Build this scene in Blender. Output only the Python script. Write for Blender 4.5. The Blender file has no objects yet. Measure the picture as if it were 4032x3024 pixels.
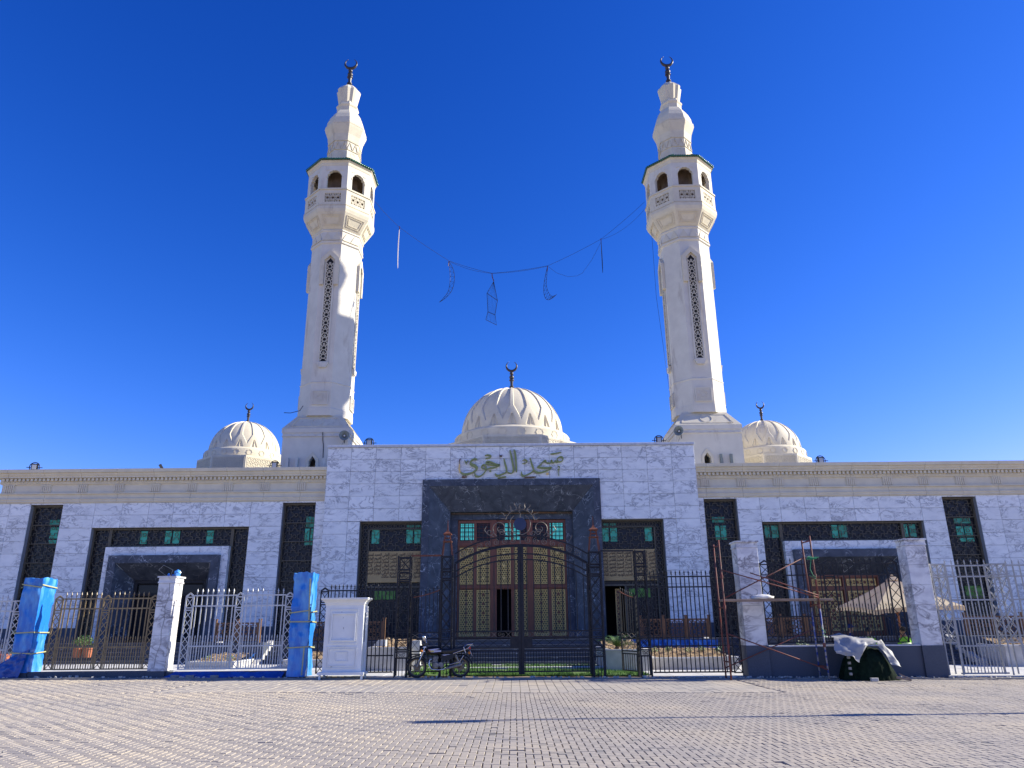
import bpy, bmesh, math, random, unicodedata
from mathutils import Vector, Matrix, noise
random.seed(7)
PI = math.pi
R = math.radians
SC = bpy.context.scene
COL = SC.collection

# ---------------------------------------------------------------- camera, sky, sun, exposure
cam_d = bpy.data.cameras.new('camera')
cam = bpy.data.objects.new('camera', cam_d); COL.objects.link(cam)
cam_d.sensor_width = 36.0
cam_d.lens = 25.877
cam_d.clip_end = 2000
cam.location = (0.08, 0.0, 1.6)
cam.rotation_euler = (Matrix.Rotation(R(108.0), 3, 'X') @ Matrix.Rotation(R(-0.52), 3, 'Z')).to_euler()
SC.camera = cam

SUN_EL, SUN_AZ = R(28.0), R(6.5)          # azimuth from +X towards +Y
sv = Vector((math.cos(SUN_EL)*math.cos(SUN_AZ), math.cos(SUN_EL)*math.sin(SUN_AZ), math.sin(SUN_EL)))
world = bpy.data.worlds.new('World'); SC.world = world
world.use_nodes = True
wn, wl = world.node_tree.nodes, world.node_tree.links
wn.clear()
wo = wn.new('ShaderNodeOutputWorld'); bg = wn.new('ShaderNodeBackground')
sky = wn.new('ShaderNodeTexSky'); sky.sky_type = 'NISHITA'
sky.sun_disc = False
sky.sun_elevation = SUN_EL
sky.sun_rotation = PI/2 - SUN_AZ
sky.air_density, sky.dust_density, sky.ozone_density = 1.0, 0.05, 4.0
sky.altitude = 200
# the photograph's deep, saturated blue: one colour grade (gain, power, ceiling per channel); ceilings, reached near the sun, tuned to fill the shade
sep = wn.new('ShaderNodeSeparateColor'); cmb = wn.new('ShaderNodeCombineColor'); wl.new(sky.outputs[0], sep.inputs[0])
for i_, (pre, top, pw, gain) in enumerate(((0.16, 0.58, 2.494, 11.4), (0.18, 1.50, 1.4645, 3.22), (0.20, 1.45, 1.111, 4.61))):
    m1 = wn.new('ShaderNodeMath'); m1.operation = 'MULTIPLY'; m1.inputs[1].default_value = pre
    m2 = wn.new('ShaderNodeMath'); m2.operation = 'MINIMUM'; m2.inputs[1].default_value = top
    m3 = wn.new('ShaderNodeMath'); m3.operation = 'POWER'; m3.inputs[1].default_value = pw
    m4 = wn.new('ShaderNodeMath'); m4.operation = 'MULTIPLY'; m4.inputs[1].default_value = gain
    wl.new(sep.outputs[i_], m1.inputs[0]); wl.new(m1.outputs[0], m2.inputs[0]); wl.new(m2.outputs[0], m3.inputs[0]); wl.new(m3.outputs[0], m4.inputs[0]); wl.new(m4.outputs[0], cmb.inputs[i_])
bg.inputs['Strength'].default_value = 0.13
wl.new(cmb.outputs[0], bg.inputs['Color']); wl.new(bg.outputs[0], wo.inputs['Surface'])

sun_d = bpy.data.lights.new('sun', 'SUN'); sun_d.energy = 5.0; sun_d.angle = R(0.53); sun_d.color = (1.0, 0.945, 0.80)
sun = bpy.data.objects.new('sun', sun_d); COL.objects.link(sun)
sun.location = (60, 10, 60)
sun.rotation_euler = sv.to_track_quat('Z', 'Y').to_euler()

SC.view_settings.view_transform = 'Standard'
SC.view_settings.look = 'None'
SC.view_settings.exposure = 0.92
SC.view_settings.gamma = 1.0
SC.view_settings.use_curve_mapping = False
SC.render.engine = 'CYCLES'
SC.cycles.max_bounces = 6

# ---------------------------------------------------------------- helpers
def G(x):                                   # the street falls gently to the right
    return -0.0082*max(-40.0, min(40.0, x))

MATS = {}
def mat(name, rgb, rough=0.6, metal=0.0, spec=0.5, trans=0.0):
    m = bpy.data.materials.new(name); m.use_nodes = True
    b = m.node_tree.nodes['Principled BSDF']
    b.inputs['Base Color'].default_value = (*rgb, 1)
    b.inputs['Roughness'].default_value = rough
    b.inputs['Metallic'].default_value = metal
    b.inputs['Specular IOR Level'].default_value = spec
    MATS[name] = m
    return m

class NT:
    """small node-graph builder"""
    def __init__(s, m):
        s.m = m; s.t = m.node_tree; s.b = s.t.nodes['Principled BSDF']
    def n(s, typ, **kw):
        nd = s.t.nodes.new(typ)
        for k, v in kw.items():
            if k.startswith('i_'):
                key = k[2:]
                key = int(key) if key.isdigit() else key.replace('_', ' ')
                nd.inputs[key].default_value = v
            else: setattr(nd, k, v)
        return nd
    def l(s, a, b): s.t.links.new(a, b)
    def pos(s, scale=(1, 1, 1), rnd=0.0, local=False):
        if local:
            tc = s.n('ShaderNodeTexCoord'); out = tc.outputs['Object']
        else:
            g = s.n('ShaderNodeNewGeometry'); out = g.outputs['Position']
        mp = s.n('ShaderNodeMapping'); mp.inputs['Scale'].default_value = scale
        s.l(out, mp.inputs['Vector'])
        if rnd:
            oi = s.n('ShaderNodeObjectInfo')
            mu = s.n('ShaderNodeMath', operation='MULTIPLY'); mu.inputs[1].default_value = rnd
            s.l(oi.outputs['Random'], mu.inputs[0])
            cx = s.n('ShaderNodeCombineXYZ'); s.l(mu.outputs[0], cx.inputs[0]); s.l(mu.outputs[0], cx.inputs[2])
            s.l(cx.outputs[0], mp.inputs['Location'])
        return mp.outputs[0]
    def noise(s, vec, scale, detail=4, rough=0.55, dist=0.0):
        nd = s.n('ShaderNodeTexNoise'); nd.inputs['Scale'].default_value = scale; nd.inputs['Detail'].default_value = detail
        nd.inputs['Roughness'].default_value = rough; nd.inputs['Distortion'].default_value = dist
        s.l(vec, nd.inputs['Vector']); return nd.outputs['Fac']
    def ramp(s, fac, stops):
        r = s.n('ShaderNodeValToRGB'); e = r.color_ramp.elements
        while len(e) < len(stops): e.new(0.5)
        for el, (p, c) in zip(e, stops):
            el.position = p; el.color = (*c, 1) if len(c) == 3 else c
        s.l(fac, r.inputs[0]); return r.outputs[0]
    def mix(s, a, b, fac, mode='MIX'):
        x = s.n('ShaderNodeMix', data_type='RGBA', blend_type=mode)
        for sock, v in ((x.inputs[0], fac), (x.inputs[6], a), (x.inputs[7], b)):
            if isinstance(v, (int, float)): sock.default_value = v
            elif isinstance(v, tuple): sock.default_value = (*v, 1)
            else: s.l(v, sock)
        return x.outputs[2]
    def col(s, c): s.l(c, s.b.inputs['Base Color'])
    def bump(s, h, strength=0.3, dist=0.02):
        b = s.n('ShaderNodeBump'); b.inputs['Strength'].default_value = strength; b.inputs['Distance'].default_value = dist
        s.l(h, b.inputs['Height']); s.l(b.outputs[0], s.b.inputs['Normal'])
    def rnd(s): return s.n('ShaderNodeObjectInfo').outputs['Random']

def noisy(name, c0, c1, scale, rough=0.7, bump=0.0, spec=0.4, metal=0.0, stretch=(1, 1, 1), detail=5, bdist=0.02, lo=0.35, hi=0.65, dirt=None):
    m = mat(name, c0, rough, metal, spec); t = NT(m)
    v = t.pos(stretch); f = t.noise(v, scale, detail)
    c = t.ramp(f, [(lo, c0), (hi, c1)])
    if dirt:
        f2 = t.noise(t.pos((1, 1, 0.25)), dirt[1], 6, 0.65)
        c = t.mix(c, dirt[0], t.ramp(f2, [(dirt[2], (0, 0, 0)), (dirt[2]+0.16, (1, 1, 1))]))
    t.col(c)
    if bump: t.bump(f, bump, bdist)
    return m

# white marble with grey veins: each slab gets its own cut of stone
def marble(name, base, vein, haze, scale=1.0, slab=True):
    m = mat(name, base, 0.32, 0, 0.4); t = NT(m)
    v = t.pos((0.8*scale, 1.0*scale, 1.5*scale), 37.0 if slab else 0.0)
    rot = t.n('ShaderNodeVectorRotate', rotation_type='Y_AXIS'); t.l(v, rot.inputs['Vector'])
    rot.inputs['Angle'].default_value = 0.6
    if slab:
        mr = t.n('ShaderNodeMapRange'); mr.inputs[3].default_value = 0.1; mr.inputs[4].default_value = 1.5
        t.l(t.rnd(), mr.inputs[0]); t.l(mr.outputs[0], rot.inputs['Angle'])
    v = rot.outputs[0]
    f = t.noise(v, 1.5, 8, 0.62, 1.1)
    d = t.n('ShaderNodeMath', operation='SUBTRACT'); t.l(f, d.inputs[0]); d.inputs[1].default_value = 0.5
    a = t.n('ShaderNodeMath', operation='ABSOLUTE'); t.l(d.outputs[0], a.inputs[0])
    veins = t.ramp(a.outputs[0], [(0.0, (1, 1, 1)), (0.014 if slab else 0.03, (0.45, 0.45, 0.45)), (0.060 if slab else 0.075, (0, 0, 0))])
    gate = t.ramp(t.noise(v, 0.9, 2), [(0.38, (0.05, 0.05, 0.05)), (0.57, (1, 1, 1))])
    vm = t.mix(veins, gate, 1.0, 'MULTIPLY')
    cl = t.ramp(t.noise(v, 2.3, 5), [(0.35, haze), (0.62, base)])
    c = t.mix(cl, vein, vm)
    if slab:
        mr2 = t.n('ShaderNodeMapRange'); mr2.inputs[3].default_value = 0.93; mr2.inputs[4].default_value = 1.02
        t.l(t.rnd(), mr2.inputs[0])
        cc = t.n('ShaderNodeCombineColor'); [t.l(mr2.outputs[0], cc.inputs[i]) for i in range(3)]
        c = t.mix(c, cc.outputs[0], 1.0, 'MULTIPLY')
    t.col(c); return m
marble('marble_white', (0.90, 0.895, 0.865), (0.26, 0.26, 0.28), (0.80, 0.80, 0.79), 1.2)
marble('marble_pillar', (0.80, 0.79, 0.77), (0.20, 0.185, 0.20), (0.62, 0.61, 0.62), 1.1, False)

def dark_marble(name, base, lo, vein):
    m = mat(name, base, 0.42, 0, 0.22); t = NT(m)
    v = t.pos((1, 1, 1), 23.0)
    f = t.noise(v, 1.4, 6, 0.6, 1.2)
    c = t.ramp(f, [(0.35, lo), (0.65, base)])
    vo = t.n('ShaderNodeTexVoronoi', feature='DISTANCE_TO_EDGE'); vo.inputs['Scale'].default_value = 2.1
    w = t.n('ShaderNodeVectorMath', operation='ADD')
    nz = t.n('ShaderNodeTexNoise'); nz.inputs['Scale'].default_value = 2.5; t.l(v, nz.inputs['Vector'])
    t.l(v, w.inputs[0]); t.l(nz.outputs['Color'], w.inputs[1]); t.l(w.outputs[0], vo.inputs['Vector'])
    vm = t.ramp(vo.outputs['Distance'], [(0.0, (1, 1, 1)), (0.018, (0.35, 0.35, 0.35)), (0.045, (0, 0, 0))])
    vm = t.mix(vm, t.ramp(t.noise(v, 1.7, 3), [(0.45, (0, 0, 0)), (0.62, (1, 1, 1))]), 1.0, 'MULTIPLY')
    t.col(t.mix(c, vein, vm)); return m
dark_marble('marble_dark', (0.098, 0.110, 0.135), (0.050, 0.058, 0.076), (0.46, 0.48, 0.51))

noisy('stone_cream', (0.68, 0.615, 0.475), (0.61, 0.55, 0.425), 2.2, 0.8, 0.10, 0.2, dirt=((0.40, 0.335, 0.26), 1.5, 0.60))
noisy('cornice_cream', (0.74, 0.665, 0.505), (0.66, 0.59, 0.45), 2.0, 0.75, 0.08, 0.25, dirt=((0.45, 0.37, 0.28), 1.2, 0.66))
noisy('plaster_white', (0.68, 0.64, 0.55), (0.61, 0.57, 0.49), 1.4, 0.85, 0.12, 0.2, dirt=((0.40, 0.345, 0.285), 1.1, 0.58))
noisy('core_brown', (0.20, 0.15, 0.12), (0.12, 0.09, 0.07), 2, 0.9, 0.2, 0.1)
noisy('coping_stone', (0.66, 0.66, 0.68), (0.52, 0.53, 0.56), 5, 0.4)
noisy('granite_blue', (0.105, 0.118, 0.145), (0.062, 0.070, 0.090), 60, 0.55, 0.0, 0.2, detail=3)
noisy('concrete_pale', (0.55, 0.53, 0.49), (0.43, 0.41, 0.38), 3, 0.85, 0.15, 0.2, dirt=((0.3, 0.28, 0.25), 2.0, 0.62))
noisy('concrete_grey', (0.30, 0.29, 0.27), (0.22, 0.21, 0.195), 5, 0.9, 0.2, 0.2)
noisy('courtyard_pale', (0.62, 0.61, 0.59), (0.50, 0.49, 0.47), 1.2, 0.7, 0.05, 0.3)
noisy('paint_white', (0.80, 0.80, 0.77), (0.74, 0.74, 0.71), 3, 0.5, 0.05, 0.4, dirt=((0.42, 0.40, 0.37), 7.0, 0.69))
noisy('metal_black', (0.016, 0.018, 0.024), (0.030, 0.029, 0.031), 12, 0.5, 0.0, 0.22)
noisy('metal_grey', (0.40, 0.405, 0.41), (0.31, 0.315, 0.32), 9, 0.45, 0.0, 0.4)
noisy('metal_bronze', (0.31, 0.22, 0.10), (0.20, 0.14, 0.065), 9, 0.45, 0.0, 0.5)
noisy('metal_silver', (0.66, 0.65, 0.61), (0.54, 0.53, 0.50), 9, 0.4, 0.0, 0.5)
noisy('metal_rust', (0.22, 0.075, 0.04), (0.10, 0.04, 0.03), 8, 0.7, 0.1, 0.3)
noisy('metal_rust_red', (0.19, 0.045, 0.036), (0.11, 0.06, 0.05), 7, 0.65, 0.1, 0.3)
noisy('paint_blue_pole', (0.02, 0.05, 0.26), (0.30, 0.29, 0.30), 7, 0.6, 0.0, 0.4, lo=0.46, hi=0.54)
noisy('metal_pale_rod', (0.23, 0.19, 0.14), (0.11, 0.085, 0.06), 14, 0.45, 0.0, 0.5)
noisy('finial_bronze', (0.05, 0.042, 0.045), (0.028, 0.024, 0.028), 6, 0.4, 0, 0.5)
noisy('wood_red', (0.25, 0.075, 0.032), (0.16, 0.046, 0.022), 2.0, 0.4, 0, 0.45, stretch=(9, 9, 1))
noisy('wood_brown', (0.22, 0.115, 0.055), (0.14, 0.072, 0.038), 2.0, 0.55, 0, 0.4, stretch=(6, 6, 2))
noisy('wood_plank', (0.34, 0.25, 0.19), (0.22, 0.16, 0.12), 2.5, 0.85, 0.2, 0.2, stretch=(1, 6, 6))
noisy('gold_paint', (0.92, 0.62, 0.20), (0.78, 0.52, 0.16), 6, 0.4, 0, 0.5)
noisy('gold_plate', (0.47, 0.32, 0.135), (0.40, 0.27, 0.11), 1.5, 0.45, 0, 0.4)
mat('gold_dark_letter', (0.045, 0.03, 0.016), 0.5)
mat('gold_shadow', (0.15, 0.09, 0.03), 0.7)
noisy('lattice_bronze', (0.125, 0.105, 0.070), (0.09, 0.075, 0.052), 4, 0.5, 0, 0.4)
mat('glass_dark', (0.026, 0.027, 0.032), 0.2, 0, 0.2)
mat('interior_dark', (0.01, 0.01, 0.012), 0.9)
noisy('sign_green', (0.21, 0.255, 0.075), (0.30, 0.32, 0.10), 5, 0.45, 0, 0.5, dirt=((0.42, 0.38, 0.16), 2.5, 0.62))
noisy('tile_green', (0.004, 0.050, 0.028), (0.007, 0.095, 0.055), 6, 0.2, 0, 0.6)
noisy('plastic_blue', (0.018, 0.17, 0.58), (0.16, 0.45, 0.78), 1.6, 0.25, 0.35, 0.5, stretch=(2, 2, 0.6), detail=7, bdist=0.06, lo=0.46, hi=0.74)
noisy('plastic_blue_shaded', (0.010, 0.055, 0.26), (0.02, 0.10, 0.40), 4, 0.3, 0.35, 0.5, bdist=0.05)  # blue plastic with shade put into its colour, for sheets lying in shade
noisy('tape_yellow', (0.45, 0.42, 0.18), (0.35, 0.36, 0.2), 12, 0.4)
noisy('net_green', (0.004, 0.010, 0.006), (0.009, 0.020, 0.011), 9, 0.9, 0.5, 0.1)
noisy('sheet_grey', (0.37, 0.365, 0.36), (0.28, 0.275, 0.27), 3, 0.6, 0.2, 0.3, dirt=((0.40, 0.31, 0.18), 3, 0.62))
noisy('canvas_cream', (0.72, 0.64, 0.50), (0.62, 0.54, 0.41), 4, 0.85, 0.1, 0.1)
_t = NT(MATS['canvas_cream']); _tr = _t.n('ShaderNodeBsdfTranslucent'); _tr.inputs['Color'].default_value = (0.75, 0.60, 0.40, 1)
_mx = _t.n('ShaderNodeMixShader'); _mx.inputs[0].default_value = 0.45; _out = _t.t.nodes['Material Output']
_t.l(_t.b.outputs[0], _mx.inputs[1]); _t.l(_tr.outputs[0], _mx.inputs[2]); _t.l(_mx.outputs[0], _out.inputs['Surface'])
noisy('umbrella_wood', (0.32, 0.12, 0.05), (0.20, 0.07, 0.03), 8, 0.5)
noisy('terracotta', (0.42, 0.14, 0.07), (0.32, 0.10, 0.05), 8, 0.8)
noisy('soil_dry', (0.40, 0.29, 0.17), (0.22, 0.15, 0.09), 7, 0.95, 0.6, 0.1, bdist=0.06)
noisy('chip_tan', (0.46, 0.35, 0.22), (0.30, 0.21, 0.12), 9, 0.9)
noisy('sand', (0.46, 0.37, 0.25), (0.36, 0.28, 0.19), 4, 0.95, 0.3, 0.1)
noisy('leaf_green', (0.05, 0.12, 0.03), (0.09, 0.16, 0.04), 6, 0.5)
noisy('grass_green', (0.085, 0.19, 0.035), (0.12, 0.24, 0.05), 3, 0.8)
noisy('grass_ground', (0.07, 0.13, 0.03), (0.12, 0.17, 0.05), 6, 0.95)
mat('rubber_black', (0.012, 0.012, 0.013), 0.7)
mat('chrome', (0.55, 0.55, 0.55), 0.18, 1.0)
noisy('engine_grey', (0.24, 0.23, 0.22), (0.13, 0.125, 0.12), 20, 0.4, 0, 0.5, 0.6)
mat('bike_black', (0.009, 0.009, 0.011), 0.25, 0, 0.3)
mat('seat_black', (0.015, 0.015, 0.016), 0.55)
mat('rim_gold', (0.16, 0.125, 0.07), 0.4, 0.5)
mat('decal_grey', (0.46, 0.45, 0.56), 0.3); mat('decal_yellow', (0.55, 0.45, 0.12), 0.3); mat('decal_orange', (0.55, 0.16, 0.05), 0.3)
mat('lamp_red', (0.5, 0.03, 0.02), 0.25); mat('lamp_amber', (0.5, 0.16, 0.02), 0.25)
mat('plate_white', (0.7, 0.7, 0.72), 0.4)
mat('floodlight_black', (0.015, 0.015, 0.017), 0.5); mat('floodlight_glass', (0.42, 0.44, 0.46), 0.2)
noisy('horn_grey', (0.22, 0.25, 0.23), (0.17, 0.19, 0.18), 5, 0.55)
mat('wire_black', (0.02, 0.02, 0.024), 0.6); mat('wire_red', (0.10, 0.02, 0.02), 0.6)
mat('tinsel_pale', (0.55, 0.50, 0.46), 0.5)
mat('skin', (0.30, 0.17, 0.11), 0.55); mat('hair_black', (0.012, 0.010, 0.010), 0.6)
noisy('cloth_blue', (0.010, 0.018, 0.10), (0.015, 0.03, 0.15), 12, 0.9)
noisy('cloth_dark', (0.02, 0.022, 0.03), (0.035, 0.035, 0.04), 12, 0.9)
noisy('cloth_hivis', (0.22, 0.62, 0.04), (0.30, 0.70, 0.07), 10, 0.8)
noisy('sack_white', (0.72, 0.70, 0.66), (0.60, 0.58, 0.55), 9, 0.8, 0.2)
mat('rope_green', (0.02, 0.22, 0.10), 0.7)
noisy('disc_blue', (0.020, 0.035, 0.085), (0.03, 0.045, 0.10), 4, 0.5)
mat('grout', (0.26, 0.26, 0.28), 0.9)
def glow(name, rgb, s):  # emission stands in for daylight coming through the panes from behind
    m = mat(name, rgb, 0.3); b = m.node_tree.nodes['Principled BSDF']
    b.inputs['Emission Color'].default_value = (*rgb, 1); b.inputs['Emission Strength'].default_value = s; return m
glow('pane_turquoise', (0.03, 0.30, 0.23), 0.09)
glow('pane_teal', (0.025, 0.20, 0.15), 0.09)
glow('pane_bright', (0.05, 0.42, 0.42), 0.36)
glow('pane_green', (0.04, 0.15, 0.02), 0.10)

# pavers: one tone per stone
def paver_mat(name, a, b, c, obj_random):
    m = mat(name, a, 0.85, 0, 0.25); t = NT(m)
    if obj_random: fac = t.rnd()
    else:
        at = t.n('ShaderNodeAttribute', attribute_name='tone'); fac = at.outputs['Fac']
    base = t.ramp(fac, [(0.0, a), (0.80, b), (0.93, b), (1.0, c)])
    v = t.pos()
    g = t.ramp(t.noise(v, 45, 4), [(0.3, (0.86, 0.86, 0.86)), (0.7, (1.08, 1.08, 1.08))])
    col = t.mix(base, g, 1.0, 'MULTIPLY')
    st = t.ramp(t.noise(v, 0.35, 5, 0.6), [(0.40, (0, 0, 0)), (0.66, (0.75, 0.75, 0.75))])
    col = t.mix(col, (0.50, 0.42, 0.31), st)
    st2 = t.ramp(t.noise(t.pos((0.6, 1.0, 1.0)), 0.9, 4, 0.6), [(0.55, (0, 0, 0)), (0.75, (0.5, 0.5, 0.5))])
    col = t.mix(col, (0.24, 0.22, 0.21), st2)
    st3 = t.ramp(t.noise(t.pos((0.5, 1.2, 1.0)), 0.16, 6, 0.7, 0.6), [(0.44, (0, 0, 0)), (0.62, (0.5, 0.5, 0.5))])
    col = t.mix(col, (0.30, 0.275, 0.255), st3)
    t.col(col); t.bump(t.noise(v, 70, 3), 0.25, 0.006); return m
paver_mat('paver', (0.405, 0.355, 0.298), (0.350, 0.308, 0.262), (0.19, 0.18, 0.17), False)
paver_mat('paver_each', (0.405, 0.355, 0.298), (0.350, 0.308, 0.262), (0.19, 0.18, 0.17), True)
paver_mat('slab_grey', (0.44, 0.395, 0.335), (0.38, 0.345, 0.30), (0.30, 0.28, 0.26), False)

# ---------------------------------------------------------------- mesh helpers
WB = {}                                      # world base of things (children are written in world coordinates)
def base_of(p): return WB.get(p.name, Vector((0, 0, 0))) if p else Vector((0, 0, 0))

def tag(o, label=None, cat=None, group=None, kind=None):
    if label: o['label'] = label
    if cat: o['category'] = cat
    if group: o['group'] = group
    if kind: o['kind'] = kind
    return o

def thing(name, label, cat, loc=(0, 0, 0), group=None, local=False, rz=0.0, kind=None):
    o = bpy.data.objects.new(name, None); COL.objects.link(o)
    o.location = loc; o.rotation_euler = (0, 0, rz); o.empty_display_size = 0.1
    WB[o.name] = Vector((0, 0, 0)) if local else Vector(loc)
    return tag(o, label, cat, group, kind)

def node(name, parent):                      # an Empty that is a part holding sub-parts
    o = bpy.data.objects.new(name, None); COL.objects.link(o); o.parent = parent
    o.empty_display_size = 0.1
    WB[o.name] = base_of(parent); return o

def put(name, mesh, parent=None, loc=(0, 0, 0), rot=(0, 0, 0), scale=(1, 1, 1)):
    """an object of its own on shared mesh data; loc in world coordinates"""
    o = bpy.data.objects.new(name, mesh); COL.objects.link(o)
    if parent: o.parent = parent
    o.location = Vector(loc) - base_of(parent); o.rotation_euler = rot; o.scale = scale
    return o

class MB:
    def __init__(s): s.v = []; s.f = []; s.m = []; s.mi = 0
    def add(s, vs, fs):
        k = len(s.v); s.v += [tuple(p) for p in vs]
        for f in fs: s.f.append(tuple(i+k for i in f)); s.m.append(s.mi)
        return s
    def box(s, x0, x1, y0, y1, z0, z1):
        return s.add([(x0, y0, z0), (x1, y0, z0), (x1, y1, z0), (x0, y1, z0), (x0, y0, z1), (x1, y0, z1), (x1, y1, z1), (x0, y1, z1)],
              [(3, 2, 1, 0), (4, 5, 6, 7), (0, 1, 5, 4), (1, 2, 6, 5), (2, 3, 7, 6), (3, 0, 4, 7)])
    def cham(s, x0, x1, y0, y1, z0, z1, c):
        """slab facing -y with chamfered front edge"""
        a = [(x0, y1, z0), (x1, y1, z0), (x1, y1, z1), (x0, y1, z1)]
        b = [(x0, y0+c, z0), (x1, y0+c, z0), (x1, y0+c, z1), (x0, y0+c, z1)]
        d = [(x0+c, y0, z0+c), (x1-c, y0, z0+c), (x1-c, y0, z1-c), (x0+c, y0, z1-c)]
        fs = []
        for i in range(4):
            j = (i+1) % 4
            fs += [(i+4, j+4, j, i)[::-1], (i+8, j+8, j+4, i+4)[::-1]]
        fs.append((8, 9, 10, 11)); return s.add(a+b+d, fs)
    def bar(s, p, q, w, d=None, up=(0, 0, 1)):
        p, q = Vector(p), Vector(q); d = w if d is None else d
        t = q-p
        if t.length < 1e-6: return s
        t.normalize(); u = Vector(up)
        if abs(t.dot(u)) > 0.98: u = Vector((0, 1, 0))
        a = t.cross(u).normalized(); b = a.cross(t).normalized()
        a *= w/2; b *= d/2
        vs = [p-a-b, p+a-b, p+a+b, p-a+b, q-a-b, q+a-b, q+a+b, q-a+b]
        return s.add(vs, [(0, 1, 2, 3), (7, 6, 5, 4), (0, 4, 5, 1), (1, 5, 6, 2), (2, 6, 7, 3), (3, 7, 4, 0)])
    def tube(s, pts, r, n=6, closed=False, cap=True):
        pts = [Vector(p) for p in pts]; N = len(pts)
        rr = r if isinstance(r, (list, tuple)) else [r]*N
        prev = None; vs = []
        for i, p in enumerate(pts):
            if closed: t = pts[(i+1) % N]-pts[i-1]
            else: t = pts[min(i+1, N-1)]-pts[max(i-1, 0)]
            if t.length < 1e-9: t = Vector((0, 0, 1))
            t.normalize()
            if prev is None:
                u = Vector((0, 0, 1)) if abs(t.z) < 0.9 else Vector((0, 1, 0))
                a = t.cross(u).normalized()
            else:
                a = (prev-t*prev.dot(t))
                a = a.normalized() if a.length > 1e-6 else t.orthogonal().normalized()
            b = t.cross(a); prev = a
            for k in range(n):
                th = 2*PI*k/n; vs.append(p+(a*math.cos(th)+b*math.sin(th))*rr[i])
        fs = []
        for i in range(N if closed else N-1):
            i2 = (i+1) % N
            for k in range(n):
                k2 = (k+1) % n; fs.append((i*n+k, i*n+k2, i2*n+k2, i2*n+k))
        if cap and not closed:
            fs.append(tuple(range(n))[::-1]); fs.append(tuple((N-1)*n+k for k in range(n)))
        return s.add(vs, fs)
    def lathe(s, prof, n=24, c=(0, 0), ph=0.0, cap=True):
        vs, fs = [], []
        for r, z in prof:
            for k in range(n):
                th = ph+2*PI*k/n; vs.append((c[0]+r*math.cos(th), c[1]+r*math.sin(th), z))
        for i in range(len(prof)-1):
            for k in range(n):
                k2 = (k+1) % n; fs.append((i*n+k, i*n+k2, (i+1)*n+k2, (i+1)*n+k))
        if cap:
            fs.append(tuple(range(n))[::-1]); fs.append(tuple((len(prof)-1)*n+k for k in range(n)))
        return s.add(vs, fs)
    def oct(s, prof, c=(0, 0)):               # octagonal lathe, radii are apothems, flats face the axes
        k = 1/math.cos(PI/8)
        return s.lathe([(r*k, z) for r, z in prof], 8, c, PI/8)
    def prism(s, poly, y0, y1):               # polygon in xz, extruded along y
        n = len(poly)
        vs = [(x, y0, z) for x, z in poly]+[(x, y1, z) for x, z in poly]
        fs = [tuple(range(n)), tuple(range(n, 2*n))[::-1]]
        for i in range(n):
            j = (i+1) % n; fs.append((i, i+n, j+n, j))
        return s.add(vs, fs)
    def grid(s, fn, nu, nv):
        vs = [fn(i/nu, j/nv) for j in range(nv+1) for i in range(nu+1)]
        fs = [(j*(nu+1)+i, j*(nu+1)+i+1, (j+1)*(nu+1)+i+1, (j+1)*(nu+1)+i) for j in range(nv) for i in range(nu)]
        return s.add(vs, fs)
    def move(s, M, k0=0):
        for i in range(k0, len(s.v)): s.v[i] = tuple(M @ Vector(s.v[i]))
        return s
    def mesh(s, name, mats, shift=None, smooth=False, fix=True):
        me = bpy.data.meshes.new(name)
        vs = s.v if shift is None else [(a-shift[0], b-shift[1], c-shift[2]) for a, b, c in s.v]
        me.from_pydata(vs, [], s.f)
        for mm in (mats if isinstance(mats, (list, tuple)) else [mats]): me.materials.append(MATS[mm])
        if isinstance(mats, (list, tuple)): me.polygons.foreach_set('material_index', s.m)
        if fix:
            bm = bmesh.new(); bm.from_mesh(me); bmesh.ops.recalc_face_normals(bm, faces=bm.faces); bm.to_mesh(me); bm.free()
        if smooth: me.polygons.foreach_set('use_smooth', [True]*len(me.polygons))
        me.update(); return me
    def build(s, name, mats, parent=None, smooth=False, fix=True):
        b = base_of(parent)
        o = bpy.data.objects.new(name, s.mesh(name, mats, b, smooth, fix)); COL.objects.link(o)
        if parent: o.parent = parent
        WB[o.name] = b
        return o

MC = {}
def cached(key, fn):
    if key not in MC: MC[key] = fn()
    return MC[key]

def autosmooth(o, deg=40):
    me = o.data
    me.polygons.foreach_set('use_smooth', [True]*len(me.polygons))
    bm = bmesh.new(); bm.from_mesh(me)
    for e in bm.edges:
        if len(e.link_faces) == 2 and e.calc_face_angle(0) > R(deg): e.smooth = False
    bm.to_mesh(me); bm.free(); return o

def subtract(rect, holes):
    rs = [rect]
    for h in holes:
        out = []
        for (a, b, c, d) in rs:
            x0, x1, z0, z1 = h
            if x0 >= b-1e-4 or x1 <= a+1e-4 or z0 >= d-1e-4 or z1 <= c+1e-4: out.append((a, b, c, d)); continue
            if z1 < d: out.append((a, b, z1, d))
            if z0 > c: out.append((a, b, c, z0))
            zz0, zz1 = max(c, z0), min(d, z1)
            if x0 > a: out.append((a, x0, zz0, zz1))
            if x1 < b: out.append((x1, b, zz0, zz1))
        rs = out
    return rs

def clip_seg(p, q, x0, x1, z0, z1):
    t0, t1 = 0.0, 1.0; dx, dz = q[0]-p[0], q[1]-p[1]
    for d, a, b in ((dx, x0-p[0], x1-p[0]), (dz, z0-p[1], z1-p[1])):
        if abs(d) < 1e-9:
            if a > 0 or b < 0: return None
        else:
            u, w = a/d, b/d
            if u > w: u, w = w, u
            t0, t1 = max(t0, u), min(t1, w)
    if t1-t0 < 1e-3: return None
    return (p[0]+dx*t0, p[1]+dz*t0), (p[0]+dx*t1, p[1]+dz*t1)

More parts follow.
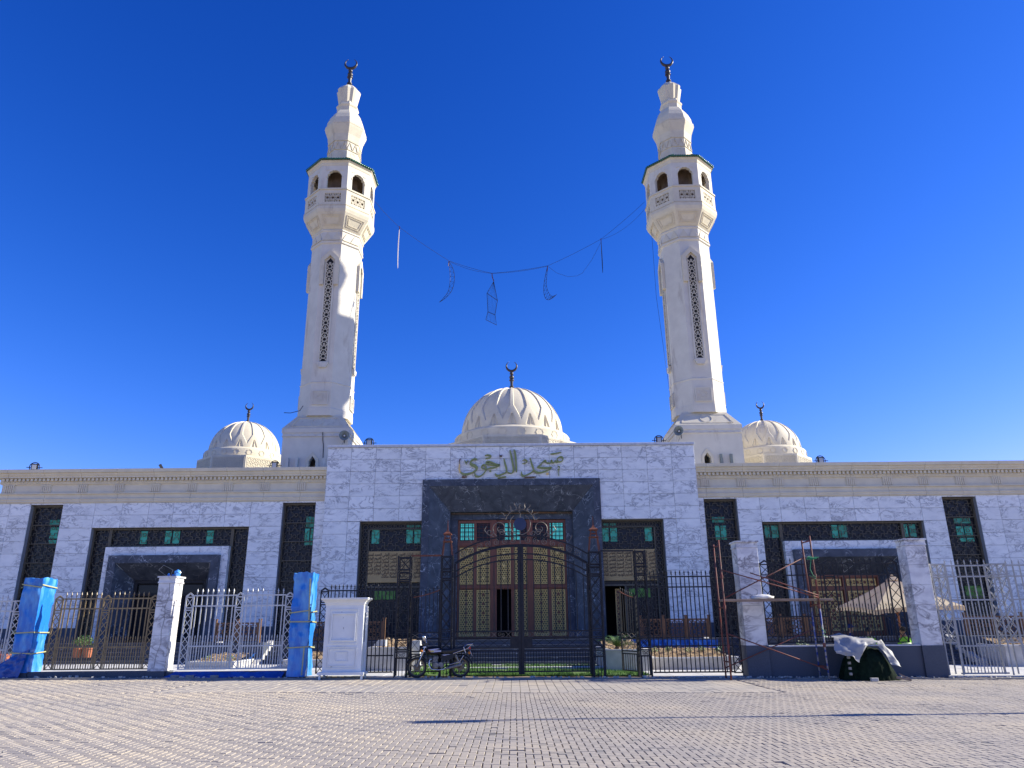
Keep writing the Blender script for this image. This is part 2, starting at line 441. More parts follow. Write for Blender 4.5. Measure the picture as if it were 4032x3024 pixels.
def strips(mb, segs, y, w, d, rect=None):
    """flat bars in the xz plane, front face at y"""
    for p, q in segs:
        if rect:
            c = clip_seg(p, q, *rect)
            if not c: continue
            p, q = c
        dx, dz = q[0]-p[0], q[1]-p[1]; L = math.hypot(dx, dz)
        if L < 1e-5: continue
        nx, nz = -dz/L*w/2, dx/L*w/2
        a = [(p[0]+nx, p[1]+nz), (q[0]+nx, q[1]+nz), (q[0]-nx, q[1]-nz), (p[0]-nx, p[1]-nz)]
        mb.add([(x, y, z) for x, z in a]+[(x, y+d, z) for x, z in a], [(0, 1, 2, 3), (0, 4, 5, 1), (2, 6, 7, 3)])
    return mb

def ring_segs(cx, cz, r, n, ph=0.0):
    p = [(cx+r*math.cos(ph+2*PI*k/n), cz+r*math.sin(ph+2*PI*k/n)) for k in range(n)]
    return [(p[i], p[(i+1) % n]) for i in range(n)]

def star_pts(cx, cz, r, n=8, k=0.70, ph=0.0):
    return [(cx+(r if i % 2 == 0 else r*k)*math.cos(ph+PI*i/n), cz+(r if i % 2 == 0 else r*k)*math.sin(ph+PI*i/n)) for i in range(2*n)]

def loop_segs(p): return [(p[i], p[(i+1) % len(p)]) for i in range(len(p))]

def kufic(x0, x1, z0, z1, c):
    """interlocking key pattern with small rings at the corners"""
    segs = []
    arm = [(0.5, 0.5), (0.5, 0.80), (0.72, 0.80), (0.72, 1.0)]
    nx, nz = int((x1-x0)/c)+2, int((z1-z0)/c)+2
    for i in range(nx):
        for j in range(nz):
            mir = (i+j) % 2
            for k in range(4):
                pts = []
                for (a, b) in arm:
                    if mir: a = 1-a
                    a, b = a-0.5, b-0.5
                    for _ in range(k): a, b = -b, a
                    pts.append((x0+(i+a+0.5)*c, z0+(j+b+0.5)*c))
                segs += list(zip(pts[:-1], pts[1:]))
            segs += ring_segs(x0+i*c, z0+j*c, 0.17*c, 6)
    return segs

def starnet(x0, x1, z0, z1, c, n=8, r=0.36):
    """rows of small stars joined by short links"""
    segs = []; nx, nz = max(1, round((x1-x0)/c)), max(1, round((z1-z0)/c))
    cx, cz = (x1-x0)/nx, (z1-z0)/nz
    for i in range(nx):
        for j in range(nz):
            px, pz = x0+(i+0.5)*cx, z0+(j+0.5)*cz
            segs += loop_segs(star_pts(px, pz, r*min(cx, cz), n, 0.72))
            for k in range(4):
                a = PI/4+k*PI/2
                segs.append(((px+math.cos(a)*r*0.74*cx, pz+math.sin(a)*r*0.74*cz), (px+math.cos(a)*0.71*cx, pz+math.sin(a)*0.71*cz)))
            segs += [((px+r*cx, pz), (px+0.5*cx, pz)), ((px-r*cx, pz), (px-0.5*cx, pz)), ((px, pz+r*cz), (px, pz+0.5*cz)), ((px, pz-r*cz), (px, pz-0.5*cz))]
    return segs

def honey(x0, x1, z0, z1, a):
    segs = []; w = a*math.sqrt(3); i = 0; z = z0
    while z < z1+a:
        x = x0+(w/2 if i % 2 else 0)
        while x < x1+w:
            segs += [((x, z+a), (x-w/2, z+a/2)), ((x, z+a), (x+w/2, z+a/2)), ((x-w/2, z+a/2), (x-w/2, z-a/2))]
            x += w
        z += 1.5*a; i += 1
    return segs

def frame_rect(mb, x0, x1, z0, z1, w, y0, y1):
    mb.box(x0, x0+w, y0, y1, z0, z1); mb.box(x1-w, x1, y0, y1, z0, z1)
    mb.box(x0+w, x1-w, y0, y1, z1-w, z1); mb.box(x0+w, x1-w, y0, y1, z0, z0+w)

# ================================================================ GROUND
def und(x, y):                               # slow settlement of the paving
    return 0.016*noise.noise(Vector((x*0.45, y*0.45, 3.1)))+0.006*noise.noise(Vector((x*1.6, y*1.6, 7.7)))

mb = MB()
xs = [-400, -40, -30, -20, -10, 0, 10, 20, 30, 40, 400]
ys = [-120, 0, 8, 16, 23.6, 24.6, 60, 400]
for i in range(len(xs)-1):
    for j in range(len(ys)-1):
        a, b, c, d = xs[i], xs[i+1], ys[j], ys[j+1]
        mb.add([(a, c, G(a)-0.055), (b, c, G(b)-0.055), (b, d, G(b)-0.055), (a, d, G(a)-0.055)], [(0, 1, 2, 3)])
ground = mb.build('plaza_ground', 'sand', fix=False)
tag(ground, 'sunlit paved plaza in front of the mosque', None, kind='structure')

def paver_verts(w, d, h=0.03, c=0.007):
    a, b = w/2, d/2
    vs = [(-a, -b, -h), (a, -b, -h), (a, b, -h), (-a, b, -h), (-a, -b, -c), (a, -b, -c), (a, b, -c), (-a, b, -c),
          (-a+c, -b+c, 0), (a-c, -b+c, 0), (a-c, b-c, 0), (-a+c, b-c, 0)]
    fs = [(8, 9, 10, 11)]
    for i in range(4):
        j = (i+1) % 4; fs += [(i, j, j+4, i+4), (i+4, j+4, j+8, i+8)]
    return vs, fs

def lay(name, x0, x1, y0, y1, cut, matn, gap, each=0, slab=None):
    """herringbone of two-to-one stones (or a stack of larger slabs); the nearest `each` stones are objects of their own, the rest one mass"""
    vs, fs, tone = [], [], []; singles = 0; u = 0.104
    def shape(w, d): return paver_verts(w-gap, d-gap, 0.03, 0.004)
    H, V = (shape(2*u, u), shape(u, 2*u)) if not slab else (shape(*slab),)*2
    pm = [MB().add(*q).mesh('paver', 'paver_each', fix=False) for q in (H, V)] if each else None
    cells = []
    if slab:
        for j in range(int((y1-y0)/slab[1])+1):
            for i in range(int((x1-x0)/slab[0])+1): cells.append((x0+(i+0.5)*slab[0], y0+(j+0.5)*slab[1], 0))
    else:
        for j in range(int((y1-y0)/u)+1):
            lim = min((x1-x0)/2, 0.78*(y0+j*u)+1.2); n = int(lim/u)
            for i in range(-n, n+1):
                ty = (i+j) % 4
                if ty == 0: cells.append(((i+1)*u, y0+(j+0.5)*u, 0))
                elif ty == 2: cells.append(((i+0.5)*u, y0+(j+1)*u, 1))
    for (x, y, o_) in cells:
        if not (x0 <= x <= x1) or y > y1 or cut(x, y): continue
        pv, pf = (H, V)[o_]
        jx, jy = random.uniform(-0.0018, 0.0018), random.uniform(-0.0018, 0.0018)
        rz = random.gauss(0, 0.008); z = G(x)+und(x, y)+random.gauss(0, 0.0014)
        tx, ty = random.gauss(0, 0.007), random.gauss(0, 0.007)
        if random.random() < 0.006: z -= random.uniform(0.006, 0.014); tx *= 3
        if each and singles < each and y > 9.36 and abs(x-0.08) < 0.63*y:
            put('paver', pm[o_], ground, (x+jx, y+jy, z), (ty, tx, rz)); singles += 1; continue
        k = len(vs); cr, sr = math.cos(rz), math.sin(rz)
        for a, b, c in pv: vs.append((x+jx+a*cr-b*sr, y+jy+a*sr+b*cr, z+c-a*tx+b*ty))
        for f in pf: fs.append(tuple(i+k for i in f))
        tone += [random.random()]*len(pf)
    me = bpy.data.meshes.new(name); me.from_pydata(vs, [], fs); me.materials.append(MATS[matn])
    at = me.attributes.new('tone', 'FLOAT', 'FACE'); at.data.foreach_set('value', tone)
    o = bpy.data.objects.new(name, me); COL.objects.link(o); o.parent = ground
    tag(o, kind='stuff'); return o
in_strip = lambda x, y: y > 19.25 and -8.8 < x < 6.7
lay('paver_mass', -26, 26, 8.6, 23.62, in_strip, 'paver', 0.0145, each=300)
lay('large_slab_mass', -8.75, 6.65, 19.32, 23.6, lambda x, y: False, 'slab_grey', 0.012, slab=(0.236, 0.43))

# kerb in front of the fence
kerb = thing('kerb', None, None, (0, 23.8, 0)); tag(kerb, 'low concrete kerb between plaza paving and fence', kind='structure')
km = MB(); km.box(-0.495, 0.495, -0.11, 0.11, -0.12, 0.035); kmesh = km.mesh('kerb_stone', 'concrete_grey')
for k in range(-22, 23):
    put('kerb_stone', kmesh, kerb, (k*1.0, 23.74, G(k)+random.uniform(-0.015, 0.012)), (0, R(0.47), random.gauss(0, 0.006)))
mb = MB(); mb.grid(lambda u, v: (-26+52*u, 23.85+0.75*v, G(-26+52*u)+0.02+0.025*noise.noise(Vector((u*60, v*5, 1)))), 120, 4)
tag(mb.build('dirt_strip', 'sand'), 'strip of dusty sand along the foot of the fence', None, kind='structure')

# courtyard floor behind the fence: pale slabs
court = thing('courtyard_floor', None, None, (0, 27, 0)); tag(court, 'pale paved courtyard floor behind the fence', kind='structure')
sm = MB(); v_, f_ = paver_verts(0.99, 0.99, 0.05, 0.006); sm.add(v_, f_); cm = sm.mesh('floor_slab', 'courtyard_pale', fix=False)
mb = MB()
for i in range(-28, 28):
    for j in range(7):
        x, y = i+0.5, 24.9+j
        if -3.3 < x < 4.1 and y < 30.4: continue
        if not (-19 < x < 19.6): continue
        put('floor_slab', cm, court, (x, y, G(x)+0.05+random.gauss(0, 0.002)), (0, R(0.47), 0))
mb = MB(); mb.box(-30, 30, 24.45, 38, -0.35, -0.25)
mb.build('floor_bed', 'concrete_grey', court)

# lawn behind the gate
def lawn(x0, x1, y0, y1, n, name, label):
    root = thing(name, None, None, ((x0+x1)/2, (y0+y1)/2, 0)); tag(root, label, 'grass', kind='stuff')
    g = MB(); g.grid(lambda u, v: (x0+(x1-x0)*u, y0+(y1-y0)*v, G(x0+(x1-x0)*u)+0.055+0.02*noise.noise(Vector((u*9, v*9, 0)))), 30, 24)
    g.build('turf_soil', 'grass_ground', root)
    b = MB()
    for _ in range(n):
        x, y = random.uniform(x0, x1), y0+(y1-y0)*random.random()**1.4
        if noise.noise(Vector((x*1.1, y*1.1, 4))) < -0.22: continue
        h = random.uniform(0.04, 0.105); a = random.uniform(0, PI); w = 0.010; l = random.gauss(0, 0.03)
        z = G(x)+0.05
        b.add([(x-w*math.cos(a), y-w*math.sin(a), z), (x+w*math.cos(a), y+w*math.sin(a), z), (x+l, y+random.gauss(0, 0.02), z+h)], [(0, 1, 2)])
    b.build('grass_blades', 'grass_green', root, fix=False)
lawn(-3.35, 4.3, 24.55, 30.6, 26000, 'lawn', 'short green lawn behind the main gate')
mb = MB(); mb.cham(-3.3, 4.1, 27.9, 28.15, 0.0, 0.12, 0.01)
tag(mb.build('path_edging', 'courtyard_pale'), 'pale edging strip crossing the lawn', None, kind='structure')

# ================================================================ TERRACE AND STEPS
terrace = thing('terrace', None, None, (0, 33, 0)); tag(terrace, 'raised terrace the mosque stands on', kind='structure')
TZ = 0.90
mb = MB()
for (a, b, y0) in ((-26, -19.6, 31.2), (-19.6, -12.3, 32.6), (-12.3, -10.0, 31.2), (-10.0, -8.7, 32.6), (-8.7, -4.4, 31.2), (-4.4, 4.4, 32.6),
                   (4.4, 8.2, 31.2), (8.2, 9.6, 32.6), (9.6, 13.2, 31.2), (13.2, 18.1, 32.6), (18.1, 30, 31.2)):
    mb.box(a, b, y0, 36.1, -0.3, TZ)
    mb.box(a, b, y0-0.03, y0+0.4, TZ+0.002, TZ+0.045)
mb.build('platform', 'granite_blue', terrace)
def flight(x0, x1, name='flight'):
    fl = node('stairs', terrace)
    for k in range(6):
        z1 = TZ-0.15*k-0.15; ya = 32.6-0.3*(k+1)
        m = MB(); m.box(x0, x1, ya, 32.62-0.3*k, -0.3, z1-0.045); m.build('riser', 'granite_blue', fl)
        m = MB(); m.box(x0, x1, ya-0.025, 32.6-0.3*k, z1-0.043, z1); m.build('tread', 'marble_dark', fl)
for a, b in ((-4.4, 4.4), (-19.6, -12.3), (-10.0, -8.7), (8.2, 9.6), (13.2, 18.1)): flight(a, b)
for i, x in enumerate((-19.7, -12.2, -10.1, -8.6, 8.1, 9.7, 13.1, 18.2)):      # white sloping stair walls
    m = MB(); p = [(32.55, TZ+0.10), (32.55, -0.2), (30.3, -0.2), (30.3, 0.14), (30.75, 0.16)]
    k = 0
    m.add([(x-0.11, y, z) for y, z in p]+[(x+0.11, y, z) for y, z in p], [(0, 1, 2, 3, 4), (9, 8, 7, 6, 5)]+[(i_, i_+5, (i_+1) % 5+5, (i_+1) % 5) for i_ in range(5)])
    m.build('stair_wall', 'concrete_pale', terrace)

# planters each side of the entrance axis
def planter(x0, x1, y0, y1, h, name, label, matn='concrete_pale', soil='soil_dry'):
    r = thing(name, label, 'planter', ((x0+x1)/2, y0, G(x0)), group='planters in the courtyard')
    z0 = G((x0+x1)/2)+0.04
    m = MB(); t = 0.14
    m.box(x0, x1, y0, y0+t, z0, h); m.box(x0, x1, y1-t, y1, z0, h)
    m.box(x0, x0+t, y0+t, y1-t, z0, h); m.box(x1-t, x1, y0+t, y1-t, z0, h); m.build('planter_wall', matn, r)
    m = MB(); c = 0.03
    m.box(x0-c, x1+c, y0-c, y0+t+c, h+0.001, h+0.05); m.box(x0-c, x0+t+c, y0+t+c, y1, h+0.001, h+0.05); m.box(x1-t-c, x1+c, y0+t+c, y1, h+0.001, h+0.05)
    m.build('planter_coping', 'courtyard_pale', r)
    m = MB(); m.grid(lambda u, v: (x0+t+(x1-x0-2*t)*u, y0+t+(y1-y0-2*t)*v, h-0.05+0.30*v+0.06*noise.noise(Vector((u*9+x0, v*6, 2)))), 26, 18)
    m.build('soil', soil, r)
    m = MB()
    for _ in range(int(90*(x1-x0))):
        x, y = random.uniform(x0+t, x1-t), random.uniform(y0+t, y1-t); s = random.uniform(0.02, 0.06)
        z = h-0.03+0.30*(y-y0)/(y1-y0); a = random.uniform(0, PI)
        m.bar((x-s*math.cos(a), y-s*math.sin(a), z+random.uniform(0, 0.05)), (x+s*math.cos(a), y+s*math.sin(a), z+random.uniform(0, 0.06)), s*0.8, s*0.35)
    tag(m.build('dry_chips', 'chip_tan', r), kind='stuff')
    return r
planter(3.25, 4.75, 27.0, 30.4, 0.66, 'planter', 'pale concrete planter holding a cycad, right of the lawn')
planter(-5.0, -3.55, 27.0, 30.4, 0.80, 'planter', 'pale concrete planter left of the lawn, behind the black side fence')
planter(4.95, 7.95, 27.6, 31.1, 0.36, 'planting_bed', 'bed of dry tan chippings below the blue sheet, right of the gate')
planter(-12.0, -10.25, 28.9, 31.1, 0.30, 'planting_bed', 'bed of dry tan chippings behind the silver fence')
planter(10.0, 13.0, 29.0, 31.1, 0.40, 'planting_bed', 'raised bed behind the low granite wall and dark fence')
planter(18.5, 23.0, 29.4, 31.1, 0.62, 'planting_bed', 'pale walled bed behind the silver gate at far right')
planter(-8.45, -5.15, 28.9, 31.1, 0.34, 'planting_bed', 'bed of dry soil behind the white booth')
for (x, y, z, n, lab) in ((-3.42, 27.3, 1.05, 1, 'square white stone block beside the left gate post'), (-4.62, 27.25, 1.08, 1, 'white sloping stone block on the left planter edge')):
    m = MB(); m.prism([(x-0.2, 0.05 if n == 1 and x > -4 else 0.87), (x+0.2, 0.05 if x > -4 else 0.87), (x+0.2, z), (x-0.06, z), (x-0.2, z-0.14)], y, y+0.4)
    tag(m.build('stone_block', 'courtyard_pale'), lab, 'block')

# wooden lattice railings along the terrace edge
def railing(x0, x1, y, n, label):
    r = thing('lattice_railing', label, 'railing', ((x0+x1)/2, y, TZ), group='wooden lattice railings')
    w = (x1-x0)/n
    for i in range(n+1):
        m = MB(); x = x0+i*w; m.box(x-0.05, x+0.05, y-0.05, y+0.05, TZ+0.046, TZ+0.92); m.box(x-0.065, x+0.065, y-0.065, y+0.065, TZ+0.921, TZ+0.96)
        m.build('post', 'wood_brown', r)
    for i in range(n):
        a, b = x0+i*w+0.055, x0+(i+1)*w-0.055
        m = MB(); frame_rect(m, a, b, TZ+0.10, TZ+0.82, 0.06, y-0.025, y+0.025); m.build('panel_frame', 'wood_brown', r)
        m = MB(); strips(m, starnet(a+0.06, b-0.06, TZ+0.16, TZ+0.76, 0.30, 8, 0.40), y-0.015, 0.032, 0.03, (a+0.06, b-0.06, TZ+0.16, TZ+0.76)); m.build('lattice', 'wood_brown', r)
railing(-12.05, -10.25, 31.45, 2, 'brown wooden lattice railing behind the silver fence')
railing(-8.45, -5.2, 31.45, 3, 'brown wooden lattice railing behind the white booth and blue pillar')
railing(5.2, 8.0, 31.45, 3, 'brown wooden lattice railing behind the black fence right of the gate')
railing(9.9, 12.9, 31.45, 3, 'brown wooden lattice railing behind the low granite wall')
railing(18.4, 23.0, 31.45, 4, 'brown wooden lattice railing behind the silver gate')

# ================================================================ MOSQUE
mosque = thing('mosque', 'white marble mosque with dark portal, cream cornices and ribbed domes', 'mosque', (0, 35.5, 0))
YC, YW = 35.5, 36.0

def clad(wall, xl, zl, holes, y, matn='marble_white', name='marble_panel', thick=0.035):
    for i in range(len(xl)-1):
        for j in range(len(zl)-1):
            for (a, b, c, d) in subtract((xl[i], xl[i+1], zl[j], zl[j+1]), holes):
                if b-a < 0.03 or d-c < 0.03: continue
                w, h = round(b-a, 3), round(d-c, 3)
                me = cached((name, w, h, matn), lambda: MB().cham(-w/2+0.007, w/2-0.007, 0, thick, -h/2+0.0065, h/2-0.0065, 0.003).mesh(name, matn))
                put(name, me, wall, ((a+b)/2, y+random.uniform(-0.002, 0.002), (c+d)/2))

def backing(name, rect, holes, y, thick, matn='grout'):
    m = MB()
    for (a, b, c, d) in subtract(rect, holes): m.box(a, b, y+0.034, y+thick, c, d)
    return m.build(name, matn, mosque)

zrows = [9.9-0.6*k for k in range(15)]+[1.55]
zrows = sorted(set(round(z, 3) for z in zrows if z >= 1.55))
# central block
HC = [(-4.3, 4.3, -1, 8.27), (-7.26, -4.2, -1, 6.28), (4.2, 7.26, -1, 6.28)]
wc = backing('entrance_wall', (-9.0, 9.0, 0.5, 9.9), HC, YC, 0.75)
xl = [-9.0]+[-9.0+1.135+1.2177*k for k in range(14)]+[9.0]
xl = [-9.0, -7.85, -6.63, -5.41, -4.19, -2.97, -1.76, -0.55, 0.66, 1.87, 3.08, 4.25, 5.43, 6.65, 7.87, 9.0]
clad(wc, xl, zrows, HC, YC)
for k in range(15):                                                     # coping
    a, b = xl[k], xl[k+1]
    m = MB(); m.cham(a+0.004-(0.05 if k == 0 else 0), b-0.004+(0.05 if k == 14 else 0), YC-0.07, YC+0.8, 9.905, 10.03, 0.01); m.build('coping_stone', 'coping_stone', wc)
m = MB(); m.box(-9.0, -8.4, YC+0.751, 52, 0, 9.9); m.box(8.4, 9.0, YC+0.751, 52, 0, 9.9); m.box(-9.0, 9.0, 52.01, 52.5, 0, 9.9); m.build('flank_wall', 'plaster_white', mosque)
for sx in (-1, 1):                                                      # the short returns of the entrance block
    for j in range(len(zrows)-1):
        a, b = zrows[j], zrows[j+1]
        m = MB(); m.box(8.99 if sx > 0 else -9.03, 9.03 if sx > 0 else -8.99, YC+0.045, YC+1.1, a+0.005, b-0.005); m.build('return_panel', 'marble_white', wc)
m = MB(); m.box(-9, 9, YC+0.8, 52, 9.3, 9.6); m.box(-25, -9.05, YW+0.6, 52, 8.2, 8.5); m.box(9.05, 30, YW+0.6, 52, 8.2, 8.5); m.build('roof', 'concrete_pale', mosque)
m = MB(); m.box(-8.4, 8.4, 51, 51.5, 0.5, 9.3); m.box(-25, 30, 37.9, 38, 0.5, 8.2); m.build('interior_wall', 'interior_dark', mosque)

# wings
def wing(x0, x1, holes, xj, side):
    w = backing('side_wall', (x0, x1, 0.5, 7.39), holes, YW, 0.6)
    zr = [1.55, 1.98, 2.57, 3.16, 3.76, 4.36, 4.96, 5.56, 6.16, 6.77, 7.37]
    clad(w, xj, zr, holes, YW)
    return w
HL = [(-23.49, -21.92, -1, 7.3), (-20.34, -12.72, -1, 6.16), (-11.17, -9.57, -1, 7.3)]
HR = [(9.4, 11.0, -1, 7.3), (12.12, 19.95, -1, 6.16), (21.05, 22.70, -1, 7.3)]
xjl = [-25.05, -24.5, -23.49, -21.92, -20.34, -19.0, -17.7, -16.5, -15.2, -13.95, -12.72, -11.17, -9.57, -9.03]
xjr = [9.03, 9.4, 11.0, 12.12, 13.1, 14.3, 15.5, 16.7, 17.9, 19.95, 21.05, 22.70, 23.75, 24.8, 25.9, 27.1, 28.3, 29.6]
wl_ = wing(-25.05, -9.03, HL, xjl, -1); wr_ = wing(9.03, 29.6, HR, xjr, 1)
m = MB(); m.box(-25.05, -24.5, YW+0.61, 52, 0, 8.2); m.box(29.0, 29.6, YW+0.61, 52, 0, 8.2)
m.box(-25.0, -9.0, 52.0, 52.5, 0, 8.2); m.box(9.0, 29.5, 52.0, 52.5, 0, 8.2); m.build('flank_wall', 'plaster_white', mosque)
# dark plinth below the marble
for (a, b, yy) in ((-25.05, -23.49, YW), (-21.92, -20.34, YW), (-12.72, -11.17, YW), (-9.57, -9.03, YW), (9.03, 9.4, YW), (11.0, 12.12, YW), (19.95, 21.05, YW), (22.7, 29.6, YW), (-9.0, -7.26, YC), (7.26, 9.0, YC)):
    m = MB(); m.box(a, b, yy-0.02, yy+0.033, TZ, 1.545); m.build('plinth', 'granite_blue', mosque)

# cornices
CPROF = [(0.0, 7.37), (-0.04, 7.37), (-0.04, 7.42), (-0.08, 7.42), (-0.08, 7.50), (-0.11, 7.54), (-0.11, 7.58), (-0.05, 7.60), (-0.05, 7.80), (-0.13, 7.80),
         (-0.13, 7.86), (-0.02, 7.88), (-0.02, 8.28), (-0.09, 8.29), (-0.09, 8.34), (-0.13, 8.35), (-0.13, 8.39), (-0.10, 8.40), (-0.10, 8.57),
         (-0.29, 8.58), (-0.29, 8.64), (-0.33, 8.68), (-0.36, 8.72), (-0.36, 8.79), (-0.45, 8.81), (-0.47, 8.93), (-0.47, 8.97), (0.5, 8.97), (0.5, 7.37)]
def cornice(x0, x1, step, x_first):
    cn = node('cornice', mosque)
    cuts = [x0]; x = x_first
    while x < x1-0.2:
        if x > x0+0.2: cuts.append(x)
        x += step
    cuts.append(x1)
    n = len(CPROF)
    for a, b in zip(cuts[:-1], cuts[1:]):
        a2, b2 = a+0.006, b-0.006
        a3, b3 = a2, b2
        m = MB()
        mit = lambda d, s: 0.0
        vs = []
        for xx in (a2, b2):
            for (dy, z) in CPROF:
                ex = 0.0
                if a == x0 and xx == a2 and x0 < -20: ex = min(0, dy)       # mitred return at the free corner
                vs.append((xx+ex, YW+dy, z))
        fs = [tuple(range(n)), tuple(range(n, 2*n))[::-1]]+[(i, (i+1) % n, (i+1) % n+n, i+n) for i in range(n)]
        m.add(vs, fs); m.build('cornice_block', 'cornice_cream', cn)
    dm = cached('dentil', lambda: MB().box(-0.055, 0.055, -0.13, 0.0, 0, 0.13).mesh('dentil', 'cornice_cream'))
    x = x0+0.1
    while x < x1-0.05:
        put('dentil', dm, cn, (x, YW-0.101, 8.432)); x += 0.2
    def tri():
        m = MB(); m.box(-0.25, 0.25, -0.05, -0.021, 7.885, 8.275)
        for k in range(5): m.box(-0.215+k*0.095, -0.165+k*0.095, -0.085, -0.051, 7.90, 8.24)
        m.box(-0.26, 0.26, -0.085, -0.051, 8.24, 8.275); return m.mesh('triglyph', 'cornice_cream', (0, 0, 0))
    tm = cached('triglyph', tri)
    for c in cuts[1:-1]: put('triglyph', tm, cn, (c, YW, 0))
    return cn
cornice(-25.05, -9.03, 1.79, -24.67); cornice(9.03, 29.6, 1.79, 9.55)
# return of the left cornice round the corner
m = MB(); n = len(CPROF)
vs = [(-25.05+min(0, dy), YW+(dy if k == 0 else 6), z) for k in range(2) for dy, z in CPROF if True]
m.add(vs, [tuple(range(n)), tuple(range(n, 2*n))[::-1]]+[(i, (i+1) % n, (i+1) % n+n, i+n) for i in range(n)])
m.build('cornice_return', 'cornice_cream', mosque)

# ---------------------------------------------------------------- lattice windows
def screen(parent, x0, x1, z0, z1, y, cell=0.52, bars=(), name='lattice', glass=True, w=0.024, fw=0.07):
    m = MB(); frame_rect(m, x0, x1, z0, z1, fw, y-0.05, y+0.05)
    for zb in bars: m.box(x0+fw, x1-fw, y-0.04, y+0.04, zb-0.02, zb+0.02)
    m.build('frame', 'lattice_bronze', parent)
    m = MB(); strips(m, kufic(x0+fw, x1-fw, z0+fw, z1-fw, cell), y-0.02, w, 0.03, (x0+fw, x1-fw, z0+fw, z1-fw)); tag(m.build(name, 'lattice_bronze', parent), kind='stuff')
    if glass:
        m = MB(); m.box(x0+0.01, x1-0.01, y+0.10, y+0.13, z0+0.01, z1-0.01); m.build('glass', 'glass_dark', parent)
def pane(parent, x0, x1, z0, z1, y, matn='pane_turquoise'):
    m = MB(); m.box(x0, x1, y+0.07, y+0.09, z0, z1); m.build('coloured_pane', matn, parent)

def tall_window(x0, x1, panes, lab):
    w = node('tall_window', mosque); y = YW+0.30
    w['label'] = lab
    screen(w, x0+0.012, x1-0.012, TZ+0.05, 7.28, y, 0.52, (6.35, 5.45, 4.55, 3.6, 2.6, 1.8))
    for (a, b, c, d, mt) in panes: pane(w, x0+a, x0+b, c, d, y, mt)
T, K, GN = 'pane_turquoise', 'pane_teal', 'pane_green'
tall_window(-23.49, -21.92, [(0.85, 1.45, 6.38, 6.62, K), (0.95, 1.42, 5.72, 6.25, T), (0.95, 1.40, 5.46, 5.64, T)], 'leftmost tall lattice window')
tall_window(-11.17, -9.57, [(1.1, 1.52, 6.15, 6.66, K), (1.08, 1.30, 5.50, 6.08, T), (1.36, 1.56, 5.50, 6.08, T), (1.1, 1.5, 5.28, 5.42, K)], 'tall lattice window left of the entrance block')
tall_window(9.4, 11.0, [(0.42, 1.02, 6.20, 6.46, K), (0.52, 0.74, 5.38, 6.04, T), (0.80, 1.06, 5.38, 6.04, T)], 'tall lattice window right of the entrance block')
tall_window(21.05, 22.70, [(0.58, 1.38, 6.05, 6.30, K), (0.62, 0.96, 5.42, 5.90, T), (1.03, 1.38, 5.42, 5.90, T), (0.7, 0.98, 5.18, 5.35, T), (1.06, 1.40, 5.18, 5.35, T), (0.5, 1.35, 2.55, 3.1, GN)], 'rightmost tall lattice window')

# ---------------------------------------------------------------- wing portals
def girih_door(par, x0, x1, z0, z1, y):
    m = MB(); strips(m, starnet(x0, x1, z0, z1, 0.33, 8, 0.42), y, 0.045, 0.03, (x0, x1, z0, z1))
    frame_rect(m, x0-0.02, x1+0.02, z0-0.02, z1+0.02, 0.04, y-0.005, y+0.03); m.build('gold_lattice', 'gold_paint', par)

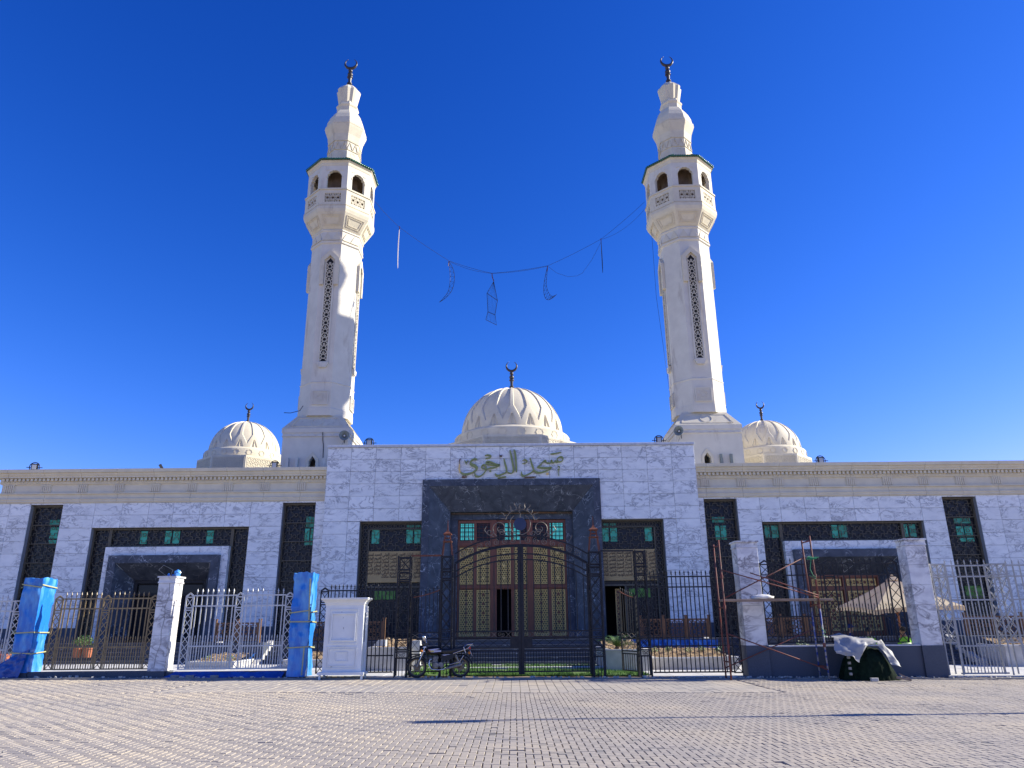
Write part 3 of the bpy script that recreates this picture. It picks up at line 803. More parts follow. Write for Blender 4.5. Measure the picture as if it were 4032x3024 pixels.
def wing_portal(x0, x1, panes, wooden, lab):
    y = YW+0.28; p = node('side_portal', mosque); p['label'] = lab
    cx = (x0+x1)/2; hw = 2.96                                        # white marble surround half width
    sw = node('surrounding_screen', mosque)
    screen(sw, x0+0.012, cx-hw, TZ+0.05, 6.14, y, 0.52); screen(sw, cx+hw, x1-0.012, TZ+0.05, 6.14, y, 0.52)
    screen(sw, cx-hw+0.002, cx+hw-0.002, 5.25, 6.14, y, 0.52)
    for (a, b, mt) in panes: pane(sw, a, b, 5.42, 6.02, y, mt)
    # white surround, in slabs
    yf = YW-0.05
    zs = [TZ, 1.55, 2.3, 3.05, 3.8, 4.55, 5.24]
    for s in (-1, 1):
        for a, b in zip(zs[:-1], zs[1:]):
            m = MB(); xa, xb = cx+s*hw, cx+s*(hw-0.34)
            b2 = b-0.004; m.cham(min(xa, xb), max(xa, xb), yf, yf+0.5, a+0.004, b2, 0.006)
            m.build('surround_slab', 'marble_white', p)
    for k in range(5):
        a = cx-hw+0.34+(2*hw-0.68)*k/5; b = a+(2*hw-0.68)/5
        m = MB(); m.cham(a+0.004, b-0.004, yf, yf+0.5, 4.83, 5.236, 0.006); m.build('surround_slab', 'marble_white', p)
    # dark marble, splayed into the doorway
    o, i_, zt, zi = hw-0.342, hw-1.22, 4.825, 3.72
    y0, y1 = YW-0.30, YW+0.75
    for s in (-1, 1):
        zs2 = [TZ, 1.6, 2.35, 3.05]
        for a, b in zip(zs2, zs2[1:]+[None]):
            top_o = b if b else zt; top_i = b if b else zi
            m = MB(); q = [(cx+s*o, y0), (cx+s*(o-0.36), y0), (cx+s*i_, y1), (cx+s*i_, y1+0.1), (cx+s*o, y1+0.1)]
            zt_ = [top_o-0.003, (b-0.003) if b else zt-0.36, top_i-0.003, top_i-0.003, top_o-0.003]
            vs = [(x, yy, a+0.003) for x, yy in q]+[(x, yy, z) for (x, yy), z in zip(q, zt_)]
            m.add(vs, [(4, 3, 2, 1, 0), (5, 6, 7, 8, 9)]+[(k, (k+1) % 5, (k+1) % 5+5, k+5) for k in range(5)]); m.build('dark_slab', 'marble_dark', p)
    m = MB(); k_ = 0.004
    q = [(zt, y0), (zt-0.36, y0), (zi, y1), (zi, y1+0.1), (zt, y1+0.1)]; xo = [o, o-0.36, i_, i_, o]
    vs = [(cx-x+k_, yy, z) for (z, yy), x in zip(q, xo)]+[(cx+x-k_, yy, z) for (z, yy), x in zip(q, xo)]
    m.add(vs, [(4, 3, 2, 1, 0), (5, 6, 7, 8, 9)]+[(k, (k+1) % 5, (k+1) % 5+5, k+5) for k in range(5)]); m.build('dark_lintel', 'marble_dark', p)
    m = MB()                                                           # inlaid pointed ornament on the splay
    tz = lambda z: y0+(zt-0.36-z)/(zt-0.36-zi)*(y1-y0)-0.006
    pts = [(cx, 4.36), (cx-0.34, 4.16), (cx, 3.80), (cx+0.34, 4.16)]
    for a, b in loop_segs(pts): m.bar((a[0], tz(a[1]), a[1]), (b[0], tz(b[1]), b[1]), 0.022, 0.008)
    for s in (-1, 1): m.bar((cx+s*(o-0.40), tz(4.44), 4.44), (cx+s*(i_+0.1), tz(3.78), 3.78), 0.018, 0.008)
    m.build('inlay', 'coping_stone', p)
    # door in the recess
    d = node('door', mosque); yd = y1+0.12
    m = MB(); m.box(cx-i_, cx+i_, yd+0.05, yd+0.1, TZ, zi+0.2); m.build('door_board', 'wood_red' if wooden else 'interior_dark', d)
    m = MB(); frame_rect(m, cx-i_+0.002, cx+i_-0.002, TZ+0.01, zi, 0.14, yd-0.06, yd+0.045)
    m.box(cx-0.07, cx+0.07, yd-0.055, yd+0.045, TZ+0.15, zi-0.142); m.box(cx-i_+0.15, cx+i_-0.15, yd-0.05, yd+0.04, 3.0, 3.12)
    m.build('door_frame', 'wood_red' if wooden else 'metal_black', d)
    if wooden:
        for s in (-1, 1):
            a, b = sorted((cx+s*0.16, cx+s*(i_-0.22)))
            girih_door(d, a, b, 3.2, 3.48, yd-0.01); girih_door(d, a, b, TZ+0.25, 2.92, yd-0.01)
    else:
        m = MB(); m.box(cx-i_+0.2, cx+i_-0.2, yd+0.02, yd+0.045, 3.1, 3.5); m.build('transom_glass', 'glass_dark', d)
wing_portal(-20.34, -12.72, [(-18.08, -17.76, T), (-16.88, -16.58, T), (-16.50, -16.18, T), (-14.86, -14.54, T)], False, 'dark marble portal of the left wing with a black doorway')
wing_portal(12.12, 19.95, [(12.32, 12.56, K), (12.66, 12.98, K), (15.6, 15.88, T), (15.95, 16.32, K), (19.05, 19.28, T), (19.38, 19.68, K)], True, 'dark marble portal of the right wing with gold latticed wooden doors')

# ---------------------------------------------------------------- main portal
mp = node('main_portal', mosque)
O, I1, ZT, ZI = 4.28, 2.98, 8.265, 6.78
y0, y1, fl = YC-0.12, YC+0.55, 0.33
def dark_piece(q, zb, zt_, name='dark_slab'):
    n = len(q); m = MB()
    vs = [(x, yy, z) for (x, yy), z in zip(q, zb)]+[(x, yy, z) for (x, yy), z in zip(q, zt_)]
    m.add(vs, [tuple(range(n))[::-1], tuple(range(n, 2*n))]+[(k, (k+1) % n, (k+1) % n+n, k+n) for k in range(n)]); return m.build(name, 'marble_dark', mp)
zj = [TZ, 1.95, 3.15, 4.35, 5.55, None]
for s in (-1, 1):
    q1 = [(s*O, y0), (s*(O-fl), y0), (s*(O-fl), y1+0.2), (s*O, y1+0.2)]
    q2 = [(s*(O-fl-0.003), y0+0.02), (s*I1, y1), (s*I1, y1+0.2), (s*(O-fl-0.003), y1+0.2)]
    for a, b in zip(zj[:-1], zj[1:]):
        dark_piece(q1, [a+0.003]*4, [b-0.003]*4 if b else [ZT-0.003, ZT-fl, ZT-fl, ZT-0.003])
        dark_piece(q2, [a+0.003]*4, [b-0.003]*4 if b else [ZT-fl-0.004, ZI-0.003, ZI-0.003, ZT-fl-0.004])
def lintel_piece(za, zb_, ya, yb, xa, xb, k, n):
    """k-th slab of a lintel ring whose ends are mitred"""
    m = MB()
    lo = lambda f, X: -X+2*X*f
    f0, f1 = k/n, (k+1)/n
    c = [(za, ya, xa), (zb_, yb, xb), (zb_, y1+0.2, xb), (za, y1+0.2, xa)]
    e = 0.003
    vs = [(lo(f0, X)+e, yy, z) for z, yy, X in c]+[(lo(f1, X)-e, yy, z) for z, yy, X in c]
    m.add(vs, [(3, 2, 1, 0), (4, 5, 6, 7)]+[(k_, (k_+1) % 4, (k_+1) % 4+4, k_+4) for k_ in range(4)]); m.build('dark_slab', 'marble_dark', mp)
for k in range(7):
    lintel_piece(ZT, ZT-fl+0.003, y0, y0, O, O-fl, k, 7)
    lintel_piece(ZT-fl-0.003, ZI, y0+0.02, y1, O-fl-0.004, I1, k, 7)
# inner dark frame
yb = y1+0.35
for s in (-1, 1):
    for a, b in zip((TZ, 2.3, 3.7, 5.1), (2.3, 3.7, 5.1, 6.44)):
        m = MB(); xa, xb = sorted((s*3.2, s*2.64)); m.cham(xa, xb, yb, yb+0.25, a+0.003, b-0.003, 0.006); m.build('inner_slab', 'marble_dark', mp)
for k in range(5):
    m = MB(); a = -3.2+6.4*k/5; m.cham(a+0.003, a+6.4/5-0.003, yb, yb+0.25, 6.443, 7.3, 0.006); m.build('inner_slab', 'marble_dark', mp)
m = MB(); m.box(-2.97, 2.97, y1+0.20, y1+0.24, 6.70, 6.73); m.bar((0.9, y1+0.2, 6.76), (2.2, y1+0.2, 6.74), 0.04); m.build('conduit', 'wood_brown', mp)

# main doors
md = node('main_door', mosque); yd = yb+0.12
COLS = [(-2.54, -1.85), (-1.71, -1.05), (-0.74, -0.05), (0.09, 0.74), (1.02, 1.73), (1.87, 2.54)]
m = MB()
def stile(a, b, z0=TZ+0.02, z1=6.43, dy=0.0): m.box(a, b, yd+dy, yd+0.10, z0, z1)
edges = [-2.635]+[e for c in COLS for e in c]+[2.635]
for k in range(0, len(edges), 2):
    a, b = edges[k]+0.001, edges[k+1]-0.001
    wide = (b-a) > 0.2
    stile(a, b, dy=-0.06 if wide else 0.0)
m.build('stile', 'wood_red', md)
m = MB()
for (a, b) in COLS:
    for (z0, z1) in ((6.29, 6.425), (5.14, 5.44), (3.15, 3.36), (TZ+0.02, 1.0)): m.box(a, b, yd+0.01, yd+0.09, z0, z1)
m.box(-2.63, 2.63, yd-0.085, yd-0.062, 5.20, 5.34); m.box(-2.63, 2.63, yd-0.085, yd-0.062, 3.20, 3.30); m.build('rail', 'wood_red', md)
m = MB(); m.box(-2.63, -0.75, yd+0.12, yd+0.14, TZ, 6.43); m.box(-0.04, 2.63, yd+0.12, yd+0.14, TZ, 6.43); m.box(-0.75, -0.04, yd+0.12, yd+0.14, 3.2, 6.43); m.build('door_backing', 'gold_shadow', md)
for ci, (a, b) in enumerate(COLS):
    for (z0, z1, nr, mt) in ((3.38, 5.12, 3, 'gold_paint'), (1.02, 3.13, 5, 'wood_red')):
        if ci == 2 and z0 < 2: continue
        m = MB(); yl = yd+0.03
        frame_rect(m, a+0.012, b-0.012, z0+0.012, z1-0.012, 0.035, yl-0.012, yl+0.03)
        strips(m, honey(a+0.05, b-0.05, z0+0.05, z1-0.05, 0.066), yl, 0.038, 0.02, (a+0.045, b-0.045, z0+0.045, z1-0.045)); m.build('gold_lattice', 'gold_paint', md)
        for k in range(nr):
            m = MB(); zc = z0+(z1-z0)*(k+0.5)/nr; m.prism([((a+b)/2+0.065*math.cos(PI*i/6), zc+0.065*math.sin(PI*i/6)) for i in range(12)], yl-0.02, yl+0.01); m.build('roundel', mt, md)
for (a, b) in ((-2.52, -1.72), (-0.35, 0.42), (1.75, 2.52)):
    for i in range(4):
        for j in range(4):
            if i == 1: wx = 0.10
            x0_ = a+(b-a)*i/4+0.02+(0.03 if i == 1 else 0); z0_ = 5.47+0.82*j/4+0.02
            m = MB(); m.box(x0_, a+(b-a)*(i+1)/4-0.02, yd+0.075, yd+0.095, z0_, z0_+0.165); m.build('transom_pane', 'pane_bright', md)
m = MB()
for i in range(27): x = -2.6+5.2*i/26; m.bar((x, yd+0.02, 5.42), (x, yd+0.02, 6.30), 0.016)
for z in (5.6, 5.82, 6.04, 6.2): m.bar((-2.6, yd+0.0, z), (2.6, yd+0.0, z), 0.016)
m.build('transom_grille', 'metal_rust_red', md)
m = MB(); m.box(-2.635, 2.635, yd+0.10, yd+0.118, 5.43, 6.30); m.build('transom_glass', 'glass_dark', md)

# lattice screens each side of the main portal
for s in (-1, 1):
    sc_ = node('entrance_screen', mosque); y = YC+0.30
    xa, xb = sorted((s*4.29, s*7.25)); xi, xo = s*6.82, s*7.25
    # border of small stars
    m = MB(); b0, b1 = sorted((s*6.86, s*7.18)); strips(m, starnet(b0, b1, 1.0, 6.2, 0.33, 8, 0.42), y-0.02, 0.028, 0.03, (b0, b1, 1.0, 6.2))
    c0, c1 = sorted((s*4.36, s*6.84)); strips(m, starnet(c0, c1, 5.98, 6.2, 0.24, 8, 0.42), y-0.02, 0.024, 0.03, (c0, c1, 5.98, 6.2)); tag(m.build('star_border', 'lattice_bronze', sc_), kind='stuff')
    m = MB(); frame_rect(m, xa, xb, TZ+0.05, 6.27, 0.06, y-0.05, y+0.05); m.box(s*6.84-0.03, s*6.84+0.03, y-0.045, y+0.045, TZ+0.12, 5.97); m.box(c0, c1, y-0.045, y+0.045, 5.93, 5.975)
    m.box(c0, c1, y-0.044, y+0.044, 3.22, 3.30); m.build('frame', 'lattice_bronze', sc_)
    m = MB(); strips(m, kufic(c0, c1, 4.9, 5.93, 0.52), y-0.02, 0.022, 0.03, (c0, c1, 4.92, 5.93)); strips(m, kufic(c0, c1, TZ, 3.5, 0.52), y-0.02, 0.022, 0.03, (c0 if s < 0 else c0+0.95, c1, 1.0, 3.5)); tag(m.build('lattice', 'lattice_bronze', sc_), kind='stuff')
    m = MB(); m.box(xa+0.01, xb-0.01, y+0.10, y+0.13, 3.25 if s > 0 else TZ, 6.25)
    if s > 0: m.box(s*5.32, xb-0.01, y+0.10, y+0.13, TZ, 3.249)
    m.build('glass', 'glass_dark', sc_)
    for (a, b) in (((-6.72, -6.36), (-5.06, -4.76), (-4.68, -4.38)) if s < 0 else ((4.36, 4.66), (4.74, 5.06), (6.40, 6.74))): pane(sc_, a, b, 5.28, 5.92, y, T)
    for (a, b) in (((-5.06, -4.72), (-4.64, -4.38)) if s < 0 else ((4.4, 4.66), (4.74, 5.02))): pane(sc_, a, b, 6.02, 6.14, y, K)
    pane(sc_, *sorted((s*6.5, s*5.5)), 2.7, 3.1, y, GN)
    # plaque with ninety-nine names
    pq = node('name_plaque', mosque)
    p0, p1 = sorted((s*4.30, s*6.80)); m = MB(); m.cham(p0, p1, y-0.09, y-0.055, 3.46, 4.90, 0.01); m.build('plate', 'gold_plate', pq)
    s_ = s
    if s > 0:                                                            # open side door at the foot of the right-hand screen
        m = MB(); m.box(4.86, 5.14, y+0.35, y+0.40, 1.0, 3.1); m.build('inner_leaf', 'wood_red', sc_)
        m = MB(); strips(m, starnet(4.88, 5.12, 1.1, 3.08, 0.24, 8, 0.42), y+0.34, 0.025, 0.02); frame_rect(m, 4.87, 5.13, 1.08, 3.1, 0.03, y+0.33, y+0.349); m.build('inner_lattice', 'gold_paint', sc_)
        m = MB(); m.box(5.28, 5.36, y-0.04, y+0.05, 1.0, 3.22); m.build('door_post', 'lattice_bronze', sc_)

# the words on the plaques (joined-up letter forms)
NAMES = ('الرحمن الرحيم الملك القدوس السلام المؤمن المهيمن العزيز الجبار المتكبر الخالق البارئ المصور الغفار القهار الوهاب الرزاق الفتاح العليم القابض الباسط الخافض الرافع المعز المذل السميع البصير '
         'الحكم العدل اللطيف الخبير الحليم العظيم الغفور الشكور العلي الكبير الحفيظ المقيت الحسيب الجليل الكريم الرقيب المجيب الواسع الحكيم الودود المجيد الباعث الشهيد '
         'الحق الوكيل القوي المتين الولي الحميد المحصي المبدئ المعيد المحيي المميت الحي القيوم الواجد الماجد الواحد الصمد القادر المقتدر المقدم المؤخر الأول الآخر الظاهر الباطن الوالي المتعالي البر التواب المنتقم العفو الرءوف '
         'المغني المانع الضار النافع النور الهادي البديع الباقي الوارث الرشيد الصبور الغني الجامع المقسط مالك').split()
FORMS = {}
for cp in range(0xFE80, 0xFEFD):
    dcm = unicodedata.decomposition(chr(cp)).split()
    if len(dcm) == 2: FORMS.setdefault(chr(int(dcm[1], 16)), {})[dcm[0]] = chr(cp)
def reshape(wd):
    out = []; ch = list(wd)
    for i, c in enumerate(ch):
        fm = FORMS.get(c, {})
        pre = i > 0 and '<initial>' in FORMS.get(ch[i-1], {})
        nxt = i < len(ch)-1 and ch[i+1] in FORMS and '<initial>' in fm and '<final>' in FORMS[ch[i+1]]
        pre = pre and '<final>' in fm
        key = '<medial>' if pre and nxt else '<final>' if pre else '<initial>' if nxt else '<isolated>'
        out.append(fm.get(key, fm.get('<isolated>', c)))
    return ''.join(reversed(out))
def word_mesh(wd):
    cu = bpy.data.curves.new('word', 'FONT'); cu.body = reshape(wd); cu.size = 0.185; cu.resolution_u = 2
    cu.align_x = 'CENTER'; cu.offset = 0.003; cu.extrude = 0.004
    o = bpy.data.objects.new('word', cu); COL.objects.link(o)
    dg = bpy.context.evaluated_depsgraph_get(); me = bpy.data.meshes.new_from_object(o.evaluated_get(dg))
    bpy.data.objects.remove(o); return me
plaques = [o for o in mosque.children if o.name.startswith('name_plaque')]
for pi_, pq in enumerate(plaques):
    s = -1 if pi_ == 0 else 1; big = MB(); y = YC+0.30-0.098
    lst = NAMES[50:] if s < 0 else NAMES[:50]
    for k, wd in enumerate(lst):
        row, colu = divmod(k, 7)
        if row >= 8: break
        cx_ = (-4.42 if s < 0 else 6.68)-0.375*colu if True else 0
        cz_ = 4.72-0.168*row
        me = word_mesh(wd)
        off = Vector((cx_-0.05, y, cz_-0.03))
        ws = [v.co.x for v in me.vertices]
        if not ws: continue
        k_ = min(1.0, 0.33/(max(ws)-min(ws)+1e-6))
        big.add([(v.co.x*k_+off.x, off.y-v.co.z, v.co.y+off.z) for v in me.vertices], [tuple(p.vertices) for p in me.polygons])
        bpy.data.meshes.remove(me)
    if big.v: big.build('engraved_names', 'gold_dark_letter', pq, fix=False)

# ---------------------------------------------------------------- the mosque's name over the portal
SN = 0
sg = node('name_lettering', mosque); sg['label'] = 'green-gold calligraphic Arabic lettering over the portal'
def wpt(X, Y): return ((X-940)*0.00414-0.01, 9.30-(Y-1220)*0.0042-3.6e-5*(X-940))
def spline(pts, n=7):
    out = []
    P = [pts[0]]+pts+[pts[-1]]
    for i in range(1, len(P)-2):
        p0, p1, p2, p3 = P[i-1], P[i], P[i+1], P[i+2]
        for k in range(n):
            t = k/n
            out.append(tuple(0.5*((2*p1[d])+(-p0[d]+p2[d])*t+(2*p0[d]-5*p1[d]+4*p2[d]-p3[d])*t*t+(-p0[d]+3*p1[d]-3*p2[d]+p3[d])*t**3) for d in range(2)))
    out.append(pts[-1]); return out
def stroke(pts, w, ang=0.9, matn='sign_green', smooth=True, taper=0.5, name='letter'):
    p = [wpt(*q) for q in pts]
    if smooth and len(p) > 2: p = spline(p)
    L, Rr = [], []; n = len(p)
    for i in range(n):
        a, b = p[max(i-1, 0)], p[min(i+1, n-1)]
        dx, dz = b[0]-a[0], b[1]-a[1]; l = math.hypot(dx, dz) or 1
        k = max(0.45, abs(math.sin(math.atan2(dz, dx)-ang)))
        e = min(1.0, taper+3.0*min(i, n-1-i)/n)
        ww = w*k*e/2
        L.append((p[i][0]-dz/l*ww, p[i][1]+dx/l*ww)); Rr.append((p[i][0]+dz/l*ww, p[i][1]-dx/l*ww))
    global SN; SN += 1
    m = MB(); ya, yb_ = YC-0.075-0.0023*SN, YC-0.004
    vs = []
    for i in range(n):
        for (x, z) in (L[i], Rr[i]): vs += [(x, ya, z), (x, yb_, z)]
    fs = []
    for i in range(n-1):
        a, b = 4*i, 4*i+4
        fs += [(a, a+2, b+2, b), (a, b, b+1, a+1), (a+2, a+3, b+3, b+2)]
    fs += [(0, 1, 3, 2), (4*n-4, 4*n-2, 4*n-1, 4*n-3)]
    m.add(vs, fs); return m.build(name, matn, sg)
W_ = 0.118
stroke([(1500, 1262), (1488, 1238), (1508, 1212), (1540, 1208), (1556, 1230), (1540, 1258), (1505, 1266), (1478, 1268), (1462, 1246)], 0.10)
stroke([(1462, 1246), (1452, 1272), (1430, 1272), (1418, 1246), (1408, 1276), (1380, 1280), (1356, 1272)], 0.10)
stroke([(1356, 1272), (1342, 1252), (1322, 1262), (1290, 1298), (1248, 1330)], 0.12)
stroke([(1246, 1328), (1290, 1334), (1350, 1338), (1412, 1334), (1390, 1358), (1330, 1382), (1270, 1392), (1232, 1384), (1208, 1362)], W_)
stroke([(1168, 1216), (1190, 1300), (1206, 1352), (1190, 1384), (1140, 1414), (1088, 1430), (1066, 1412), (1064, 1378)], W_)
stroke([(1076, 1250), (1104, 1238), (1132, 1258), (1118, 1276), (1072, 1286)], 0.07)
stroke([(1356, 1404), (1384, 1404)], 0.11, matn='gold_paint', taper=1)
stroke([(1408, 1172), (1470, 1166), (1540, 1150)], 0.08)
stroke([(1490, 1322), (1506, 1318), (1512, 1340), (1492, 1356), (1516, 1358)], 0.05)
stroke([(1498, 1366), (1500, 1400), (1504, 1430)], 0.04)
stroke([(1098, 1450), (1160, 1446), (1232, 1443)], 0.07, matn='wood_brown')
stroke([(978, 1118), (994, 1180), (1002, 1290), (1006, 1386)], 0.088, ang=0.1)
stroke([(930, 1126), (946, 1200), (964, 1300), (970, 1368), (950, 1398), (916, 1396), (884, 1370)], 0.09, ang=0.1)
stroke([(858, 1226), (872, 1290), (888, 1352), (876, 1392), (836, 1412), (780, 1428), (752, 1404)], W_)
stroke([(812, 1298), (760, 1292), (700, 1268), (660, 1262), (646, 1280), (690, 1296), (740, 1306), (806, 1306), (760, 1330), (700, 1340), (650, 1352), (616, 1346)], 0.082)
stroke([(616, 1348), (594, 1330), (602, 1306), (628, 1304), (644, 1330), (640, 1372), (606, 1416), (560, 1438), (524, 1428), (516, 1396)], 0.10)
stroke([(632, 1192), (664, 1184), (704, 1196), (690, 1216), (640, 1226)], 0.075)
stroke([(686, 1372), (708, 1372)], 0.105, taper=1)
stroke([(540, 1238), (506, 1232), (470, 1256), (468, 1290), (510, 1312), (540, 1340), (514, 1376), (450, 1404), (388, 1412), (346, 1390)], 0.145)
stroke([(346, 1392), (330, 1350), (336, 1290)], 0.09, matn='gold_paint'); stroke([(332, 1290), (332, 1250), (344, 1224)], 0.05, matn='wood_brown')
stroke([(392, 1246), (412, 1276), (424, 1262), (440, 1248)], 0.05); stroke([(404, 1278), (416, 1296)], 0.04)
stroke([(806, 1180), (812, 1204), (822, 1188), (830, 1204), (838, 1180)], 0.035, matn='wood_brown')
stroke([(784, 1458), (830, 1448), (884, 1440)], 0.075); stroke([(364, 1440), (392, 1446), (420, 1438)], 0.10, matn='wood_brown', taper=1)

# ---------------------------------------------------------------- finials
def finial(parent, cx, cy, z0, s, name='finial'):
    f = node(name, parent)
    m = MB(); m.lathe([(r*s, z0+z*s) for r, z in [(0.20, 0.0), (0.20, 0.05), (0.13, 0.10), (0.11, 0.16), (0.15, 0.19), (0.15, 0.24), (0.085, 0.30), (0.105, 0.62), (0.16, 0.64), (0.16, 0.69), (0.10, 0.71), (0.06, 0.73)]], 16, (cx, cy)); m.build('stem', 'finial_bronze', f, smooth=False)
    for zc, r in ((0.86, 0.155), (1.12, 0.125)):
        m = MB(); m.lathe([(max(0.004, r*s*math.sin(PI*k/10)), z0+s*(zc-r*math.cos(PI*k/10))) for k in range(11)], 16, (cx, cy)); m.build('ball', 'finial_bronze', f, smooth=True)
    # crescent, opening upwards
    n = 30; ro = 0.41; pts, rr = [], []
    for k in range(n+1):
        a = R(-242)+R(304)*k/n; t = k/n
        pts.append((cx+s*ro*0.82*math.cos(a), cy, z0+s*(1.64+ro*0.82*math.sin(a)))); rr.append(s*(0.010+0.075*math.sin(PI*t)**1.3))
    m = MB(); m.tube(pts, rr, 8); m.build('crescent', 'finial_bronze', f, smooth=True)

# ---------------------------------------------------------------- domes
def dome_mesh(N, r, h):
    nu, nv = N*32, 96; depth = 0.072*r/3.2
    vs, fs = [], []
    def rec(u, t):
        best = 0.0
        # long pointed panel centred on u=0
        d = u-round(u); a = abs(d)
        if 0.07 < t < 0.955:
            lim = 0.405*min(1.0, (t-0.08)/0.20)
            best = max(best, min(1.0, (lim-a)/0.02))
        e = abs(abs(d)-0.5)
        if 0.02 < t < 0.22:
            lim = 0.27*(0.21-t)/0.19-0.03
            if e < lim and e > 0.015: best = max(best, min(1.0, (lim-e)/0.03))
        return max(0.0, best)
    for j in range(nv+1):
        t = j/nv; al = t*PI/2
        for i in range(nu):
            u = i/nu*N
            rr = 1.0-rec(u, t)*depth/r*(1 if t < 0.9 else (0.955-t)/0.055 if t < 0.955 else 0)
            th = 2*PI*i/nu
            cr = math.cos(al)**0.96
            vs.append((r*rr*cr*math.cos(th), r*rr*cr*math.sin(th), h*rr*math.sin(al)))
    for j in range(nv):
        for i in range(nu):
            i2 = (i+1) % nu; fs.append((j*nu+i, j*nu+i2, (j+1)*nu+i2, (j+1)*nu+i))
    return vs, fs

def dome(cx, cy, zb, r, h, band_r, band_h, oct_a, oct_top, oct_bot, N, fin_s, fin_z, label):
    d = node('dome', mosque); d['label'] = label
    m = MB(); m.oct([(oct_a, oct_bot), (oct_a, oct_top)], (cx, cy)); m.build('octagon_base', 'stone_cream', d)
    fw = 2*oct_a*math.tan(PI/8)
    for k in range(3, 8):                                              # carved arabesque panels on the faces in view
        a = k*PI/4+PI/4
        z0_, z1_ = max(oct_bot, oct_top-1.0*oct_a/2.5)+0.06, oct_top-0.14
        m = MB(); hw = fw/2-0.12
        strips(m, starnet(-hw, hw, z0_, z1_, 0.30, 8, 0.42), -oct_a-0.022, 0.035, 0.02, (-hw, hw, z0_, z1_)); frame_rect(m, -hw-0.04, hw+0.04, z0_-0.03, z1_+0.04, 0.03, -oct_a-0.02, -oct_a+0.01)
        m.move(Matrix.Translation((cx, cy, 0)) @ Matrix.Rotation(a-PI*1.5, 4, 'Z')); m.build('carved_panel', 'stone_cream', d)
    m = MB(); zt = oct_top
    m.lathe([(band_r, zt-0.05), (band_r, zt+band_h*0.75), (band_r*0.985, zt+band_h*0.84), (band_r*0.95, zt+band_h*0.93), (r*1.0, zt+band_h), (r*0.9, zt+band_h)], 96, (cx, cy)); autosmooth(m.build('band', 'stone_cream', d), 35)
    ns = 20; sm_ = None
    for k in range(ns):
        a = 2*PI*(k+0.5)/ns
        if math.sin(a) > 0.35: continue
        m = MB(); sr = 0.24*band_r/3.64*1.1
        strips(m, loop_segs(star_pts(0, 0, sr, 8, 0.80)), -0.016, 0.035, 0.02)
        m.move(Matrix.Translation((cx, cy, zt+band_h*0.40)) @ Matrix.Rotation(a+PI/2, 4, 'Z') @ Matrix.Translation((0, -band_r, 0))); m.build('star_ornament', 'stone_cream', d)
    vs, fs = dome_mesh(N, r, h); m = MB(); m.add([(cx+x, cy+y, zb+z) for x, y, z in vs], fs)
    autosmooth(m.build('shell', 'stone_cream', d, fix=False), 24)
    m = MB(); m.lathe([(r*0.13, zb+h-0.06), (r*0.11, zb+h+0.02), (r*0.05, zb+h+0.05)], 24, (cx, cy)); m.build('cap', 'stone_cream', d)
    finial(d, cx, cy, fin_z, fin_s)
dome(0.06, 46.0, 12.92, 3.25, 3.22, 3.66, 0.80, 4.07, 12.12, 9.0, 18, 1.02, 16.12, 'large central ribbed dome')
dome(-17.03, 46.0, 11.98, 2.16, 2.10, 2.40, 0.60, 2.52, 11.40, 8.3, 16, 0.72, 14.02, 'small ribbed dome on the left wing')
dome(16.20, 46.0, 11.80, 2.16, 2.04, 2.40, 0.60, 2.46, 11.20, 8.3, 16, 0.72, 13.80, 'small ribbed dome on the right wing')

# ================================================================ MINARETS
AX = 10.87; AY = 41.83
SA = 1.46                                                            # shaft apothem
def face_M(cx, cy, k): return Matrix.Translation((cx, cy, 0)) @ Matrix.Rotation(k*PI/4, 4, 'Z')   # k=0: face looking to -y

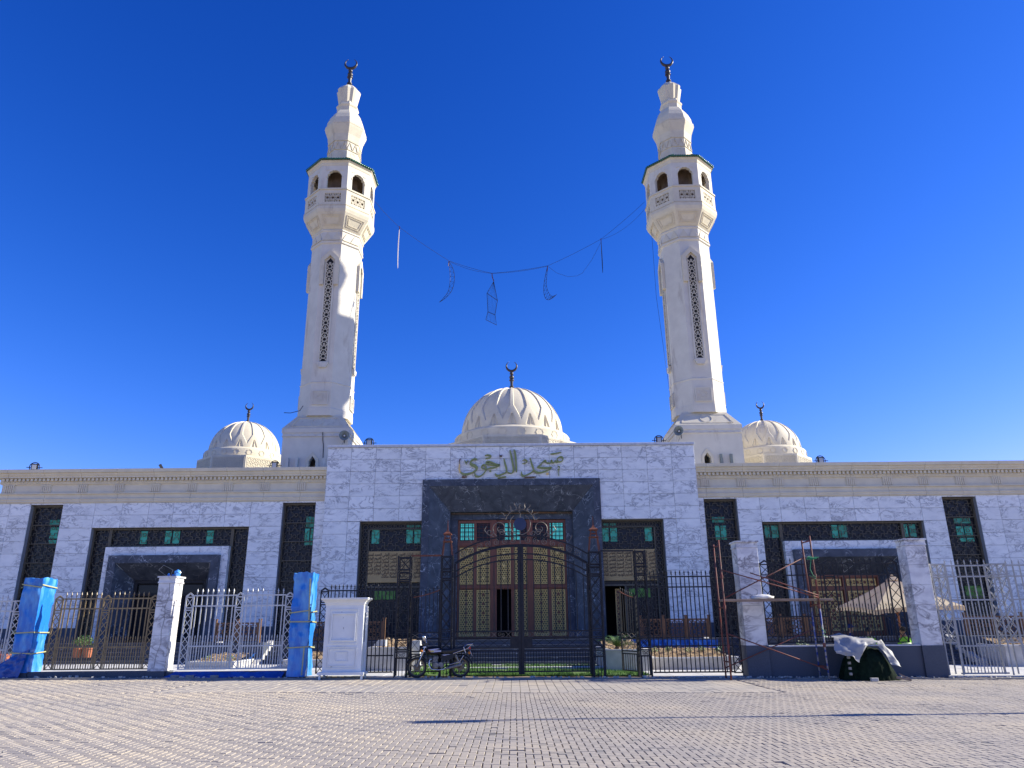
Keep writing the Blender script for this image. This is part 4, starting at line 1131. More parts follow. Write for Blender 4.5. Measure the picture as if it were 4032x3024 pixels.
def minaret(cx, label):
    t = thing('minaret', label, 'minaret', (cx, AY, 0), group='twin minarets of the mosque'); c = (cx, AY)
    hb = 1.83
    # base block with a pointed window
    x0, x1, yf = cx-hb, cx+hb, AY-hb
    wx = cx-0.07 if cx < 0 else cx-0.20
    P = [(x0, 8.6), (wx-0.19, 8.6), (wx-0.19, 10.22), (wx, 10.50), (wx, 11.6), (x0, 11.6)]
    Q = [(x1, 8.6), (x1, 11.6), (wx, 11.6), (wx, 10.50), (wx+0.19, 10.22), (wx+0.19, 8.6)]
    m = MB(); m.prism(P, yf, yf+0.3); m.prism(Q, yf, yf+0.3); m.box(x0, x0+0.3, yf+0.3, AY+hb, 8.6, 11.6); m.box(x1-0.3, x1, yf+0.3, AY+hb, 8.6, 11.6)
    m.box(x0+0.3, x1-0.3, AY+hb-0.3, AY+hb, 8.6, 9.3); m.box(x0+0.3, wx+0.05, AY+hb-0.3, AY+hb, 9.3, 11.6); m.box(wx+0.45, x1-0.3, AY+hb-0.3, AY+hb, 9.3, 11.6)
    m.build('base_block', 'plaster_white', t)
    m = MB(); po = [(wx-0.33, 9.0), (wx-0.33, 10.34), (wx, 10.74), (wx+0.33, 10.34), (wx+0.33, 9.0)]; pi = [(wx-0.19, 9.0), (wx-0.19, 10.22), (wx, 10.50), (wx+0.19, 10.22), (wx+0.19, 9.0)]
    for i in range(4): m.prism([po[i], po[i+1], pi[i+1], pi[i]], yf-0.06, yf+0.01)
    m.build('window_frame', 'stone_cream', t)
    # zigzag band and moulding, hipped cap
    m = MB(); m.box(x0-0.02, x1+0.02, yf-0.02, AY+hb+0.02, 11.60, 11.83)
    m.box(x0-0.06, x1+0.06, yf-0.06, AY+hb+0.06, 11.832, 12.08); m.build('band', 'plaster_white', t)
    m = MB()
    for k in range(8):
        a = -hb+0.1+k*0.445
        for kk in range(4):
            b = MB(); b.add([(a, -hb-0.02, 11.62), (a+0.445, -hb-0.02, 11.62), (a+0.2225, -hb-0.02, 11.81), (a, -hb-0.07, 11.62), (a+0.445, -hb-0.07, 11.62), (a+0.2225, -hb-0.03, 11.81)], [(3, 4, 5), (0, 3, 5, 2), (1, 4, 5, 2), (0, 1, 4, 3)])
            b.move(Matrix.Translation((cx, AY, 0)) @ Matrix.Rotation(kk*PI/2, 4, 'Z')); m.add(b.v, b.f)
    m.build('zigzag', 'plaster_white', t)
    m = MB(); r2 = 1.30*math.sqrt(2)
    m.lathe([((hb+0.06)*math.sqrt(2), 12.083), (1.26*math.sqrt(2), 12.97), (1.0, 12.99)], 4, c, PI/4); m.build('sloping_cap', 'stone_cream', t)
    sl = math.atan2(12.97-12.083, hb+0.06-1.26)
    for k in range(4):                                                 # incised frame and ring on each slope
        m = MB(); y = -(hb+0.06); L = math.hypot(0.887, 0.63)
        quad = [(-1.45, 0.18), (1.45, 0.18), (1.12, L-0.20), (-1.12, L-0.20)]
        segs = [(quad[0], quad[1]), (quad[1], quad[2]), (quad[2], (0.32, L-0.20)), ((-0.32, L-0.20), quad[3]), (quad[3], quad[0])]+ring_segs(0, 0.55, 0.33, 20)
        strips(m, segs, -0.025, 0.065, 0.03)
        M = Matrix.Translation((cx, AY, 0)) @ Matrix.Rotation(k*PI/2, 4, 'Z') @ Matrix.Translation((0, y, 12.083)) @ Matrix.Rotation(-(PI/2-sl), 4, 'X')
        m.move(M); m.build('incised_frame', 'stone_cream', t)
    # shaft
    m = MB(); m.oct([(SA+0.02, 12.95), (SA+0.02, 13.38), (SA, 13.42), (SA, 14.90), (SA+0.03, 14.92), (SA+0.03, 14.97), (SA-0.01, 15.0), (SA-0.02, 23.9), (SA+0.05, 23.95), (SA+0.06, 24.05), (SA, 24.1), (SA, 24.75), (SA+0.05, 24.78), (SA+0.05, 24.86), (SA, 24.9)], c); m.build('shaft', 'plaster_white', t)
    fwid = 2*SA*math.tan(PI/8)
    for k in (0, 2, 4, 6):
        w = node('slit_window', t); M = face_M(cx, AY, k)
        def bld(mm, name, matn, par=w): mm.move(M); mm.build(name, matn, par)
        ws = 0.20; y = -SA
        m = MB(); m.box(-0.30, -0.24, y-0.06, y+0.01, 16.15, 22.5); m.box(0.24, 0.30, y-0.06, y+0.01, 16.15, 22.5); m.prism([(-0.36, 16.13), (-0.20, 15.82), (0.20, 15.82), (0.36, 16.13)], y-0.14, y+0.01)
        m.prism([(-0.30, 16.131), (0.30, 16.131), (0.30, 16.2), (-0.30, 16.2)], y-0.061, y); bld(m, 'jamb', 'plaster_white')
        m = MB(); po = [(-0.56, 21.1), (-0.56, 22.85), (0, 23.42), (0.56, 22.85), (0.56, 21.1)]; pi = [(-0.32, 21.1), (-0.32, 22.72), (0, 23.06), (0.32, 22.72), (0.32, 21.1)]
        for i in range(4): m.prism([po[i], po[i+1], pi[i+1], pi[i]], y-0.16, y+0.01)
        for s in (-1, 1):
            for z in (21.45, 21.8, 22.15, 22.5): m.box(s*0.56-0.006 if s > 0 else -0.57, s*0.56+0.01 if s > 0 else -0.555, y-0.165, y, z, z+0.25)
        bld(m, 'hood', 'stone_cream')
        m = MB(); m.prism([(-0.235, 16.2), (0.235, 16.2), (0.235, 22.6), (0, 22.92), (-0.235, 22.6)], y-0.012, y-0.004); bld(m, 'void', 'interior_dark')
        m = MB(); segs = []
        nc = 12; cz = (22.55-16.22)/nc
        for i in range(nc):
            z = 16.22+(i+0.5)*cz
            segs += loop_segs(star_pts(0, z+cz*0.06, 0.155, 8, 0.74))
            segs += [((0.10, z+0.15), (0.2, z+cz*0.5)), ((-0.10, z+0.15), (-0.2, z+cz*0.5)), ((0.10, z-0.11), (0.2, z-cz*0.45)), ((-0.10, z-0.11), (-0.2, z-cz*0.45)),
                     ((0.15, z), (0.22, z)), ((-0.15, z), (-0.22, z)), ((-0.06, z+cz*0.5), (0, z+cz*0.4)), ((0.06, z+cz*0.5), (0, z+cz*0.4)), ((-0.06, z+cz*0.5), (0, z+cz*0.6)), ((0.06, z+cz*0.5), (0, z+cz*0.6))]
        segs += [((-0.225, 16.2), (-0.225, 22.6)), ((0.225, 16.2), (0.225, 22.6))]
        strips(m, segs, y-0.05, 0.052, 0.035); bld(m, 'lattice', 'stone_cream')
        pn = node('star_panel', t)
        m = MB(); m.box(-0.46, 0.46, y-0.05, y+0.01, 13.58, 14.40); bld(m, 'plate', 'plaster_white', pn)
        m = MB(); frame_rect(m, -0.46, 0.46, 13.58, 14.40, 0.05, y-0.085, y-0.051); strips(m, [((-0.34, 13.70), (0.34, 13.70)), ((0.34, 13.70), (0.34, 14.28)), ((0.34, 14.28), (-0.34, 14.28)), ((-0.34, 14.28), (-0.34, 13.70))], y-0.075, 0.025, 0.025)
        strips(m, loop_segs(star_pts(0, 13.99, 0.27, 8, 0.76)), y-0.08, 0.035, 0.03); strips(m, loop_segs(star_pts(0, 13.99, 0.16, 8, 0.76)), y-0.08, 0.03, 0.03); bld(m, 'relief_star', 'plaster_white', pn)
    zz = node('zigzag_band', t)
    for k in range(8):
        m = MB()
        for i in range(2):
            a = -fwid/2+0.03+i*(fwid-0.06)/2; b = a+(fwid-0.06)/2
            m.add([(a, -SA-0.005, 24.14), (b, -SA-0.005, 24.14), ((a+b)/2, -SA-0.005, 24.72), (a, -SA-0.06, 24.14), (b, -SA-0.06, 24.14), ((a+b)/2, -SA-0.015, 24.72)], [(3, 4, 5), (0, 3, 5, 2), (1, 4, 5, 2), (0, 1, 4, 3)])
        m.move(face_M(cx, AY, k)); m.build('zigzag', 'stone_cream', zz)
    # corbel under the gallery
    BA = 2.04
    m = MB(); m.oct([(SA+0.02, 24.9), (SA+0.10, 25.0), (SA+0.52, 25.75), (SA+0.56, 25.82), (BA+0.04, 26.02), (BA+0.04, 26.22), (BA, 26.26)], c); m.build('corbel', 'stone_cream', t)
    for k in range(8):
        m = MB(); L = math.hypot(0.42, 0.75)
        strips(m, [((-0.48, 0.1), (0.48, 0.1)), ((0.48, 0.1), (0.62, L-0.08)), ((0.62, L-0.08), (-0.62, L-0.08)), ((-0.62, L-0.08), (-0.48, 0.1)), ((-0.36, 0.2), (0.36, 0.2)), ((0.36, 0.2), (0.48, L-0.18)), ((0.48, L-0.18), (-0.48, L-0.18)), ((-0.48, L-0.18), (-0.36, 0.2))], -0.03, 0.035, 0.04)
        M = face_M(cx, AY, k) @ Matrix.Translation((0, -(SA+0.10), 25.0)) @ Matrix.Rotation(math.atan2(0.42, 0.75), 4, 'X')
        m.move(M); m.build('corbel_panel', 'stone_cream', t)
    # parapet with pierced panels, gallery with arches
    fw = 2*BA*math.tan(PI/8); th = 0.16
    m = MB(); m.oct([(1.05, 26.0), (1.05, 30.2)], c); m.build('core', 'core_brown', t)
    m = MB(); m.oct([(BA-0.02, 26.262), (BA-0.02, 26.30)], c); m.build('gallery_floor', 'concrete_grey', t)
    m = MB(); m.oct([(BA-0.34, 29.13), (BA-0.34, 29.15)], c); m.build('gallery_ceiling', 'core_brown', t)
    for k in range(8):
        M = face_M(cx, AY, k); w2 = fw/2; pw = 0.50
        m = MB()
        for (a, b, c_, d_) in subtract((-w2, w2, 26.30, 27.36), [(-pw, pw, 26.50, 27.12)]): m.box(a, b, -BA, -BA+th, c_, d_)
        m.box(-w2-0.02, w2+0.02, -BA-0.05, -BA+th, 27.362, 27.46); m.box(-w2-0.02, w2+0.02, -BA-0.04, -BA+th, 26.262, 26.298)
        m.move(M); m.build('parapet', 'stone_cream', t)
        m = MB(); segs = []
        for i in range(3):
            px = -pw+(i+0.5)*2*pw/3
            segs += loop_segs(star_pts(px, 26.81, 0.135, 8, 0.72))
            for dz in (-0.24, 0.24):
                segs += [((px-0.10, 26.81+dz-0.08), (px+0.10, 26.81+dz+0.08)), ((px-0.10, 26.81+dz+0.08), (px+0.10, 26.81+dz-0.08))]
            segs += [((px-0.12, 26.81), (px-0.17, 26.81)), ((px+0.12, 26.81), (px+0.17, 26.81)), ((px-0.165, 26.5), (px-0.165, 27.12))]
        segs += [((pw, 26.5), (pw, 27.12)), ((-pw, 26.66), (pw, 26.66)), ((-pw, 26.96), (pw, 26.96))]
        strips(m, segs, -BA+0.02, 0.045, 0.08); m.move(M); m.build('pierced_panel', 'stone_cream', t)
        m = MB(); m.box(-pw, pw, -BA+0.12, -BA+0.15, 26.50, 27.12); m.move(M); m.build('hole_shade_plate', 'core_brown', t)  # dark plate added so the pierced holes read as shaded interior
        # arched wall above
        GA = BA-0.07; g2 = GA*math.tan(PI/8); ow = 0.46
        arch = [(-ow, 28.35), (-ow+0.02, 28.50), (-ow+0.11, 28.56), (-ow+0.13, 28.68), (-0.17, 28.76), (-0.15, 28.80)]
        L = [(-g2, 27.465), (-ow, 27.465)]+arch+[(0, 28.80), (0, 29.15), (-g2, 29.15)]
        Rr = [(-x, z) for x, z in L][::-1]
        m = MB(); m.prism(L, -GA, -GA+0.22); m.prism(Rr, -GA, -GA+0.22)
        m.move(M); m.build('arch_wall', 'plaster_white', t)
        m = MB(); strips(m, [((-0.52, 28.78), (-0.30, 28.84)), ((0.52, 28.78), (0.30, 28.84))], -GA-0.02, 0.04, 0.025); m.box(-ow-0.06, -ow, -GA-0.025, -GA+0.0, 28.25, 28.36); m.box(ow, ow+0.06, -GA-0.025, -GA, 28.25, 28.36); m.move(M); m.build('arch_trim', 'stone_cream', t)
    m = MB(); m.oct([(BA-0.06, 29.152), (BA-0.04, 29.2), (BA-0.02, 29.34), (BA+0.05, 29.40), (BA+0.06, 29.475)], c); m.build('eaves', 'stone_cream', t)
    # green tiled roof
    rf = node('roof', t)
    m = MB(); m.oct([(BA+0.08, 29.477), (BA+0.09, 29.50), (1.0, 30.25)], c); m.build('roof_slope', 'tile_green', rf)
    RA = BA+0.09; e2 = RA*math.tan(PI/8); sl = math.atan2(0.75, RA-1.0)
    tm = cached('roof_tile', lambda: MB().tube([(0, -0.06, 0), (0, 0.30, 0.0), (0, 0.62, 0.01)], [0.075, 0.072, 0.06], 8).mesh('roof_tile', 'tile_green', smooth=True))
    tm2 = cached('roof_tile2', lambda: MB().tube([(0, 0.0, 0), (0, 0.40, 0.0), (0, 0.80, 0.0)], [0.075, 0.068, 0.05], 8).mesh('roof_tile', 'tile_green', smooth=True))
    for k in range(8):
        if k in (3, 4, 5): continue
        n = 12
        for i in range(n):
            x = -e2+2*e2*(i+0.5)/n
            M = face_M(cx, AY, k) @ Matrix.Translation((x, -RA, 29.53)) @ Matrix.Rotation(sl, 4, 'X')
            o = put('roof_tile', tm, rf); o.matrix_local = Matrix.Translation(-base_of(rf)) @ M
    # upper shaft, bulb, crown
    UA = 1.00
    m = MB(); m.oct([(UA+0.05, 30.2), (UA+0.03, 30.9), (UA, 30.95), (UA, 31.75), (UA+0.02, 31.8), (UA+0.08, 32.25), (UA+0.25, 32.75), (UA+0.29, 32.90)], c); m.build('upper_shaft', 'stone_cream', t)
    for k in range(8):
        fw3 = UA*math.tan(PI/8); m = MB()
        segs = [((-fw3, 31.05), (fw3, 31.05)), ((-fw3, 31.72), (fw3, 31.72))]
        for i in range(2):
            a = -fw3+i*fw3; segs += [((a+0.03, 31.12), (a+fw3/2, 31.64)), ((a+fw3/2, 31.64), (a+fw3-0.03, 31.12))]
        segs += ring_segs(0, 30.72, 0.16, 14)
        strips(m, segs, -UA-0.045, 0.04, 0.05); m.move(face_M(cx, AY, k)); m.build('incised_ornament', 'stone_cream', t)
    m = MB(); m.lathe([(1.30, 32.90), (1.37, 32.95), (1.37, 33.08), (1.30, 33.12), (1.24, 33.5), (1.08, 33.9), (0.90, 34.2), (0.78, 34.36), (0.70, 34.42), (0.70, 34.74), (0.74, 34.80), (0.77, 34.88), (0.74, 34.96), (0.66, 35.0), (0.62, 35.2)], 8, c, PI/8); m.build('bulb', 'stone_cream', t)
    m = MB(); vs, fs = [], []; n = 24
    prof = [(0.60, 35.12), (0.80, 36.22), (0.46, 36.62), (0.20, 36.82)]
    for i, (r, z) in enumerate(prof):
        for k in range(n):
            a = 2*PI*k/n+PI/24; rr = r*(1.0 if k % 3 != 1 else 0.90); vs.append((cx+rr*math.cos(a), AY+rr*math.sin(a), z-(0.0 if k % 3 != 1 or i != 1 else 0.05)))
    for i in range(3):
        for k in range(n): fs.append((i*n+k, i*n+(k+1) % n, (i+1)*n+(k+1) % n, (i+1)*n+k))
    fs.append(tuple(3*n+k for k in range(n))); m.add(vs, fs); m.build('crown', 'stone_cream', t)
    finial(t, cx, AY, 36.78, 1.20)
    return t
minaret(-10.93, 'left minaret, its right face partly in the other tower\'s shadow'); minaret(11.05, 'right minaret, fully sunlit on its right face')

# ================================================================ ROOF FITTINGS
def floodlight(x, y, z, label, rz=0.0):
    t = thing('floodlight', label, 'floodlight', (x, y, z), group='round floodlights along the roof edge', local=True, rz=rz); 
    m = MB(); n = 20; m.tube([(0.23*math.cos(2*PI*k/n), 0.0, 0.20+0.23*math.sin(2*PI*k/n)) for k in range(n)], 0.022, 6, closed=True); m.build('ring', 'floodlight_black', t)
    m = MB(); m.box(-0.14, 0.14, -0.06, 0.08, 0.04, 0.36); m.build('housing', 'floodlight_black', t)
    m = MB(); m.box(-0.095, 0.095, -0.075, -0.061, 0.09, 0.31); m.build('glass', 'floodlight_glass', t)
    m = MB(); m.bar((-0.36, 0, 0.18), (0.36, 0, 0.18), 0.03); m.bar((0, 0.05, -0.03), (0, 0.05, 0.1), 0.05); m.build('bracket', 'floodlight_black', t)
floodlight(-23.5, 35.72, 8.92, 'leftmost round floodlight, near the left cornice corner', 0.2)
floodlight(-11.66, 35.72, 8.90, 'round floodlight on the cornice below the left dome', 0.0)
floodlight(-7.03, 35.62, 9.98, 'round floodlight on the left end of the entrance block')
floodlight(7.35, 35.62, 9.98, 'round floodlight on the right end of the entrance block')
floodlight(15.26, 35.72, 8.90, 'round floodlight on the right wing cornice')
t = thing('camera_bracket', 'small black tilted bracket alone on the left cornice', 'bracket', (-17.4, 36.2, 8.97))
m = MB(); m.bar((-17.36, 36.2, 9.0), (-17.52, 36.1, 9.28), 0.10, 0.12); m.build('lamp_head', 'floodlight_black', t); m = MB(); m.box(-17.48, -17.26, 36.15, 36.3, 8.971, 9.01); m.build('foot', 'floodlight_black', t)

def horn(x, y, z, rz, label):
    t = thing('horn_loudspeaker', label, 'loudspeaker', (x, y, z), group='horn loudspeakers on the minaret bases', local=True, rz=rz)
    m = MB(); m.lathe([(0.06, 0.42), (0.07, 0.30), (0.10, 0.16), (0.17, 0.05), (0.27, 0.0), (0.28, 0.01), (0.255, 0.02), (0.15, 0.09), (0.07, 0.24), (0.02, 0.26)], 24, cap=False); m.move(Matrix.Rotation(PI/2, 4, 'X') @ Matrix.Rotation(PI, 4, 'Y') @ Matrix.Translation((0, 0, 0))); m.move(Matrix.Scale(-1, 4, (0, 1, 0)) if False else Matrix.Identity(4)); autosmooth(m.build('horn', 'horn_grey', t), 50)
    m = MB(); m.lathe([(max(0.003, 0.055*math.sin(PI*k/8)), -0.055*math.cos(PI*k/8)) for k in range(9)], 12); m.move(Matrix.Translation((0, 0.12, 0))); m.build('driver_cap', 'plate_white', t, smooth=True)
    m = MB(); m.lathe([(0.075, 0), (0.075, 0.22)], 12); m.move(Matrix.Translation((0, 0.36, 0)) @ Matrix.Rotation(-PI/2, 4, 'X')); m.build('driver', 'plate_white', t)
    m = MB(); m.bar((0, 0.42, -0.05), (0, 0.45, -0.35), 0.03); m.build('bracket', 'metal_black', t)
    m = MB(); m.tube([(0, 0.45, -0.08), (-0.06, 0.3, -0.35), (-0.16, 0.2, -0.6)], 0.008, 5); m.build('cable', 'wire_black', t)
horn(-9.22, 39.55, 11.56, 0.15, 'grey horn loudspeaker on the left minaret base')
horn(9.24, 39.45, 11.62, -0.55, 'grey horn loudspeaker on the right minaret base')
for i, (x, lab) in enumerate(((-12.35, 'left of two slim panels left of the left base window'), (-11.83, 'right of two slim panels left of the left base window'), (11.58, 'left of two slim panels right of the right base window'), (12.14, 'right of two slim panels right of the right base window'))):
    m = MB(); m.cham(x-0.07, x+0.07, 39.80, 39.95, 9.1, 10.38, 0.01); tag(m.build('panel_antenna', 'horn_grey' if x > 0 else 'plaster_white'), 'slim upright antenna panel, '+lab, 'antenna', 'panel antennas on the minaret bases')
# cables and pegs clinging to the minarets
def cable(name, pts, r, matn, label, cat, group=None, n=5):
    m = MB(); m.tube(pts, r, n); return tag(m.build(name, matn), label, cat, group)
cable('cable', [(-10.52, 39.93, 11.84), (-10.50, 39.97, 11.4), (-10.44, 39.97, 11.1), (-10.42, 39.98, 10.4)], 0.02, 'wire_black', 'black cable running down the left minaret base', 'cable')
cable('cable', [(8.75, 40.2, 24.6), (8.72, 40.1, 20.0), (9.05, 40.0, 14.0), (9.0, 39.9, 12.1)], 0.010, 'wire_black', 'thin cable hanging down beside the right minaret shaft', 'cable')
cable('cable', [(-12.9, 40.3, 13.1), (-12.5, 40.2, 13.05), (-12.0, 40.25, 13.2), (-11.85, 40.3, 13.5)], 0.02, 'wire_black', 'bent black rod at the foot of the left minaret shaft', 'rod')

# ================================================================ STRING OF WIRE ORNAMENTS BETWEEN THE MINARETS
def sag(p, q, s, n=14):
    return [(p[0]+(q[0]-p[0])*t, p[1]+(q[1]-p[1])*t, p[2]+(q[2]-p[2])*t-4*s*t*(1-t)) for t in [i/n for i in range(n+1)]]
YS = AY
line = [(-8.72, YS, 27.75), (-7.11, YS, 25.89), (-3.84, YS, 23.42), (-1.12, YS, 22.52), (2.41, YS, 23.01), (5.88, YS, 24.88), (8.80, YS, 27.55)]
pts = []
for a, b in zip(line[:-1], line[1:]): pts += sag(a, b, 0.06, 6)
cable('suspension_wire', pts, 0.010, 'wire_black', 'thin dark wire sagging between the two minarets', 'wire')
cable('suspension_wire', sag((-3.84, YS-0.02, 23.38), (-1.12, YS-0.02, 22.5), 0.16)+sag((-1.1, YS-0.02, 22.5), (2.41, YS-0.02, 22.97), 0.10)[1:], 0.009, 'wire_black', 'second thin wire just below the main wire, mid-span', 'wire')
cable('suspension_wire', [(2.43, YS, 22.95), (2.95, YS, 22.5), (3.65, YS, 22.23), (4.2, YS, 22.28), (4.56, YS, 22.47), (5.2, YS, 23.4), (5.86, YS, 24.7)], 0.008, 'wire_black', 'slack loop of wire between the two right-hand ornaments', 'wire')
cable('suspension_wire', sag((5.9, YS, 24.85), (8.85, YS, 27.1), 0.35), 0.008, 'wire_black', 'slack thin wire near the right minaret gallery', 'wire')

def crescent(top, outer, inner, tip, label, depth=0.9, matn='wire_black'):
    """wire-mesh crescent hung edge-on: outer and inner arcs with rungs; drawn as points in x, z with a y-swing"""
    t = thing('wire_crescent', label, 'ornament', (top[0], YS, top[1]), group='wire ornaments hung between the minarets')
    o = spline([top]+outer+[tip], 6); i_ = spline([top]+inner+[tip], 6)
    rr = [random.uniform(-0.02, 0.02) for _ in range(60)]
    yo = lambda k, n: YS+depth*math.sin(PI*k/n)*0.5
    O_ = [(x, yo(k, len(o)-1), z) for k, (x, z) in enumerate(o)]; I_ = [(x, yo(k, len(i_)-1)*1.0, z) for k, (x, z) in enumerate(i_)]
    m = MB(); m.tube(O_, 0.015, 5); m.build('outer_rod', matn, t); m = MB(); m.tube(I_, 0.013, 5); m.build('inner_rod', matn, t)
    m = MB(); n = min(len(O_), len(I_))
    for k in range(2, n-2, 3): m.tube([O_[k], I_[max(0, k-1)]], 0.009, 4); m.tube([O_[k], I_[min(n-1, k+2)]], 0.007, 4)
    m.build('rungs', matn, t)
    m = MB(); m.tube([(top[0], YS, top[1]+0.02), (top[0]-0.03, YS, top[1]-0.35)], 0.022, 5); m.build('hanger', 'wire_red', t)
crescent((-3.84, 23.40), [(-3.58, 22.95), (-3.50, 22.40), (-3.62, 21.65), (-3.95, 21.05)], [(-3.80, 22.9), (-3.78, 22.3), (-3.86, 21.6), (-4.06, 21.1)], (-4.38, 20.57), 'dark wire-mesh crescent curving left, second ornament from the left')
crescent((2.39, 22.99), [(2.22, 22.3), (2.13, 21.65), (2.18, 21.1), (2.36, 20.84), (2.62, 20.86)], [(2.33, 22.3), (2.30, 21.9), (2.40, 21.45), (2.58, 21.12), (2.76, 21.03)], (2.90, 21.03), 'dark wire-mesh crescent with a hooked foot, right of centre')
def edge_on(x, z0, z1, bow, matn, label, w=0.05):
    t = thing('wire_crescent', label, 'ornament', (x, YS, z0), group='wire ornaments hung between the minarets')
    n = 14
    for s, nm in ((0.0, 'outer_rod'), (w, 'inner_rod')):
        m = MB(); m.tube([(x-bow*math.sin(PI*k/n)*(1 if s == 0 else 0.75)+s*math.sin(PI*k/n), YS+(0.7 if s else 0.5)*math.sin(PI*k/n), z0+(z1-z0)*k/n) for k in range(n+1)], 0.016, 5); m.build(nm, matn, t)
    m = MB(); m.bar((x, YS, z0+0.02), (x, YS, z0-0.2), 0.04); m.build('hanger', 'wire_red', t)
edge_on(-7.05, 25.89, 22.93, 0.14, 'tinsel_pale', 'pale tinsel crescent seen edge-on, leftmost ornament on the wire', -0.03)
edge_on(5.84, 24.88, 22.5, -0.06, 'wire_black', 'dark crescent seen edge-on, rightmost ornament on the wire', 0.07)
t = thing('wire_lantern', 'dark wire-mesh lantern shape, lowest ornament at mid-span', 'ornament', (-1.0, YS, 22.5), group='wire ornaments hung between the minarets')
LP = [(-1.01, 21.96), (-1.43, 21.19), (-1.37, 19.93), (-1.50, 19.45), (-0.83, 18.92), (-0.93, 19.64), (-0.78, 20.60)]
m = MB(); yy = [0, 0.1, 0.1, 0.2, -0.2, -0.1, -0.1]
m.tube([(x, YS+d, z) for (x, z), d in zip(LP, yy)], 0.019, 5, closed=True); m.tube([(-1.43, YS+0.1, 21.19), (-0.78, YS-0.1, 20.60)], 0.018, 5); m.tube([(-1.37, YS+0.1, 19.93), (-0.93, YS-0.1, 19.64)], 0.018, 5); m.build('frame', 'wire_black', t)
m = MB()
for k in range(1, 7):
    f = k/7; m.tube([(-1.01, YS, 21.96), (-1.43+0.65*f, YS, 21.19-0.59*f), (-1.37+0.44*f, YS, 19.93-0.29*f), (-1.5+0.67*f, YS, 19.45-0.53*f)], 0.006, 4)
m.build('mesh_wires', 'wire_black', t)
m = MB(); m.tube([(-1.12, YS, 22.52), (-1.10, YS, 22.25), (-1.0, YS, 21.98)], 0.03, 5); m.build('hanger', 'wire_red', t)

# ================================================================ PILLARS
FY = 24.3
def pillar(x0, x1, y0, y1, zb, zt, base_h, label, course=0.52, matn='marble_pillar', cap=True):
    cx = (x0+x1)/2; g = G(cx)
    t = thing('fence_pillar', label, 'pillar', (cx, (y0+y1)/2, g), group='square marble pillars of the fence')
    m = MB(); m.box(x0-0.02, x1+0.02, y0-0.02, y1+0.02, g-0.1, g+base_h); m.build('base', 'granite_blue', t)
    z = g+base_h+0.002; n = max(1, round((zt-z-0.2)/course)); h = (zt-0.20-z)/n
    for k in range(n):
        a, b = z+k*h+0.003, z+(k+1)*h-0.003; c = 0.008
        m = MB(); q = [(x0+c, y0), (x1-c, y0), (x1, y0+c), (x1, y1-c), (x1-c, y1), (x0+c, y1), (x0, y1-c), (x0, y0+c)]
        m.add([(x, y, a) for x, y in q]+[(x, y, b) for x, y in q], [tuple(range(8))[::-1], tuple(range(8, 16))]+[(i, (i+1) % 8, (i+1) % 8+8, i+8) for i in range(8)])
        m.build('marble_course', matn, t)
    if cap:
        m = MB(); m.box(x0-0.02, x1+0.02, y0-0.02, y1+0.02, zt-0.197, zt-0.15); m.box(x0-0.005, x1+0.005, y0-0.005, y1+0.005, zt-0.149, zt-0.03); m.box(x0-0.045, x1+0.045, y0-0.045, y1+0.045, zt-0.029, zt+0.02); m.build('cap', matn, t)
    return t
pillar(-11.18, -10.66, 24.12, 24.72, 0, 3.10, 0.20, 'white marble pillar with a long crack between bronze and silver fences')
m = MB()                                                              # the crack
cr = [(-10.83, 2.92), (-10.80, 2.5), (-10.88, 2.2), (-10.85, 1.8), (-10.90, 1.45), (-10.86, 1.1), (-10.96, 0.75), (-10.98, 0.4)]
for a, b in zip(cr[:-1], cr[1:]): m.bar((a[0], 24.119, a[1]), (b[0], 24.119, b[1]), 0.016, 0.006)
crk = m.build('crack_line', 'concrete_grey', [o for o in COL.objects if o.name == 'fence_pillar'][0])
pillar(-15.36, -14.88, 24.12, 24.72, 0, 3.02, 0.20, 'fence pillar hidden under blue plastic at far left')
pillar(-6.84, -6.36, 24.12, 24.72, 0, 3.12, 0.12, 'fence pillar hidden under blue plastic beside the white booth')
pillar(7.22, 7.88, 24.05, 24.65, 0, 4.03, 0.94, 'tall marble pillar behind the scaffold, on a granite base', 0.62)
pillar(12.62, 13.27, 24.05, 24.62, 0, 4.06, 0.94, 'tall veined marble pillar right of the parasol, on a granite base', 0.62)
t = thing('blue_film_scrap', 'small crumpled scraps of blue film on the cracked pillar top', 'plastic', (-10.6, 24.3, 3.12))
for (x, s) in ((-10.98, 0.04), (-10.70, 0.09), (-10.84, 0.03)):
    m = MB(); m.lathe([(s*(0.2+0.8*math.sin(PI*k/6)), 3.12+s*1.1*(1-math.cos(PI*k/6))) for k in range(7)], 9, (x, 24.3))
    m.v = [(a+random.uniform(-1, 1)*s*0.35, b+random.uniform(-1, 1)*s*0.35, max(3.121, c+random.uniform(-1, 1)*s*0.3)) for a, b, c in m.v]; m.build('scrap', 'plastic_blue', t)

